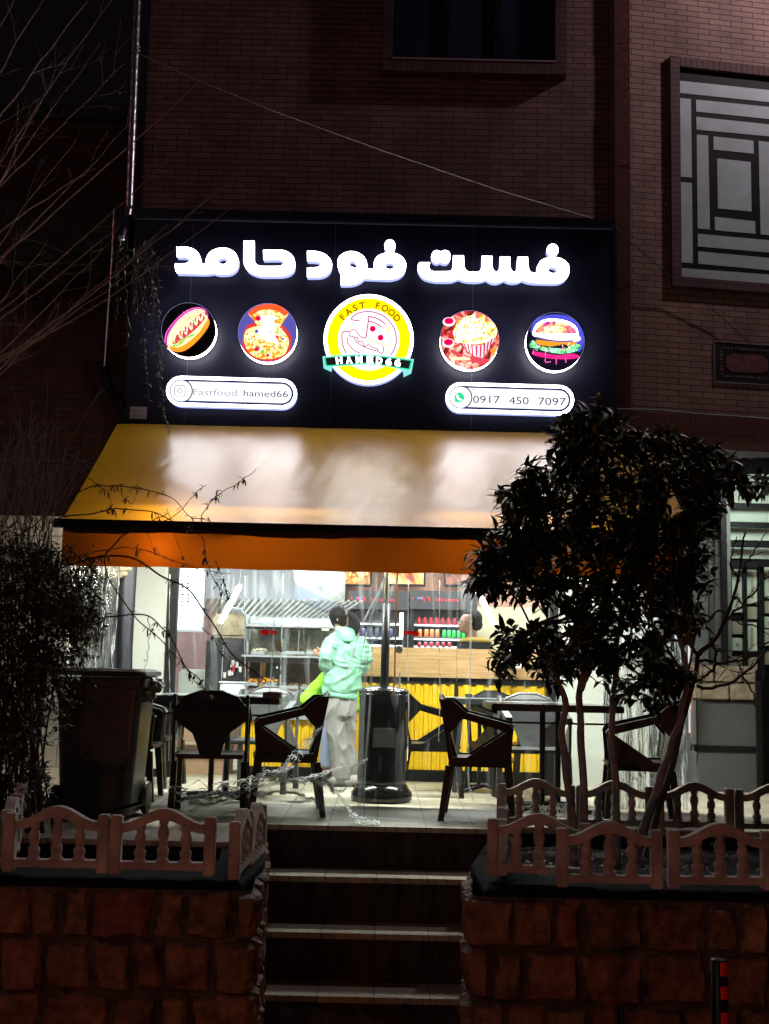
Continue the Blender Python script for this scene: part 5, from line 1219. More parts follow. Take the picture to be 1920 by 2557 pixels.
# ------------------------------------------------------------------ patio heater
hx, hy = wx(952, 1998, 8.95), 8.95
ht = thing('patio_heater', 'black cylindrical patio heater with a tall pole beside the standing person', 'heater', (hx, hy, 0))
GLB = mat('glossy_black_enamel', (.008, .008, .010), .16, 0, .3, 7, .04, 30)
obj('base', MB().lathe((hx, hy, 0.002), [(.215, 0), (.225, .02), (.222, .06), (.20, .09), (.185, .12)], 40), GLB, ht, True)
obj('tank_housing', MB().lathe((hx, hy, 0.12), [(.183, 0), (.178, .04), (.178, .62), (.182, .63), (.182, .66)], 40), GLB, ht, True)
obj('lid', MB().lathe((hx, hy, 0.782), [(.186, 0), (.186, .012), (.16, .028), (.09, .045), (.03, .055)], 40), GLB, ht, True)
obj('pole', MB().lathe((hx+.005, hy, 0.835), [(.031, 0), (.031, .60)], 20), BLKPL, ht, True)
obj('upper_pole', MB().lathe((hx+.005, hy, 1.436), [(.018, 0), (.018, .55)], 16), mat('ivory_pipe', (.55, .53, .42), .4), ht, True)
st_ = obj('sticker', MB().box(hx-.07, hx+.085, hy-.190, hy-.181, .395, .53), mat('grey_sticker', (.25, .27, .29), .5), ht)
mb = MB()
for k in range(7): mb.box(hx-.055, hx+.06-rr.uniform(0, .03), hy-.193, hy-.1905, .41+k*.013, .413+k*.013)
obj('sticker_text', mb, mat('sticker_ink', (.5, .52, .55), .6), st_)

# ------------------------------------------------------------------ wheelie bin
bx, by = wx(248, 2000, 7.65), 7.72
bn = thing('wheelie_bin', 'black wheelie bin with its lid on crumpled rubbish at the left of the terrace', 'bin', (bx, by, 0))
BIN = mat('bin_plastic', (.06, .06, .07), .33, 0, .4, 5, .1, 60)
mb = MB(); n_ = 4
def rrect(w_, d_, z, k=5, rad=.05):
    p = []
    for sx_, sy_, a0 in ((1, -1, -90), (1, 1, 0), (-1, 1, 90), (-1, -1, 180)):
        for i in range(k+1): an = radians(a0+90*i/k); p.append(Vector((sx_*(w_/2-rad)+rad*cos(an), sy_*(d_/2-rad)+rad*sin(an), z)))
    return p
def rloft(rings, c):
    mb = MB(); n = len(rings[0]); vs = [Vector(c)+v for r_ in rings for v in r_]; fs = []
    for i in range(len(rings)-1):
        for k in range(n): a = i*n+k; b = i*n+(k+1) % n; fs.append((a, b, b+n, a+n))
    fs += [tuple(range(n-1, -1, -1)), tuple((len(rings)-1)*n+k for k in range(n))]; mb.add(vs, fs); return mb
obj('bin_body', rloft([rrect(.43, .42, .03), rrect(.455, .44, .2), rrect(.50, .47, .60), rrect(.53, .50, .80), rrect(.575, .55, .81), rrect(.58, .555, .86)], (bx, by, 0)), BIN, bn, False)
obj('lid', rloft([rrect(.60, .57, .872), rrect(.61, .58, .885), rrect(.60, .57, .90), rrect(.52, .48, .915)], (bx-.01, by, .004)), BIN, bn)
obj('handle', MB().tube([(bx-.25, by+.24, .84), (bx-.25, by+.33, .87), (bx+.25, by+.33, .87), (bx+.25, by+.24, .84)], .014, 8), BIN, bn)
for s in (-1, 1):
    w_ = obj('wheel', MB().lathe((0, 0, 0), [(.05, 0), (.10, .004), (.105, .02), (.10, .04), (.05, .044)], 24), BIN, bn)
    w_.data.transform(Matrix.Translation(Vector((bx+s*.24-.02, by+.18 if s > 0 else by-.20, .105))) @ Matrix.Rotation(pi/2, 4, 'Y'))
obj('axle', MB().tube([W(200, 2052, 7.2), W(300, 2020, 7.25), W(356, 2004, 7.3)], .012, 8), GLB, bn)
mb = MB()
def bulge(c, sc_, seed, n=3):
    bm = bmesh.new(); bmesh.ops.create_icosphere(bm, subdivisions=n, radius=1)
    for v in bm.verts:
        k = 1+0.5*noise.noise(v.co*2.3+Vector((seed, 0, 0)))+.2*noise.noise(v.co*6+Vector((0, seed, 0))); v.co = Vector((v.co.x*sc_[0]*k, v.co.y*sc_[1]*k, v.co.z*sc_[2]*k))+Vector(c)
    return bm
rb = MB(); rb.bm(bulge((bx+.29, by-.05, .815), (.07, .1, .05), 3)); rb.bm(bulge((bx+.27, by-.10, .76), (.05, .07, .05), 8))
rbo = obj('rubbish_bag', rb, mat('grey_bag', (.14, .13, .10), .35, 0, .6, 12)); tag(rbo, 'crumpled pale rubbish bag bulging out on the right side of the bin', 'rubbish bag')

# bollard
bo = thing('bollard', 'black post with red reflective bands at the lower right street edge', 'bollard', (wx(1797, 2400, 4.5), 4.5, -1.15))
bxx, bzz = wx(1796, 2400, 4.5), wz(1796, 2394, 4.5)
obj('post', MB().lathe((bxx, 4.5, -1.15), [(.030, 0), (.030, 1.15+bzz-.003), (.024, 1.15+bzz)], 20), BLKPL, bo, True)
RED = mat('red_reflector', (.75, .03, .02), .3)
for y0_, y1_ in ((2396, 2432), (2455, 2490), (2520, 2552)):
    za2, zb3 = wz(1797, y1_, 4.5), wz(1797, y0_, 4.5)-.004; mb = MB(); N = 10
    for k in range(N):
        a0 = radians(-100+k*11); a1 = radians(-100+(k+1)*11); r_ = .0315
        mb.quad((bxx+r_*cos(a0), 4.5+r_*sin(a0), za2), (bxx+r_*cos(a1), 4.5+r_*sin(a1), za2), (bxx+r_*cos(a1), 4.5+r_*sin(a1), zb3), (bxx+r_*cos(a0), 4.5+r_*sin(a0), zb3))
    obj('reflective_band', mb, RED, bo)

# ------------------------------------------------------------------ neighbour's plinth, gate
DP = 10.2
pn_ = thing('entrance_pier', 'grey rendered entrance pier topped with two courses of rough stone blocks, right of the shop', 'pier', (2.9, DP, 0))
gx_0, gx_1 = wx(1738, 1800, DP), wx(1888, 1800, DP)
GR = mat('grey_roughcast', (.085, .09, .095), .9, 0, .25, 60, .5, 180)
z_t = wz(1810, 1752, DP)
obj('render', MB().box(gx_0, gx_1, DP, DP+.5, 0, z_t), GR, pn_)
obj('dark_band', MB().box(gx_0, gx_1, DP-.006, DP+.2, wz(1810, 1878, DP), wz(1810, 1862, DP)), BLACK, pn_)
STN = mat('rough_sandstone', (.24, .19, .135), .85, 0, .35, 14, .8, 30)
for ya_, yb4, cuts in ((1748, 1706, (1741, 1748, 1819, 1890)), (1704, 1662, (1738, 1781, 1852, 1886))):
    for i in range(3):
        if cuts[i+1]-cuts[i] > 10: obj('stone_block', MB().box(wx(cuts[i], 1700, DP)+.003, wx(cuts[i+1], 1700, DP)-.003, DP-.035, DP+.3, wz(1810, ya_, DP), wz(1810, yb4, DP), .012), STN, pn_)
# door jamb columns behind, led edge of the pillar
jb = thing('door_surround', 'grey fluted door surround standing on the entrance pier, left of the metal gate', 'door surround', (2.9, 10.45, 0))
for a_, b_, y_, m_ in ((1733, 1768, 10.42, GR), (1770, 1786, 10.46, mat('dark_flute', (.08, .085, .085), .6)), (1788, 1812, 10.41, GR), (1814, 1826, 10.39, mat('pale_flute', (.20, .21, .19), .6))):
    obj('flute', MB().box(wx(a_, 1500, y_), wx(b_, 1500, y_), y_, y_+.3, wz(1780, 1668, 10.2)-.2, 2.5), m_, jb)
le = thing('lit_edge_strip', 'thin upright white light strip at the right edge of the shop front behind the tree', 'lamp', (wx(1722, 1600, 10.1), 10.1, 0))
obj('lit_strip', MB().box(wx(1719, 1600, 10.1), wx(1723, 1600, 10.1), 10.1, 10.12, wz(1720, 1830, 10.1), wz(1720, 1495, 10.1)), emi('strip_white', (.92, .97, 1), .85), le)
obj('copper_backing', MB().box(wx(1725, 1600, 10.1), wx(1728, 1600, 10.1), 10.1, 10.16, wz(1720, 1840, 10.1), wz(1720, 1490, 10.1)), mat('copper_profile', (.35, .15, .08), .4), le)
gt = thing('metal_gate', 'black metal gate with pale frosted panes in upright slots at the right picture edge', 'gate', (3.2, 10.6, 0))
PALE = mat('pale_frosted_pane', (.62, .72, .62), .5, 0, .12, 5); TAN = mat('tan_frosted_pane', (.42, .38, .30), .5, 0, .1, 5)
DGt = 10.55
obj('backing', MB().box(wx(1826, 1500, DGt), wx(2080, 1500, DGt), DGt+.02, DGt+.06, 0, wz(1880, 1150, DGt)), BLACK, gt)
def gp(x0, x1, y0, y1, m, name='pane', off=0):
    obj(name, MB().box(wx(x0, y1, DGt), wx(x1, y1, DGt), DGt+off, DGt+.019, wz((x0+x1)/2, y1, DGt), wz((x0+x1)/2, y0, DGt), .004), m, gt)
for y0_, y1_ in ((1185, 1258), (1274, 1305), (1320, 1351), (1369, 1397)): gp(1819, 2080, y0_, y1_, PALE, 'upper_pane')
for cx in (1829, 1866, 1910, 1950):
    for a_, b_, m_ in (((1421, 1530, PALE), (1551, 1584, TAN), (1593, 1625, PALE), (1640, 1674, TAN)) if cx in (1829, 1950) else ((1423, 1508, PALE), (1515, 1546, TAN), (1554, 1627, PALE), (1641, 1674, TAN))):
        sh = {1829: 0, 1866: 0, 1910: -14, 1950: 6}[cx]; gp(cx, cx+25, a_+sh, b_+sh, m_)
        if m_ is PALE: gp(cx+9, cx+16, a_+sh+12, b_+sh-12, TAN, 'slot', -.006)
obj('gate_bar', MB().box(wx(1803, 1500, DGt-.2), wx(1817, 1500, DGt-.2), DGt-.2, DGt-.15, wz(1810, 1668, DGt-.2), wz(1810, 1150, DGt-.2)), BLACK, gt)
for y in (1265, 1312, 1360, 1409): obj('gate_rail', MB().box(wx(1818, y, DGt-.1), 5.6, DGt-.12, DGt-.08, wz(1880, y+6, DGt-.1), wz(1880, y-6, DGt-.1)), BLACK, gt)
for x in (1859, 1900, 1943): obj('gate_bar', MB().box(wx(x-5, 1600, DGt), wx(x+4, 1600, DGt), DGt-.05, DGt-.01, 0.02, wz(1880, 1410, DGt)), BLACK, gt)
obj('gate_post', MB().box(wx(1890, 1800, 10.1), wx(1903, 1800, 10.1), 10.1, 10.14, 0, wz(1896, 1700, 10.1)), BLACK, gt)
# ------------------------------------------------------------------ people
SKIN = mat('skin', (.42, .24, .17), .5, 0, .08, 20); HAIR = mat('black_hair', (.008, .006, .006), .6, 0, .5, 40, .5, 150, stretch=(6, 6, 1), spec=.18)
HOOD = mat('mint_fleece', (.21, .49, .35), .9, 0, .07, 9, .35, 90); JEANG = mat('grey_cotton', (.27, .275, .27), .9, 0, .10, 9, .3, 90)
def ringpx(px, py, D, rx, ry, dy=0.0, tilt=0.0):   # horizontal-ish ring from picture coords
    c = W(px, py, D)+Vector((0, dy, 0)); return (c, Vector((rx*D/F*cos(tilt), 0, -rx*D/F*sin(tilt))), Vector((0, ry*D/F, 0)))
def limb(pts, rad, n=12):
    """pts are 3-D, radii in m"""
    m = MB(); m.tube(pts, rad, n); return m
DPp = 9.93
g1 = thing('person', 'person with a ponytail in a mint green hoodie and grey trousers, back to the street', 'person', (wx(850, 1960, DPp), DPp, 0))
# continuous body (head, neck, torso, arms, legs) under the clothes
mb = MB()
def P(px, py, dy=0.0): return W(px, py, DPp)+Vector((0, dy, 0))
mb.loft([ringpx(848, 1567, DPp, 9, 10), ringpx(846, 1558, DPp, 12, 13, -.0), ringpx(845, 1548, DPp, 17, 19, .01), ringpx(845, 1535, DPp, 20, 24, .0), ringpx(846, 1522, DPp, 18, 21), ringpx(847, 1514, DPp, 8, 10)], 18)
mb.tube([P(850, 1570), P(853, 1600, .0)], [.037, .045], 12)
mb.loft([ringpx(853, 1590, DPp, 24, 14), ringpx(858, 1610, DPp, 34, 18), ringpx(858, 1660, DPp, 30, 18), ringpx(852, 1700, DPp, 28, 18), ringpx(850, 1740, DPp, 32, 20)], 16)
mb.tube([P(835, 1600), P(822, 1640, .0), P(818, 1662, .0), P(808, 1642, .06), P(803, 1634, .08)], [.045, .038, .033, .024, .02], 10)
mb.tube([P(890, 1600), P(905, 1640, .03), P(900, 1665, .06), P(870, 1650, .16)], [.045, .038, .033, .024], 10)
mb.tube([P(835, 1740), P(845, 1840), P(852, 1945)], [.07, .05, .035], 10)
mb.tube([P(868, 1740, .02), P(872, 1840, .05), P(880, 1948, .07)], [.07, .05, .035], 10)
# ear, nose towards the left
mb.sphere(P(843, 1549, -.075), .014, 8, 6, (.6, .8, 1.3)); mb.sphere(P(824, 1548, .06), .011, 8, 6)
body = obj('body', mb, SKIN, g1); remesh(body, .009, 3)
# hand with fingers holding a phone
mb = MB(); hc = P(800, 1633, .08)
mb.sphere(hc, .034, 12, 8, (1.0, .55, .85))
for k, (dx, dz, L_) in enumerate(((-.028, .030, .05), (-.034, .014, .055), (-.034, -.002, .05), (-.030, -.017, .04))):
    a_ = hc+Vector((-.018, 0, dz*.8)); mb.tube([a_, a_+Vector((-.022, -.012, .006)), a_+Vector((-L_*.8, -.004, .012))], [.0095, .0088, .007], 7)
mb.tube([hc+Vector((.0, -.012, .022)), hc+Vector((-.016, -.02, .044)), hc+Vector((-.032, -.016, .052))], [.011, .010, .008], 7)
hand = obj('hand', mb, SKIN, g1); remesh(hand, .0045, 3)
ph = thing('phone', 'white phone held in the hand of the person in the mint hoodie', 'phone', tuple(hc))
obj('case', MB().box(hc.x-.055, hc.x-.018, hc.y-.008, hc.y+.002, hc.z+.008, hc.z+.028, .002), mat('white_phone', (.75, .77, .8), .3), ph)
obj('phone_screen', MB().box(hc.x-.053, hc.x-.020, hc.y+.0025, hc.y+.0035, hc.z+.010, hc.z+.026), mat('phone_black', (.02, .02, .03), .1), ph)
# hoodie
mb = MB()
mb.loft([ringpx(852, 1578, DPp, 16, 14), ringpx(862, 1584, DPp, 30, 17, 0, .06), ringpx(867, 1596, DPp, 42, 22, 0, .06), ringpx(867, 1620, DPp, 47, 27), ringpx(862, 1650, DPp, 47, 29), ringpx(857, 1680, DPp, 47, 29), ringpx(853, 1705, DPp, 48, 29), ringpx(851, 1722, DPp, 47, 28), ringpx(849, 1729, DPp, 43, 26), ringpx(849, 1736, DPp, 43, 27, 0, .10), ringpx(848, 1741, DPp, 40, 25, 0, .12)], 26)
mb.tube([P(838, 1592), P(826, 1612, -.04), P(815, 1640, -.08), P(814, 1660, -.06), P(812, 1664, .01), P(808, 1652, .05), P(805, 1642, .07)], [.055, .066, .060, .056, .050, .040, .032], 14)
mb.tube([P(897, 1595), P(908, 1618, .02), P(914, 1645, -.02), P(906, 1668, .0), P(885, 1660, .12)], [.05, .062, .056, .052, .046], 14)
hood = obj('hoodie', mb, HOOD, g1); remesh(hood, .010, 5); crease(hood, .016, (9, 9, 13), 3)
mb = MB(); mb.loft([ringpx(862, 1566, DPp, 22, 14, .02, .2), ringpx(862, 1572, DPp, 27, 18, .0, .2), ringpx(864, 1582, DPp, 28, 20, -.02, .2), ringpx(868, 1596, DPp, 20, 14, -.05), ringpx(870, 1604, DPp, 8, 8, -.07)], 18)
hd2 = obj('hood', mb, HOOD, g1); remesh(hd2, .010, 4); crease(hd2, .008, (12, 12, 22), 1)
obj('hem_band', MB().loft([ringpx(848.5, 1731, DPp, 43.5, 27, 0, .10), ringpx(848.5, 1733, DPp, 44.5, 28, 0, .10), ringpx(848, 1739, DPp, 44, 28, 0, .11), ringpx(847.5, 1742, DPp, 42, 27, 0, .12)], 30), HOOD, g1, True)
# trousers
mb = MB()
mb.loft([ringpx(850, 1734, DPp, 43, 24), ringpx(849, 1750, DPp, 43, 25), ringpx(848, 1775, DPp, 42, 25), ringpx(848, 1790, DPp, 40, 24)], 22)
mb.loft([ringpx(836, 1770, DPp, 28, 24), ringpx(838, 1810, DPp, 25, 22), ringpx(843, 1860, DPp, 22, 19), ringpx(849, 1905, DPp, 23, 20), ringpx(853, 1946, DPp, 25, 21)], 20)
mb.loft([ringpx(870, 1770, DPp, 22, 22, .02), ringpx(870, 1810, DPp, 18, 19, .03), ringpx(872, 1860, DPp, 16, 16, .05), ringpx(877, 1905, DPp, 16, 17, .06), ringpx(880, 1946, DPp, 17, 18, .07)], 18)
tr = obj('trousers', mb, JEANG, g1); remesh(tr, .010, 4); crease(tr, .013, (10, 10, 5), 5)
mb = MB()
for k in range(5):
    pass
mb.sphere(P(845, 1536, -.0), .0785, 20, 14, (1.0, 1.12, 1.05)); mb.sphere(P(836, 1548, .03), .05, 14, 10, (.75, .9, 1.1))
mb.sphere(P(853, 1553, -.01), .046, 14, 10, (1, 1, .9))
hr = obj('hair', mb, HAIR, g1); remesh(hr, .008, 2); mb = MB()
mb.tube([P(856, 1533, -.02), P(870, 1531, -.04), P(881, 1540, -.05), P(890, 1554, -.055), P(893, 1572, -.06), P(892, 1588, -.06)], [.012, .018, .030, .034, .028, .010], 14)
for k in range(14):
    a_ = random.uniform(-6, 6); mb.tube([P(880+a_*.6, 1532, -.06), P(888+a_, 1548, -.075), P(892+a_, 1578+random.uniform(-4, 10), -.06)], [.006, .008, .003], 5)
hr = obj('ponytail', mb, HAIR, g1); remesh(hr, .008, 2)
obj('hair_tie', MB().tube([P(864, 1524, -.035), P(866, 1536, -.045)], .015, 10), mat('grey_tie', (.10, .10, .12), .8), g1)
SHOE = mat('grey_shoe', (.34, .33, .31), .7, 0, .15, 15); SOLE = mat('dark_sole', (.03, .03, .03), .6)
for px, dx in ((848, -.05), (880, .0)):
    c_ = P(px, 1958); s_ = obj('shoe', MB().loft([(Vector((c_.x-.09, c_.y-.02, .035)), Vector((.008, 0, 0)), Vector((0, 0, .025))), (Vector((c_.x-.05, c_.y-.02, .045)), Vector((0, .04, 0)), Vector((0, 0, .04))), (Vector((c_.x+.02, c_.y, .05)), Vector((0, .045, 0)), Vector((0, 0, .048))), (Vector((c_.x+.08, c_.y, .045)), Vector((0, .035, 0)), Vector((0, 0, .035)))], 14), SHOE, g1, True)
    obj('sole', MB().box(c_.x-.095, c_.x+.085, c_.y-.055, c_.y+.04, .003, .018, .005), SOLE, s_)

# child in lime green, mostly hidden behind
D2 = 10.15
g2 = thing('person', 'smaller person in lime green top and blue jeans, leaning left behind the mint hoodie', 'person', (wx(830, 1940, D2), D2, 0))
def Q(px, py, dy=0.0): return W(px, py, D2)+Vector((0, dy, 0))
mb = MB(); mb.loft([ringpx(846, 1640, D2, 8, 9), ringpx(844, 1628, D2, 15, 17), ringpx(843, 1612, D2, 19, 21), ringpx(844, 1598, D2, 14, 16)], 14)
mb.tube([Q(846, 1632), Q(850, 1665)], [.035, .045], 10)
mb.tube([Q(850, 1660), Q(850, 1720), Q(845, 1790)], [.09, .10, .09], 12)
mb.tube([Q(835, 1670), Q(790, 1720), Q(752, 1752, -.03), Q(735, 1758, -.05)], [.042, .036, .026, .02], 10)
mb.tube([Q(875, 1675), Q(888, 1730), Q(886, 1790, -.04)], [.04, .034, .022], 10)
mb.tube([Q(830, 1790), Q(818, 1860), Q(815, 1935)], [.06, .045, .035], 10); mb.tube([Q(862, 1790), Q(860, 1860), Q(858, 1940)], [.06, .045, .035], 10)
for hx_, hy_, dd in ((730, 1758, -.06), (886, 1797, -.05)):
    hc2 = Q(hx_, hy_, dd); mb.sphere(hc2, .030, 10, 8, (1.1, .7, .7))
    for k in range(4): mb.tube([hc2+Vector((-.01, -.01+.0, .012-.009*k)), hc2+Vector((-.035, -.02, .010-.009*k)), hc2+Vector((-.05+.004*k, -.01, .0-.009*k))], [.009, .008, .006], 6)
    mb.tube([hc2+Vector((0, -.02, .015)), hc2+Vector((-.02, -.03, .03))], [.010, .007], 6)
b2_ = obj('body', mb, SKIN, g2); remesh(b2_, .009, 3)
LIME = mat('lime_jersey', (.26, .62, .02), .7, 0, .08, 8, .15, 60)
mb = MB(); mb.loft([ringpx(850, 1655, D2, 20, 14), ringpx(852, 1672, D2, 40, 24), ringpx(852, 1720, D2, 44, 28), ringpx(850, 1770, D2, 46, 28), ringpx(848, 1795, D2, 44, 26)], 20)
mb.tube([Q(830, 1672), Q(800, 1708), Q(775, 1735, -.02), Q(745, 1768, -.05) if False else Q(752, 1756, -.04)], [.06, .062, .056, .045], 14)
mb.tube([Q(880, 1675), Q(893, 1725), Q(892, 1775, -.03)], [.055, .05, .036], 12)
j2 = obj('jersey', mb, LIME, g2); remesh(j2, .011, 4); crease(j2, .010, (10, 10, 14), 2)
mb = MB(); mb.loft([ringpx(846, 1785, D2, 42, 24), ringpx(845, 1810, D2, 42, 24)], 18)
mb.loft([ringpx(826, 1800, D2, 24, 20), ringpx(819, 1860, D2, 19, 17), ringpx(816, 1915, D2, 17, 16)], 16); mb.loft([ringpx(862, 1800, D2, 22, 20), ringpx(860, 1860, D2, 18, 17), ringpx(858, 1925, D2, 17, 16)], 16)
j3 = obj('jeans', mb, mat('blue_denim', (.22, .27, .42), .85, 0, .2, 9, .3, 90), g2); remesh(j3, .010, 4)
mb = MB(); mb.sphere(Q(845, 1611), .072, 16, 12, (1, 1, 1.05)); h2 = obj('hair', mb, HAIR, g2, True)
for px in (806, 850):
    c_ = Q(px, 1940, -.03); obj('shoe', MB().loft([(Vector((c_.x-.10, c_.y, .03)), Vector((0, .02, 0)), Vector((0, 0, .022))), (Vector((c_.x-.05, c_.y, .045)), Vector((0, .04, 0)), Vector((0, 0, .04))), (Vector((c_.x+.05, c_.y, .055)), Vector((0, .042, 0)), Vector((0, 0, .05)))], 12), mat('charcoal_shoe', (.10, .10, .10), .7), g2, True)
# man behind the counter, profile to the left
D3 = 11.6
g3 = thing('person', 'dark-haired person behind the counter in profile, in a black shirt with a yellow yoke', 'person', (wx(1180, 1620, D3), D3, 0))
def R(px, py, dy=0.0): return W(px, py, D3)+Vector((0, dy, 0))
mb = MB(); mb.loft([ringpx(1166, 1582, D3, 10, 9), ringpx(1164, 1574, D3, 17, 13), ringpx(1165, 1562, D3, 20, 16), ringpx(1168, 1550, D3, 20, 18), ringpx(1172, 1538, D3, 19, 18), ringpx(1176, 1528, D3, 12, 12)], 18)
mb.sphere(R(1145, 1556), .016, 8, 6, (1.2, .8, 1)); mb.sphere(R(1148, 1567), .016, 8, 6, (1, 1, .6)); mb.sphere(R(1150, 1575), .018, 8, 6); mb.sphere(R(1150, 1545), .014, 8, 6, (1, 1.4, .5))
mb.sphere(R(1176, 1556, -.075), .016, 8, 6, (.8, .5, 1.3))
mb.tube([R(1175, 1575), R(1180, 1600)], [.05, .06], 12)
mb.tube([R(1182, 1600), R(1184, 1700), R(1184, 1780)], [.08, .10, .10], 14)
mb.tube([R(1160, 1610), R(1145, 1660, -.05), R(1120, 1650, -.2)], [.05, .04, .03], 10); mb.tube([R(1208, 1610), R(1222, 1670, -.05), R(1200, 1660, -.2)], [.05, .04, .03], 10)
mb.tube([R(1175, 1780), R(1172, 1950)], [.08, .05], 10); mb.tube([R(1195, 1780), R(1198, 1950)], [.08, .05], 10)
for hc3 in (R(1117, 1650, -.22), R(1196, 1660, -.22)):
    mb.sphere(hc3, .036, 10, 8, (1, .8, .6))
    for k in range(4): mb.tube([hc3+Vector((-.02+.014*k, -.02, 0)), hc3+Vector((-.024+.015*k, -.06, -.004)), hc3+Vector((-.024+.015*k, -.085, -.015))], [.009, .008, .006], 6)
    mb.tube([hc3+Vector((.03, 0, 0)), hc3+Vector((.05, -.03, 0))], [.01, .008], 6)
b3 = obj('body', mb, mat('skin_tan', (.22, .12, .085), .5), g3); remesh(b3, .010, 2)
obj('eye', MB().sphere(R(1151, 1552, -.045), .008, 8, 6), mat('dark_eye', (.02, .015, .015), .2), g3, True)
mb = MB(); mb.sphere(R(1184, 1545), .085, 18, 12, (.95, .95, 1.05)); mb.sphere(R(1190, 1560), .06, 14, 10); mb.sphere(R(1175, 1533), .065, 14, 10, (1.1, 1, .7))
h3 = obj('hair', mb, HAIR, g3); remesh(h3, .010, 2)
mb = MB(); mb.loft([ringpx(1180, 1592, D3, 16, 14), ringpx(1184, 1600, D3, 36, 22), ringpx(1185, 1612, D3, 41, 25), ringpx(1185, 1690, D3, 42, 28), ringpx(1185, 1800, D3, 42, 28)], 20)
mb.tube([R(1160, 1608), R(1146, 1640, -.03), R(1142, 1660, -.08)], [.06, .055, .05], 12); mb.tube([R(1212, 1608), R(1224, 1640, -.03), R(1222, 1665, -.08)], [.06, .055, .05], 12)
s3 = obj('shirt', mb, BLACK, g3); remesh(s3, .012, 3)
mb = MB(); mb.loft([ringpx(1184, 1590, D3, 18, 16), ringpx(1186, 1596, D3, 36, 24), ringpx(1187, 1604, D3, 43, 28)], 20); y3 = obj('yoke', mb, mat('yellow_cloth', (.22, .15, .01), .8), g3, True)

FILM = bpy.data.materials.new('shiny_film'); FILM.use_nodes = True
_t = FILM.node_tree; _t.nodes.clear(); _o = _t.nodes.new('ShaderNodeOutputMaterial')
_a = _t.nodes.new('ShaderNodeBsdfTransparent'); _b = _t.nodes.new('ShaderNodeBsdfTranslucent'); _c = _t.nodes.new('ShaderNodeBsdfGlossy'); _d = _t.nodes.new('ShaderNodeBsdfDiffuse')
_b.inputs[0].default_value = (1, 1, 1, 1); _c.inputs['Roughness'].default_value = .28; _d.inputs[0].default_value = (.9, .95, 1, 1)
_m1 = _t.nodes.new('ShaderNodeMixShader'); _m2 = _t.nodes.new('ShaderNodeMixShader'); _m3 = _t.nodes.new('ShaderNodeMixShader')
_n = _t.nodes.new('ShaderNodeTexNoise'); _n.inputs['Scale'].default_value = 12; _tc = _t.nodes.new('ShaderNodeTexCoord'); _t.links.new(_tc.outputs['Object'], _n.inputs['Vector'])
_r = _t.nodes.new('ShaderNodeValToRGB'); _r.color_ramp.elements[0].position = .36; _r.color_ramp.elements[1].position = .50; _r.color_ramp.elements[0].color = (.22, .22, .22, 1)
_t.links.new(_n.outputs['Fac'], _r.inputs[0])
_m1.inputs[0].default_value = .15; _m3.inputs[0].default_value = .22
_t.links.new(_b.outputs[0], _m1.inputs[1]); _t.links.new(_d.outputs[0], _m1.inputs[2]); _t.links.new(_m1.outputs[0], _m3.inputs[1]); _t.links.new(_c.outputs[0], _m3.inputs[2])
_t.links.new(_r.outputs[0], _m2.inputs[0]); _t.links.new(_a.outputs[0], _m2.inputs[1]); _t.links.new(_m3.outputs[0], _m2.inputs[2]); _t.links.new(_m2.outputs[0], _o.inputs[0])
# ------------------------------------------------------------------ clear plastic sheets under the awning
def sheet(name, label, px0, px1, D0, zt_, zb_, amp, fold, seed, m, nu=120, nv=60, flare=0.0, kind='plastic sheet'):
    xa_, xb_ = wx(px0, 1700, D0), wx(px1, 1700, D0)
    def fn(u, v):
        x = xa_+u*(xb_-xa_); z = zt_+(zb_-zt_)*v
        y = D0+amp*sin(x*fold+seed+2*noise.noise(Vector((x*2, z, seed))))*(0.4+v)+amp*1.5*noise.noise(Vector((x*5, z*1.4, seed+4)))-flare*v*v
        return Vector((x, y, z))
    o = obj(name, MB().grid(fn, nu, nv), m, None, True); tag(o, label, kind, None); return o
vbz = (vb0+vb1)/2+.02
sheet('plastic_sheet', 'wide clear plastic sheet hanging from the orange valance left of the heater', 395, 905, DF+.03, vbz, 0.25, .010, 5, 1, PLAS)
sheet('plastic_sheet', 'clear plastic sheet hanging from the valance between the heater and the tree', 915, 1176, DF+.05, vbz, 0.015, .008, 6, 2, PLAS, flare=.12)
sheet('plastic_sheet', 'clear plastic sheet hanging from the valance behind the tree trunks', 1182, 1500, DF+.02, vbz, 0.02, .010, 5, 3, PLAS)
sheet('plastic_sheet', 'streaky bunch of clear plastic hanging at the left end of the awning above the bin', 172, 282, DF+.02, vbz, 0.02, .040, 60, 5, PLASC, 160, 60)
sheet('plastic_sheet', 'crumpled shining clear plastic hanging behind the far right chair', 1505, 1715, DF-.02, vbz-.3, 0.02, .035, 38, 8, PLASC, 200, 100)
sheet('plastic_sheet', 'outermost clear plastic sheet before the grey entrance pier', 1720, 1745, DF-.1, vbz-.3, 0.02, .02, 50, 9, PLAS, 40, 60)
dc = sheet('dark_curtain', 'dark grey hanging curtain strip between the streaky plastic and the white pillar', 262, 328, 9.9, 2.0, 0.02, .02, 45, 6, mat('dark_curtain', (.035, .038, .05), .5, 0, .5, 5, 0, 0, stretch=(12, 1, 1)), 60, 20, kind='curtain')
mb = MB(); mb.bm(bulge(W(278, 1425, 9.8), (.11, .02, .07), 5)); mb.bm(bulge(W(300, 1418, 9.8), (.08, .02, .05), 9)); tc_ = obj('bundled_cloth', mb, mat('tan_cloth', (.42, .36, .24), .8, 0, .2, 8), None, True); tag(tc_, 'tan cloth bundle tied at the top of the dark curtain', 'cloth')
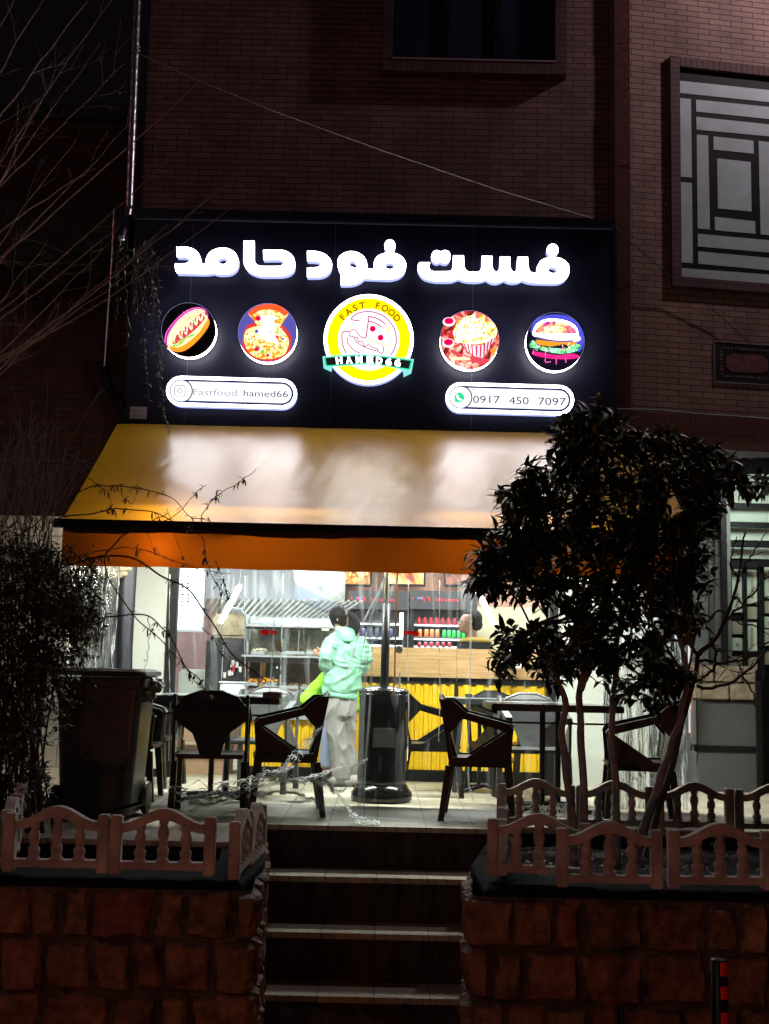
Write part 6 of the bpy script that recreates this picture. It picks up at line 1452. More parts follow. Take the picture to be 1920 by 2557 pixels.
# hems, tapes
def tape(label, pts, D, wpx, name='plastic_tape', m=None, dy=None):
    mb = MB(); P_ = []
    for i in range(len(pts)-1):
        for k in range(6):
            t = k/6; P_.append((pts[i][0]*(1-t)+pts[i+1][0]*t, pts[i][1]*(1-t)+pts[i+1][1]*t))
    P_.append(pts[-1]); L_ = []
    n = len(P_)
    for i, (x, y) in enumerate(P_):
        tx = P_[min(i+1, n-1)][0]-P_[max(i-1, 0)][0]; ty = P_[min(i+1, n-1)][1]-P_[max(i-1, 0)][1]; l_ = sqrt(tx*tx+ty*ty)
        nx_, ny_ = -ty/l_*wpx/2, tx/l_*wpx/2; DD_ = D if dy is None else D+dy*i/n
        j = .01*noise.noise(Vector((i*.4, D, wpx)))
        L_.append((W(x-nx_, y-ny_, DD_+j), W(x+nx_, y+ny_, DD_+j+.006)))
    for i in range(n-1): mb.quad(L_[i][0], L_[i+1][0], L_[i+1][1], L_[i][1])
    o = obj(name, mb, m or TAPE, None, True); tag(o, label, 'plastic strip'); return o
tape('wide translucent strip running from the valance down past the heater to the floor', [(962, 1440), (938, 1500), (922, 1570), (913, 1660), (905, 1780), (902, 1900), (896, 2040)], DF-.08, 11, dy=-.7)
tape('narrow clear strip hanging beside the heater pole down to the floor', [(915, 1436), (921, 1500), (930, 1600), (927, 1700), (921, 1800), (912, 1900), (907, 2035)], DF-.10, 6, dy=-.7)
tape('short grey strip slanting from the valance over the heater pole', [(990, 1440), (968, 1500), (945, 1560), (938, 1600)], DF-.06, 9)
tape('left seam strip of the wide plastic sheet', [(688, 1432), (684, 1560), (676, 1700), (664, 1860), (655, 1965)], DF-.01, 5, 'plastic_seam')
tape('bright seam strip right of the left arrow sticker', [(708, 1432), (704, 1560), (700, 1700), (698, 1800)], DF-.01, 3.2, 'plastic_seam', FILM)
tape('seam strip hanging from the valance before the man behind the counter', [(1178, 1450), (1175, 1600), (1172, 1760), (1168, 1880), (1170, 1960), (1184, 2000)], DF-.02, 5, 'plastic_seam')
tape('faint seam strip left of the man behind the counter', [(1144, 1445), (1142, 1560), (1140, 1700)], DF-.0, 2.5, 'plastic_seam')
tape('curved grey hem strip sweeping from the bin to the foot of the heater', [(480, 2022), (560, 1985), (640, 1965), (720, 1952), (780, 1948), (820, 1958), (850, 1990), (880, 2030), (905, 2052)], 7.85, 9, 'plastic_hem', TAPE)
tape('pale hem strip lying along the terrace edge right of the heater', [(905, 2040), (1000, 2046), (1080, 2054), (1160, 2052), (1230, 2046)], 7.65, 4, 'plastic_hem', TAPE)
tape('upright strip before the grey entrance pier, the left of the two', [(1706, 1790), (1703, 1850), (1706, 1900), (1712, 1960)], DF-.2, 8)
tape('upright strip before the grey entrance pier, the right of the two', [(1724, 1770), (1726, 1830), (1732, 1890), (1744, 1960)], DF-.2, 7)
rp = obj('hanging_rope', MB().tube([W(992, 1432, DF-.05), W(989, 1520, DF-.05), W(987, 1600, DF-.05), W(985, 1700, DF-.05), W(981, 1738, DF-.05)], .0065, 6), fabric_mat('tan_rope', (.7, .5, .25), (.9, .6, .3), .5, .8, 0)); tag(rp, 'tan rope hanging from the valance with a round knob on it', 'rope')
kn = thing('round_knob', 'round grey knob hanging on the tan rope before the oak band', 'knob', W(996, 1622, DF-.07))
k_ = obj('knob_plate', MB().lathe((0, 0, 0), [(.026, 0), (.027, .004), (.024, .008)], 24), fabric_mat('knob_grey', (.6, .62, .6), (.6, .62, .6), .5, .4, 0), kn); k_.data.transform(Matrix.Translation(W(996, 1622, DF-.07)) @ Matrix.Rotation(pi/2, 4, 'X'))
k_ = obj('knob_hub', MB().lathe((0, 0, .009), [(.010, 0), (.009, .008), (.003, .009)], 16), STEEL, kn); k_.data.transform(Matrix.Translation(W(996, 1622, DF-.07)) @ Matrix.Rotation(pi/2, 4, 'X'))
kn2 = thing('round_knob', 'half-round tan disc stuck to the plastic sheet before the display case', 'knob', W(704, 1610, DF-.02))
hp = [(700+0*1, 1595)]+[(704-17*cos(radians(a))*1.0, 1612-17*sin(radians(a))) for a in range(80, -91, -10)]
k_ = obj('knob_plate', MB().prism([onplane(hp[1:], DF-.04)], lambda u, v, d: (u, d, v), DF-.04, DF-.034), fabric_mat('tan_disc', (.6, .56, .42), (.55, .5, .36), .5, .4, 0), kn2)
hp = [(704+17*cos(radians(a)), 1612-17*sin(radians(a))) for a in range(-90, 91, 12)]
obj('foil_side', MB().prism([onplane(hp, DF-.04)], lambda u, v, d: (u, d, v), DF-.038, DF-.036), PLASC, kn2)
rod = obj('steel_rod', MB().tube([W(998, 1680, 8.9), W(998, 1740, 8.9)], .006, 8), STEEL); tag(rod, 'short upright steel rod on the heater lid', 'rod')
ar = fabric_mat('red_sticker', (.8, .04, .05), (.95, .03, .04), .6, .5, 0)
def arrow(label, pts, bar):
    t_ = thing('arrow_sticker', label, 'sticker', W(*pts[0], DF-.05), 'arrow stickers on the clear plastic')
    obj('arrow_head', MB().prism([onplane(pts, DF-.05)], lambda u, v, d: (u, d, v), DF-.05, DF-.048), ar, t_)
    x0_, x1_, y_ = bar; 
    obj('arrow_shaft', MB().prism([onplane([(x0_, y_-4.5), (x1_, y_-4.5), (x1_, y_+4.5), (x0_, y_+4.5)], DF-.05)], lambda u, v, d: (u, d, v), DF-.05, DF-.048), ar, t_)
    rs = random.Random(len(label)); mb = MB(); x = x0_+3
    while x < x1_-3: l_ = rs.uniform(1.5, 3.5); mb.tube([W(x, y_+rs.uniform(-1.5, 1.5), DF-.052), W(x+l_, y_+rs.uniform(-1.5, 1.5), DF-.052)], .0018, 4); x += l_+.8
    obj('white_writing', mb, mat('white_ink', (.8, .8, .8), .5), t_)
arrow('red arrow sticker pointing left, before the display case', [(648, 1578), (662, 1570), (662, 1574), (672, 1574), (669, 1580), (672, 1585), (663, 1585), (664, 1588)], (674, 690, 1579))
arrow('red arrow sticker pointing right, before the right drinks fridge', [(1032, 1574), (1050, 1583), (1034, 1589), (1034, 1585), (1030, 1585), (1030, 1577), (1034, 1577)], (1008, 1030, 1580))

# crumpled bright film strips
def crumple(label, pts, D, w0, seed, m=None, name='crumpled_film', n=90):
    rs = random.Random(seed); tot = len(pts)-1; mb = MB()
    def at(t):
        t *= tot; i = min(int(t), tot-1); f = t-i; return [pts[i][k]*(1-f)+pts[i+1][k]*f for k in range(3)]
    wm = max(p[2] for p in pts); nr = int(4+wm*.26)
    for r in range(nr):
        o0 = rs.uniform(-.5, .5); u0, u1 = sorted((rs.uniform(-.1, .6), rs.uniform(.4, 1.1))); u0 = max(0, u0); u1 = min(1, u1)
        if r < 3: u0, u1, o0 = 0, 1, (r-1)*.33
        w_ = rs.uniform(.8, 2.4)+(1.4 if r < 2 else 0); L_ = []
        m_ = max(6, int(n*(u1-u0)))
        for i in range(m_+1):
            u = u0+(u1-u0)*i/m_; x, y, wd = at(u); j = noise.noise(Vector((u*16, r*3.3, seed))); j2 = noise.noise(Vector((u*20, r*3.3, seed+5)))
            yy = y+o0*wd*1.5+j*wd*.8+j2*wd*.12; ww = w_*(.22+1.3*abs(noise.noise(Vector((u*13, r*7.7, seed+2)))))*min(1, wd/7+.2)
            dd = D+.05*j+.02*j2+o0*.05; tilt = -.010+.012*noise.noise(Vector((u*22, r, seed+8)))
            L_.append((W(x, yy-ww, dd+tilt), W(x+j2*2, yy+ww, dd-tilt)))
        for i in range(m_): mb.quad(L_[i][0], L_[i+1][0], L_[i+1][1], L_[i][1])
    o = obj(name, mb, m or FILM, None, True); tag(o, label, 'plastic film'); return o
crumple('bright crumpled plastic film stretched low from the bin side towards the person', [(418, 1968, 8), (440, 1980, 30), (520, 1975, 34), (600, 1962, 30), (650, 1945, 22), (700, 1925, 12), (735, 1915, 5)], 7.72, 1, 3, FILM)
crumple('shiny twisted film tip slanting up towards the grey trousers', [(696, 1930, 2), (730, 1895, 22), (760, 1865, 26), (790, 1830, 10), (812, 1808, 3)], 7.8, 1, 5, FILM)
crumple('thin shining film fold running right to the feet of the standing person', [(668, 1930, 4), (710, 1945, 12), (760, 1948, 10), (810, 1930, 6), (862, 1912, 3)], 7.78, 1, 6, FILM)
crumple('small shining film crease on the floor beside the shoes', [(815, 1945, 3), (828, 1962, 12), (842, 1972, 4)], 8.4, 1, 11, FILM, n=30)
crumple('shining film fold at the foot of the heater', [(880, 1920, 2), (900, 1905, 9), (918, 1895, 3)], 8.2, 1, 12, FILM, n=30)
crumple('crumpled film lying on the terrace edge under the heater strips', [(860, 2000, 3), (875, 2035, 14), (905, 2052, 16), (950, 2056, 5)], 7.60, 1, 13, FILM, n=50)
tape('shining film fold tied to the valance and stretched down over the mint hoodie', [(962, 1440), (938, 1492), (912, 1542), (893, 1590), (880, 1640), (866, 1685)], DF-.04, 5, 'plastic_fold', FILM)
tape('second, straighter film fold beside the one stretched over the mint hoodie', [(964, 1440), (942, 1495), (922, 1550), (910, 1600), (902, 1650), (897, 1680)], DF-.05, 3.5, 'plastic_fold', FILM)
for x_, y0_, y1_, w_, lab in ((556, 1436, 1700, 2.4, 'bright narrow fold in the plastic sheet before the slanting left light tube'), (612, 1438, 1800, 1.8, 'bright narrow fold in the plastic sheet at the left end of the display case'),
                              (746, 1442, 1640, 1.8, 'bright narrow fold in the plastic sheet before the exhaust hood'), (1020, 1448, 1900, 2.2, 'bright narrow fold in the plastic sheet between the two fridges'),
                              (1098, 1450, 1850, 1.6, 'bright narrow fold in the plastic sheet before the rows of cans'), (424, 1434, 1900, 2.2, 'bright narrow fold in the plastic sheet along the black window frame')):
    tape(lab, [(x_, y0_), (x_-2, y0_*.6+y1_*.4), (x_+1, y0_*.3+y1_*.7), (x_-3, y1_)], DF-.015, w_, 'plastic_fold', FILM)  # thin bright strips stand in for highlights along the sheet's folds
for i, (x, lab) in enumerate(((1285, 'left'), (1340, 'middle'), (1395, 'right'))):
    crumple('%s heap of bright crumpled film on the floor behind the fence panel by the stairs' % lab, [(x-24, 2015, 4), (x-8, 2020, 20), (x+8, 2022, 22), (x+26, 2018, 5)], 7.9, 1, 20+i, FILM, n=40)
crumple('bright crumpled film low behind the far right chair', [(1520, 1935, 20), (1560, 1925, 50), (1600, 1920, 40), (1650, 1925, 18)], 8.4, 1, 30, FILM, n=60)
# string of tiny orange lamps reflected beside the right table

# loose lower part of the torn sheet, sagging from the crumpled edge to the floor
def torn(u, v):
    x = 470+u*410; yt = 1990-u*70+10*sin(u*9); yb = 2030-40*sin(u*pi)+u*20
    y = yt+(yb-yt)*v; return W(x, y, 7.74+.12*v+.05*noise.noise(Vector((u*8, v*3, 2)))+.02*noise.noise(Vector((u*30, v*4, 7))))
o = obj('plastic_sheet', MB().grid(torn, 120, 20), plastic_mat('torn_sheet', .30, .16, .8, (10, 10, 5), glint_streak=(.55, .8, .012)), None, True)
tag(o, 'torn lower part of the clear sheet sagging to the floor left of the heater', 'plastic sheet')
# ------------------------------------------------------------------ plants
def leaf(mb, p, d, up, L_, wd, bend=.25):
    d = d.normalized(); s_ = d.cross(up); s_ = s_.normalized() if s_.length > 1e-4 else Vector((1, 0, 0)); n_ = s_.cross(d)
    p = Vector(p); m1 = p+d*L_*.38-n_*L_*bend*.1; m2 = p+d*L_*.72-n_*L_*bend*.45; tip = p+d*L_-n_*L_*bend
    c1 = wd*.5; c2 = wd*.36
    mb.add([p, m1+s_*c1+n_*c1*.35, m1, m1-s_*c1+n_*c1*.35, m2+s_*c2+n_*c2*.3, m2, m2-s_*c2+n_*c2*.3, tip],
           [(0, 2, 1), (0, 3, 2), (1, 2, 5, 4), (2, 3, 6, 5), (4, 5, 7), (5, 6, 7)])
def pathpx(pts, D, dD=0.0, sub=5, seed=0, wob=.012):
    n = len(pts); out = []
    for i in range(n-1):
        p1 = Vector(pts[i]); p2 = Vector(pts[i+1]); p0 = Vector(pts[i-1]) if i else p1*2-p2; p3 = Vector(pts[i+2]) if i+2 < n else p2*2-p1
        for k in range(sub):
            t = k/sub; q = .5*((2*p1)+(p2-p0)*t+(2*p0-5*p1+4*p2-p3)*t*t+(-p0+3*p1-3*p2+p3)*t**3)
            u = (i+t)/(n-1); out.append(W(q.x, q.y, D+dD*u)+Vector((noise.noise(Vector((u*9, seed, 0))), noise.noise(Vector((u*9, seed, 5))), noise.noise(Vector((u*9, seed, 9)))))*wob)
    out.append(W(pts[-1][0], pts[-1][1], D+dD)); return out
def taper(n, a, b): return [a+(b-a)*i/(n-1) for i in range(n)]

# --- leafy tree on the right
rt = thing('leafy_tree', 'leafy evergreen tree with several pale slender trunks growing in the bed right of the stairs', 'tree', (wx(1480, 2140, 6.6), 6.6, -.1))
rs = random.Random(21)
tr_ = [([(1432, 2180), (1428, 2060), (1412, 1920), (1402, 1830), (1410, 1745), (1388, 1690), (1370, 1640), (1335, 1560)], 6.55, .024, .012),
       ([(1452, 2180), (1456, 2000), (1450, 1850), (1446, 1740), (1457, 1640), (1450, 1560), (1436, 1440), (1430, 1300)], 6.65, .025, .010),
       ([(1448, 1725), (1480, 1650), (1500, 1570), (1520, 1480), (1540, 1380)], 6.65, .018, .009),
       ([(1542, 2170), (1537, 2000), (1530, 1870), (1528, 1760), (1536, 1690), (1542, 1600), (1560, 1500), (1590, 1380), (1610, 1240)], 6.7, .022, .009),
       ([(1580, 2160), (1622, 2020), (1650, 1940), (1678, 1850), (1700, 1785), (1715, 1700), (1700, 1600), (1680, 1480)], 6.5, .026, .010)]
for pts, D, a, b in tr_:
    p_ = pathpx(pts, D, 0, 6, a*99); obj('trunk', MB().tube(p_, [r_*(1+.12*noise.noise(Vector((i*.7, a*50, 0)))) for i, r_ in enumerate(taper(len(p_), a, b))], 10), WHITEW, rt, True)
# crown: blobs in picture px (cx, cy, rx, ry, weight)
blobs = [(1500, 1085, 105, 55, 11), (1440, 1040, 45, 28, 3), (1500, 1025, 40, 28, 2), (1590, 1105, 60, 50, 5), (1740, 1330, 55, 60, 6), (1730, 1440, 50, 60, 5), (1700, 1540, 55, 60, 6), (1780, 1250, 50, 40, 3), (1640, 1165, 60, 55, 7), (1650, 1090, 45, 35, 4), (1600, 1330, 60, 60, 6), (1480, 1150, 120, 80, 16), (1360, 1200, 80, 70, 9), (1300, 1240, 60, 60, 6), (1400, 1280, 150, 90, 20), (1560, 1250, 140, 100, 20),
         (1700, 1130, 75, 60, 8), (1760, 1150, 70, 50, 7), (1840, 1180, 60, 35, 5), (1890, 1200, 45, 28, 3), (1700, 1250, 90, 90, 12), (1650, 1360, 110, 90, 14), (1280, 1340, 70, 60, 8), (1400, 1390, 130, 80, 16), (1540, 1400, 120, 90, 16),
         (1225, 1440, 55, 32, 7), (1130, 1430, 0, 0, 0), (1240, 1380, 60, 45, 7), (1060*0+1190, 1452, 22, 14, 2), (1330, 1460, 70, 50, 6), (1480, 1500, 120, 60, 12), (1620, 1480, 90, 60, 9), (1320, 1600, 80, 60, 9), (1420, 1590, 90, 60, 9), (1560, 1590, 90, 60, 9), (1640, 1640, 70, 60, 7), (1690, 1700, 50, 60, 5), (1260, 1640, 40, 40, 4),
         (1380, 1660, 70, 50, 5), (1500, 1640, 60, 50, 4), (1600, 1720, 70, 50, 5), (1700, 1420, 60, 60, 5), (1410, 1120, 50, 70, 5), (1420, 1070, 40, 30, 3), (1290, 1390, 60, 40, 4), (1220, 1400, 30, 25, 2), (1740, 1240, 50, 50, 3)]
mb = MB(); my = MB(); tw = MB()
for cx, cy, rx, ry, wt in blobs:
    for _ in range(int(wt*2.9)):
        while True:
            a, b, c = rs.uniform(-1, 1), rs.uniform(-1, 1), rs.uniform(-1, 1)
            if a*a+b*b+c*c < 1: break
        k = 1.0+.18*rs.random()
        p = W(cx+a*rx*k, cy+b*ry*k, 6.62+c*.42)
        ax = Vector((a*.8+rs.uniform(-.5, .5), c*.8-.2+rs.uniform(-.5, .5), .35-b*.5+rs.uniform(-.35, .5))).normalized()
        L_ = rs.uniform(.07, .15); q = p-ax*L_; tw.tube([q, p], [.0028, .0016], 4, False)
        side = ax.orthogonal().normalized(); nl = rs.randint(6, 10); tgt = my if rs.random() < .035 else mb
        for i in range(nl):
            t = i/nl; an = i*2.4+rs.random()
            rad = (Matrix.Rotation(an, 3, ax) @ side); d = (rad*(1-.35*t)+ax*(.35+.5*t)+Vector((0, 0, -.25-.25*rs.random()))).normalized()
            leaf(tgt, q+ax*L_*(.25+.75*t), d, Vector((rs.uniform(-.4, .4), rs.uniform(-.4, .4), 1)), rs.uniform(.045, .115), rs.uniform(.025, .050), rs.uniform(.05, .5))
obj('crown', mb, LEAF, rt, True); obj('yellowing_leaves', my, LEAFY, rt, True)
for _ in range(70):
    bl = rs.choice(blobs); src = rs.choice(tr_); e_ = src[0][-1-rs.randint(0, 2)]
    a_ = W(e_[0], e_[1], src[1]); b_ = W(bl[0]+rs.uniform(-.7, .7)*bl[2], bl[1]+rs.uniform(-.7, .7)*bl[3], 6.62+rs.uniform(-.3, .3))
    if (a_-b_).length < .9: tw.tube([a_, (a_+b_)/2+Vector((rs.uniform(-.05, .05), rs.uniform(-.05, .05), .05)), b_], [.008, .006, .0025], 5, False)
obj('branch', tw, BARK, rt, True)
fr = thing('orange_fruit', 'dark round fruit hanging at the right edge of the leafy tree', 'fruit', W(1876, 1234, 6.5))
obj('fruit_skin', MB().sphere(W(1876, 1236, 6.5), .026, 12, 8), mat('dull_orange', (.25, .10, .02), .5), fr, True); obj('stalk', MB().tube([W(1876, 1224, 6.5), W(1874, 1212, 6.5)], .002, 4), BARK, fr)

# --- bare bushes and branches: random twig growth along given limbs
def bare(root, limbs, D, m, r0_, seed, dens=1.0, tl=(.10, .35), droop=0.0, name='branch', gen=2, rt_=.0022):
    rs = random.Random(seed); mb = MB()
    def grow(p, d, L_, r_, g):
        n = max(3, int(L_/.04)); pts = [p]; dd = d.copy()
        for i in range(n):
            dd = (dd+Vector((rs.uniform(-.16, .16), rs.uniform(-.16, .16), rs.uniform(-.14, .16)-droop*.05))).normalized(); pts.append(pts[-1]+dd*(L_/n))
        mb.tube(pts, taper(len(pts), r_, r_*.35), 4, False)
        if g > 0:
            for k in range(rs.randint(1, 3)):
                i = rs.randint(1, n-1); s = (pts[i]-pts[i-1]).normalized(); o_ = s.orthogonal(); o_ = Matrix.Rotation(rs.uniform(0, 6.28), 3, s) @ o_
                grow(pts[i], (s+o_.normalized()*rs.uniform(.5, 1.0)).normalized(), L_*rs.uniform(.35, .6), r_*.6, g-1)
    for pts, a, b in limbs:
        P_ = pathpx(pts, D+rs.uniform(-.15, .15), rs.uniform(-.25, .25), 6, rs.random()*50, .02); mb.tube(P_, taper(len(P_), a, b), 6, False)
        n = len(P_)
        for i in range(2, n-1):
            if rs.random() < .33*dens:
                s = (P_[i+1]-P_[i]).normalized(); o_ = Matrix.Rotation(rs.uniform(0, 6.28), 3, s) @ s.orthogonal().normalized()
                grow(P_[i], (s+o_*rs.uniform(.4, 1.1)).normalized(), rs.uniform(*tl)*(1.2-.5*i/n), max(rt_, b*.8), gen)
    return obj(name, mb, m, root, True)
bs_ = thing('bare_shrub', 'leafless shrub with crossing dark branches in front of the entrance pier', 'shrub', (wx(1590, 2120, 6.9), 6.9, -.1))
bare(bs_, [([(1610, 2140), (1660, 1960), (1700, 1800), (1730, 1700), (1745, 1640), (1795, 1580), (1830, 1490), (1850, 1420), (1862, 1330)], .020, .005),
           ([(1745, 1650), (1820, 1655), (1880, 1635), (1935, 1580)], .010, .005), ([(1740, 1712), (1790, 1716), (1845, 1690), (1885, 1655), (1940, 1600)], .011, .005),
           ([(1745, 1640), (1700, 1585), (1650, 1590), (1600, 1615), (1560, 1600)], .012, .004), ([(1790, 1575), (1840, 1520), (1890, 1470), (1940, 1420)], .009, .004),
           ([(1760, 1560), (1800, 1530), (1850, 1555), (1940, 1575)], .008, .004), ([(1835, 1490), (1870, 1510), (1940, 1480)], .007, .003), ([(1855, 1690), (1880, 1730), (1890, 1790)], .007, .003),
           ([(1780, 1590), (1790, 1640), (1770, 1680), (1735, 1705)], .010, .006), ([(1850, 1430), (1880, 1380), (1915, 1330)], .006, .003), ([(1845, 1450), (1825, 1400), (1840, 1340)], .005, .003)], 6.9, mat('dark_bark', (.09, .075, .06), .8, 0, .3, 30), .01, 31, .7, (.05, .16), gen=1)

# --- bare tree upper left
lt = thing('bare_tree', 'tall leafless tree reaching in from the left edge over the corner of the house', 'tree', (wx(-260, 2100, 7.2), 7.2, -1.1))
P_ = pathpx([(-300, 2600), (-260, 2000), (-200, 1500), (-160, 1100), (-140, 700), (-120, 200)], 7.3); obj('trunk', MB().tube(P_, taper(len(P_), .09, .04), 10), BARK, lt, True)
rs = random.Random(77); limbs = []
def curve(x0, y0, x1, y1, bow): 
    mx_, my_ = (x0+x1)/2, (y0+y1)/2; dx, dy = x1-x0, y1-y0; l_ = sqrt(dx*dx+dy*dy); return [(x0, y0), (x0*.65+x1*.35-dy/l_*bow*.9*-1, y0*.65+y1*.35+dx/l_*bow*.9), (x0*.3+x1*.7+dy/l_*bow*.8, y0*.3+y1*.7+dx/l_*bow*.8), (x1, y1)]
for x0_, y0_, x1_, y1_, bow in ((-140, 700, 250, 110, 40), (-140, 640, 300, -30, 30), (-150, 820, 340, 290, 50), (-140, 760, 530, 175, 60), (-150, 900, 420, 400, 60), (-150, 900, 300, 560, 40), (-160, 1000, 600, 430, 70), (-150, 960, 640, 470, 90),
                                (-150, 850, 200, 330, 30), (-140, 500, 270, -60, 30), (-130, 420, 160, -80, 20), (-140, 600, 310, 160, 50), (-160, 1050, 260, 620, 60), (-160, 1040, 420, 560, 60), (-150, 700, 240, 420, -40), (-130, 300, 100, -100, 10), (-150, 800, 130, 200, 20), (-160, 1100, 150, 780, 40), (-160, 1000, 120, 600, 30), (-150, 950, 380, 700-60, 60)):
    limbs.append((curve(x0_, y0_, x1_, y1_, bow), .0075, .0012))
bare(lt, limbs, 7.3, BARE, .01, 78, .85, (.15, .5), gen=2, rt_=.0016)

# --- vine hanging on the left edge of the sign
vn = thing('hanging_vine', 'vine with drooping leafy strands over the left end of the signboard', 'vine', (wx(330, 590, 9.9), 9.9, 4.4))
st_mb = MB(); lf = MB(); rs = random.Random(5)
for x0_, y0_, x1_, y1_ in ((305, 590, 318, 860), (335, 600, 345, 780), (350, 610, 395, 900), (300, 600, 290, 800), (365, 600, 385, 760), (378, 610, 402, 880), (320, 590, 330, 700), (392, 640, 402, 940), (398, 900, 425, 1085), (340, 620, 372, 1000)):
    p_ = pathpx([(x0_, y0_), ((x0_*.6+x1_*.4)+rs.uniform(-8, 8), y0_*.6+y1_*.4), ((x0_*.3+x1_*.7)+rs.uniform(-8, 8), y0_*.3+y1_*.7), (x1_, y1_)], 9.85, 0, 8, x0_)
    st_mb.tube(p_, .0028, 4, False)
    for q in p_:
        for k in range(2):
            if rs.random() < .75: leaf(lf, q, Vector((rs.uniform(-1, 1), rs.uniform(-.6, .2), rs.uniform(-1, .1))), Vector((0, -.3, 1)), rs.uniform(.03, .055), rs.uniform(.010, .018), .4)
obj('stem', st_mb, DTWIG, vn); obj('foliage', lf, LEAFV, vn, True)

# --- dense shrub lower left, twiggy top
sh = thing('dense_shrub', 'dense dark shrub with tiny leaves filling the lower left side next to the bin', 'shrub', (wx(60, 2100, 6.6), 6.6, -.2))
lf = MB(); tw = MB(); rs = random.Random(8)
for cx, cy, rx, ry, n in ((60, 1500, 130, 120, 520), (150, 1500, 90, 90, 380), (190, 1540, 50, 60, 170), (40, 1680, 120, 120, 340), (100, 1660, 70, 70, 200), (180, 1640, 30, 60, 40), (40, 1850, 75, 120, 200), (20, 1980, 60, 90, 160), (90, 1960, 40, 50, 40), (60, 1780, 65, 80, 190), (30, 1380, 90, 60, 170), (110, 1410, 90, 40, 170)):
    for _ in range(n):
        a, b, c = rs.gauss(0, .5), rs.gauss(0, .5), rs.gauss(0, .5)
        p = W(cx+a*rx, cy+b*ry, 6.75+c*.35); d = Vector((rs.uniform(-1, 1), rs.uniform(-1, 1), rs.uniform(-.8, .8))).normalized(); L_ = rs.uniform(.05, .12)
        tw.tube([p, p+d*L_], [.0022, .0012], 3, False)
        for k in range(5): leaf(lf, p+d*L_*(k+1)/5, (d+Vector((rs.uniform(-1, 1), rs.uniform(-1, 1), rs.uniform(-1, .5)))).normalized(), Vector((rs.uniform(-.6, .6), -.3, 1)), rs.uniform(.022, .045), rs.uniform(.010, .018), .3)
obj('foliage', lf, LEAFS, sh, True)
for k in range(40):
    x = rs.uniform(-40, 110); p_ = pathpx([(x+rs.uniform(-30, 30), 2080), (x+rs.uniform(-30, 40), 1850), (x+rs.uniform(-30, 40), 1600), (x+rs.uniform(-50, 60), 1350+rs.uniform(-60, 100))], 6.75+rs.uniform(-.25, .25), 0, 5, k); tw.tube(p_, taper(len(p_), .007, .002), 4, False)
obj('branch', tw, DTWIG, sh)
tk = thing('twig_thicket', 'tangle of grey leafless vine twigs above the dense shrub at the left edge', 'shrub', (wx(60, 1300, 7.0), 7.0, -.2))
limbs = []; rs = random.Random(12)
for k in range(46):
    x = rs.uniform(-40, 130); y = rs.uniform(1280, 1460); a = rs.uniform(-60, 120); limbs.append(([(x, y), (x+a*.3+rs.uniform(-20, 20), y-100), (x+a*.8+rs.uniform(-30, 30), y-180-rs.uniform(0, 60)), (x+a*1.4, y-150-rs.uniform(-60, 240))], .0035, .0013))
bare(tk, limbs, 7.0, mat('grey_twig', (.20, .19, .17), .8, 0, .3, 30), .003, 13, 1.0, (.05, .2), gen=1, rt_=.0016)

# --- long arching thorny branches crossing the awning
ab = thing('arching_briar', 'long thin arching briar branches with sparse small leaves crossing in front of the awning', 'shrub', (wx(150, 1500, 7.1), 7.1, -.2))
tw = MB(); lf = MB(); rs = random.Random(3)
Bp = [([(40, 1340), (100, 1300), (160, 1250), (225, 1218), (292, 1213), (362, 1222), (430, 1245), (482, 1292), (520, 1300)], .0045, 1),
      ([(160, 1150), (205, 1185), (245, 1212), (270, 1235), (282, 1285)], .003, .8), ([(30, 1060), (90, 1110), (140, 1150), (195, 1175)], .003, 1.0),
      ([(120, 1310), (160, 1290), (230, 1283), (300, 1270), (380, 1278), (450, 1310), (500, 1335), (512, 1390), (535, 1450), (560, 1480)], .0045, 1),
      ([(340, 1330), (400, 1310), (455, 1268), (492, 1230), (515, 1210)], .003, .6), ([(500, 1308), (512, 1270), (540, 1240), (585, 1212), (640, 1170)], .003, .8),
      ([(60, 1480), (130, 1425), (200, 1402), (262, 1388), (330, 1397), (400, 1432), (470, 1472), (520, 1540), (560, 1600), (600, 1650), (665, 1700)], .0075, 1),
      ([(262, 1388), (300, 1345), (350, 1312), (400, 1292), (420, 1280)], .0055, .5), ([(260, 1392), (275, 1450), (333, 1535), (395, 1592), (440, 1640), (485, 1695), (525, 1745)], .0045, .7),
      ([(100, 1660), (170, 1590), (220, 1560), (275, 1540), (333, 1534), (385, 1548), (430, 1598), (468, 1670), (500, 1700), (530, 1750)], .0055, .8),
      ([(150, 1405), (250, 1375), (340, 1368), (430, 1398), (500, 1422), (575, 1432)], .0035, .8), ([(370, 1540), (373, 1590), (369, 1640), (355, 1695)], .0025, .6),
      ([(535, 1395), (552, 1430), (565, 1470), (575, 1510)], .0025, 2), ([(415, 1270), (450, 1370), (470, 1420)], .002, .8), ([(230, 1400), (200, 1460), (150, 1530)], .003, .5), ([(290, 1210), (330, 1260), (345, 1200)], .002, .5),
      ([(380, 1290), (372, 1340), (400, 1390)], .002, .6), ([(490, 1560), (530, 1590), (560, 1640), (600, 1680)], .003, .8)]
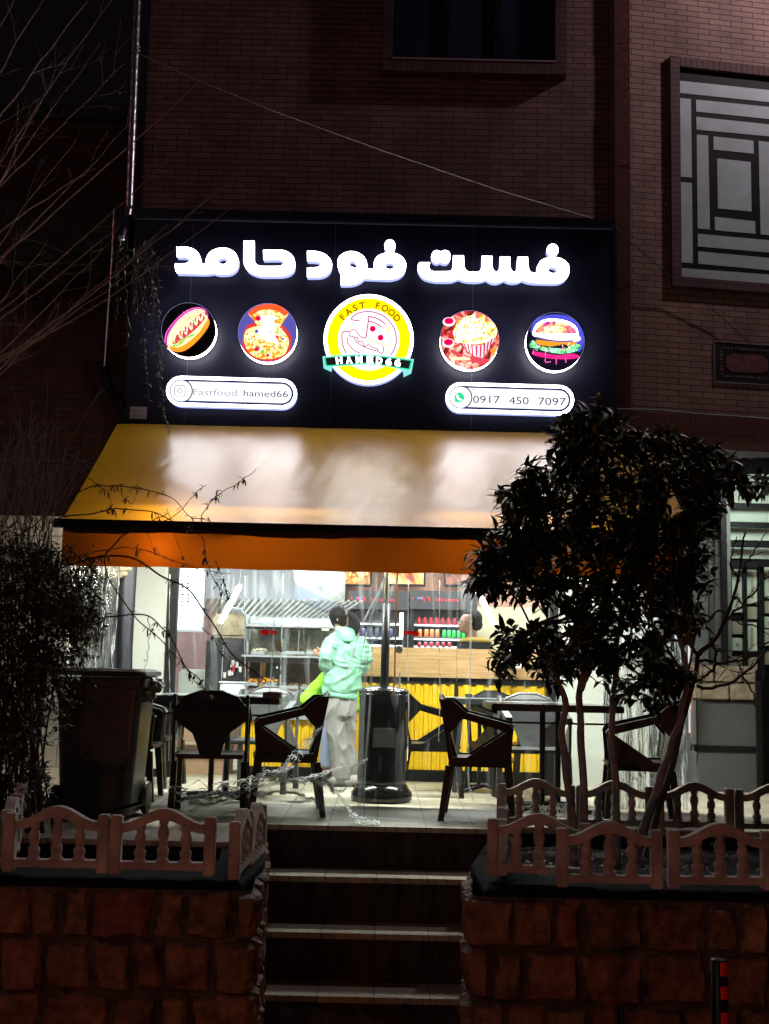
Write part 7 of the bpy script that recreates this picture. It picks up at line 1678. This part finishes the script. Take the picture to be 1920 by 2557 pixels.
for pts, r_, ld in Bp:
    p_ = pathpx(pts, 7.1, .15, 7, r_*900+pts[0][0], .015); tw.tube(p_, taper(len(p_), r_, r_*.5), 5, False)
    for i in range(1, len(p_)):
        s = (p_[i]-p_[i-1]).normalized()
        if rs.random() < .5: o_ = Matrix.Rotation(rs.uniform(0, 6.3), 3, s) @ s.orthogonal().normalized(); tw.tube([p_[i], p_[i]+o_*.012], [.0016, .0004], 3, False)
        if rs.random() < .30*ld and i > len(p_)*.25:
            for k in range(rs.randint(2, 5)): leaf(lf, p_[i], Vector((rs.uniform(-1, 1), rs.uniform(-.5, .5), rs.uniform(-1, .5))), Vector((0, 0, 1)), rs.uniform(.028, .055), rs.uniform(.009, .016), .3)
obj('branch', tw, mat('briar_bark', (.05, .03, .025), .8), ab, True); obj('leaves', lf, mat('briar_leaf', (.05, .035, .02), .6), ab, True)

# grass tufts and litter in the beds
gm = MB(); rs = random.Random(17)
for _ in range(900):
    if rs.random() < .6: x, y, z = rs.uniform(.8, 2.8), rs.uniform(5.95, 7.5), -.10
    else: x, y, z = rs.uniform(-2.6, -.9), rs.uniform(5.9, 6.7), -.19
    h = rs.uniform(.02, .09); d = Vector((rs.uniform(-.05, .05), rs.uniform(-.05, .05), h)); gm.add([(x-.002, y, z), (x+.002, y, z), Vector((x, y, z))+d], [(0, 1, 2)])
go = obj('grass', gm, mat('dry_grass', (.16, .13, .05), .8, 0, .4, 5)); go['kind'] = 'stuff'; go['label'] = 'sparse dry grass blades in the flower beds'; go['category'] = 'grass'
gm = MB()
for _ in range(160):
    x, y, z = rs.uniform(.8, 2.8), rs.uniform(5.95, 7.5), -.085
    leaf(gm, (x, y, z+rs.uniform(0, .02)), Vector((rs.uniform(-1, 1), rs.uniform(-1, 1), .1)), Vector((0, 0, 1)), .07, .03, .2)
go = obj('fallen_leaves', gm, mat('brown_leaf', (.16, .08, .03), .7, 0, .4, 9)); go['kind'] = 'stuff'; go['label'] = 'brown fallen leaves under the leafy tree'; go['category'] = 'leaves'
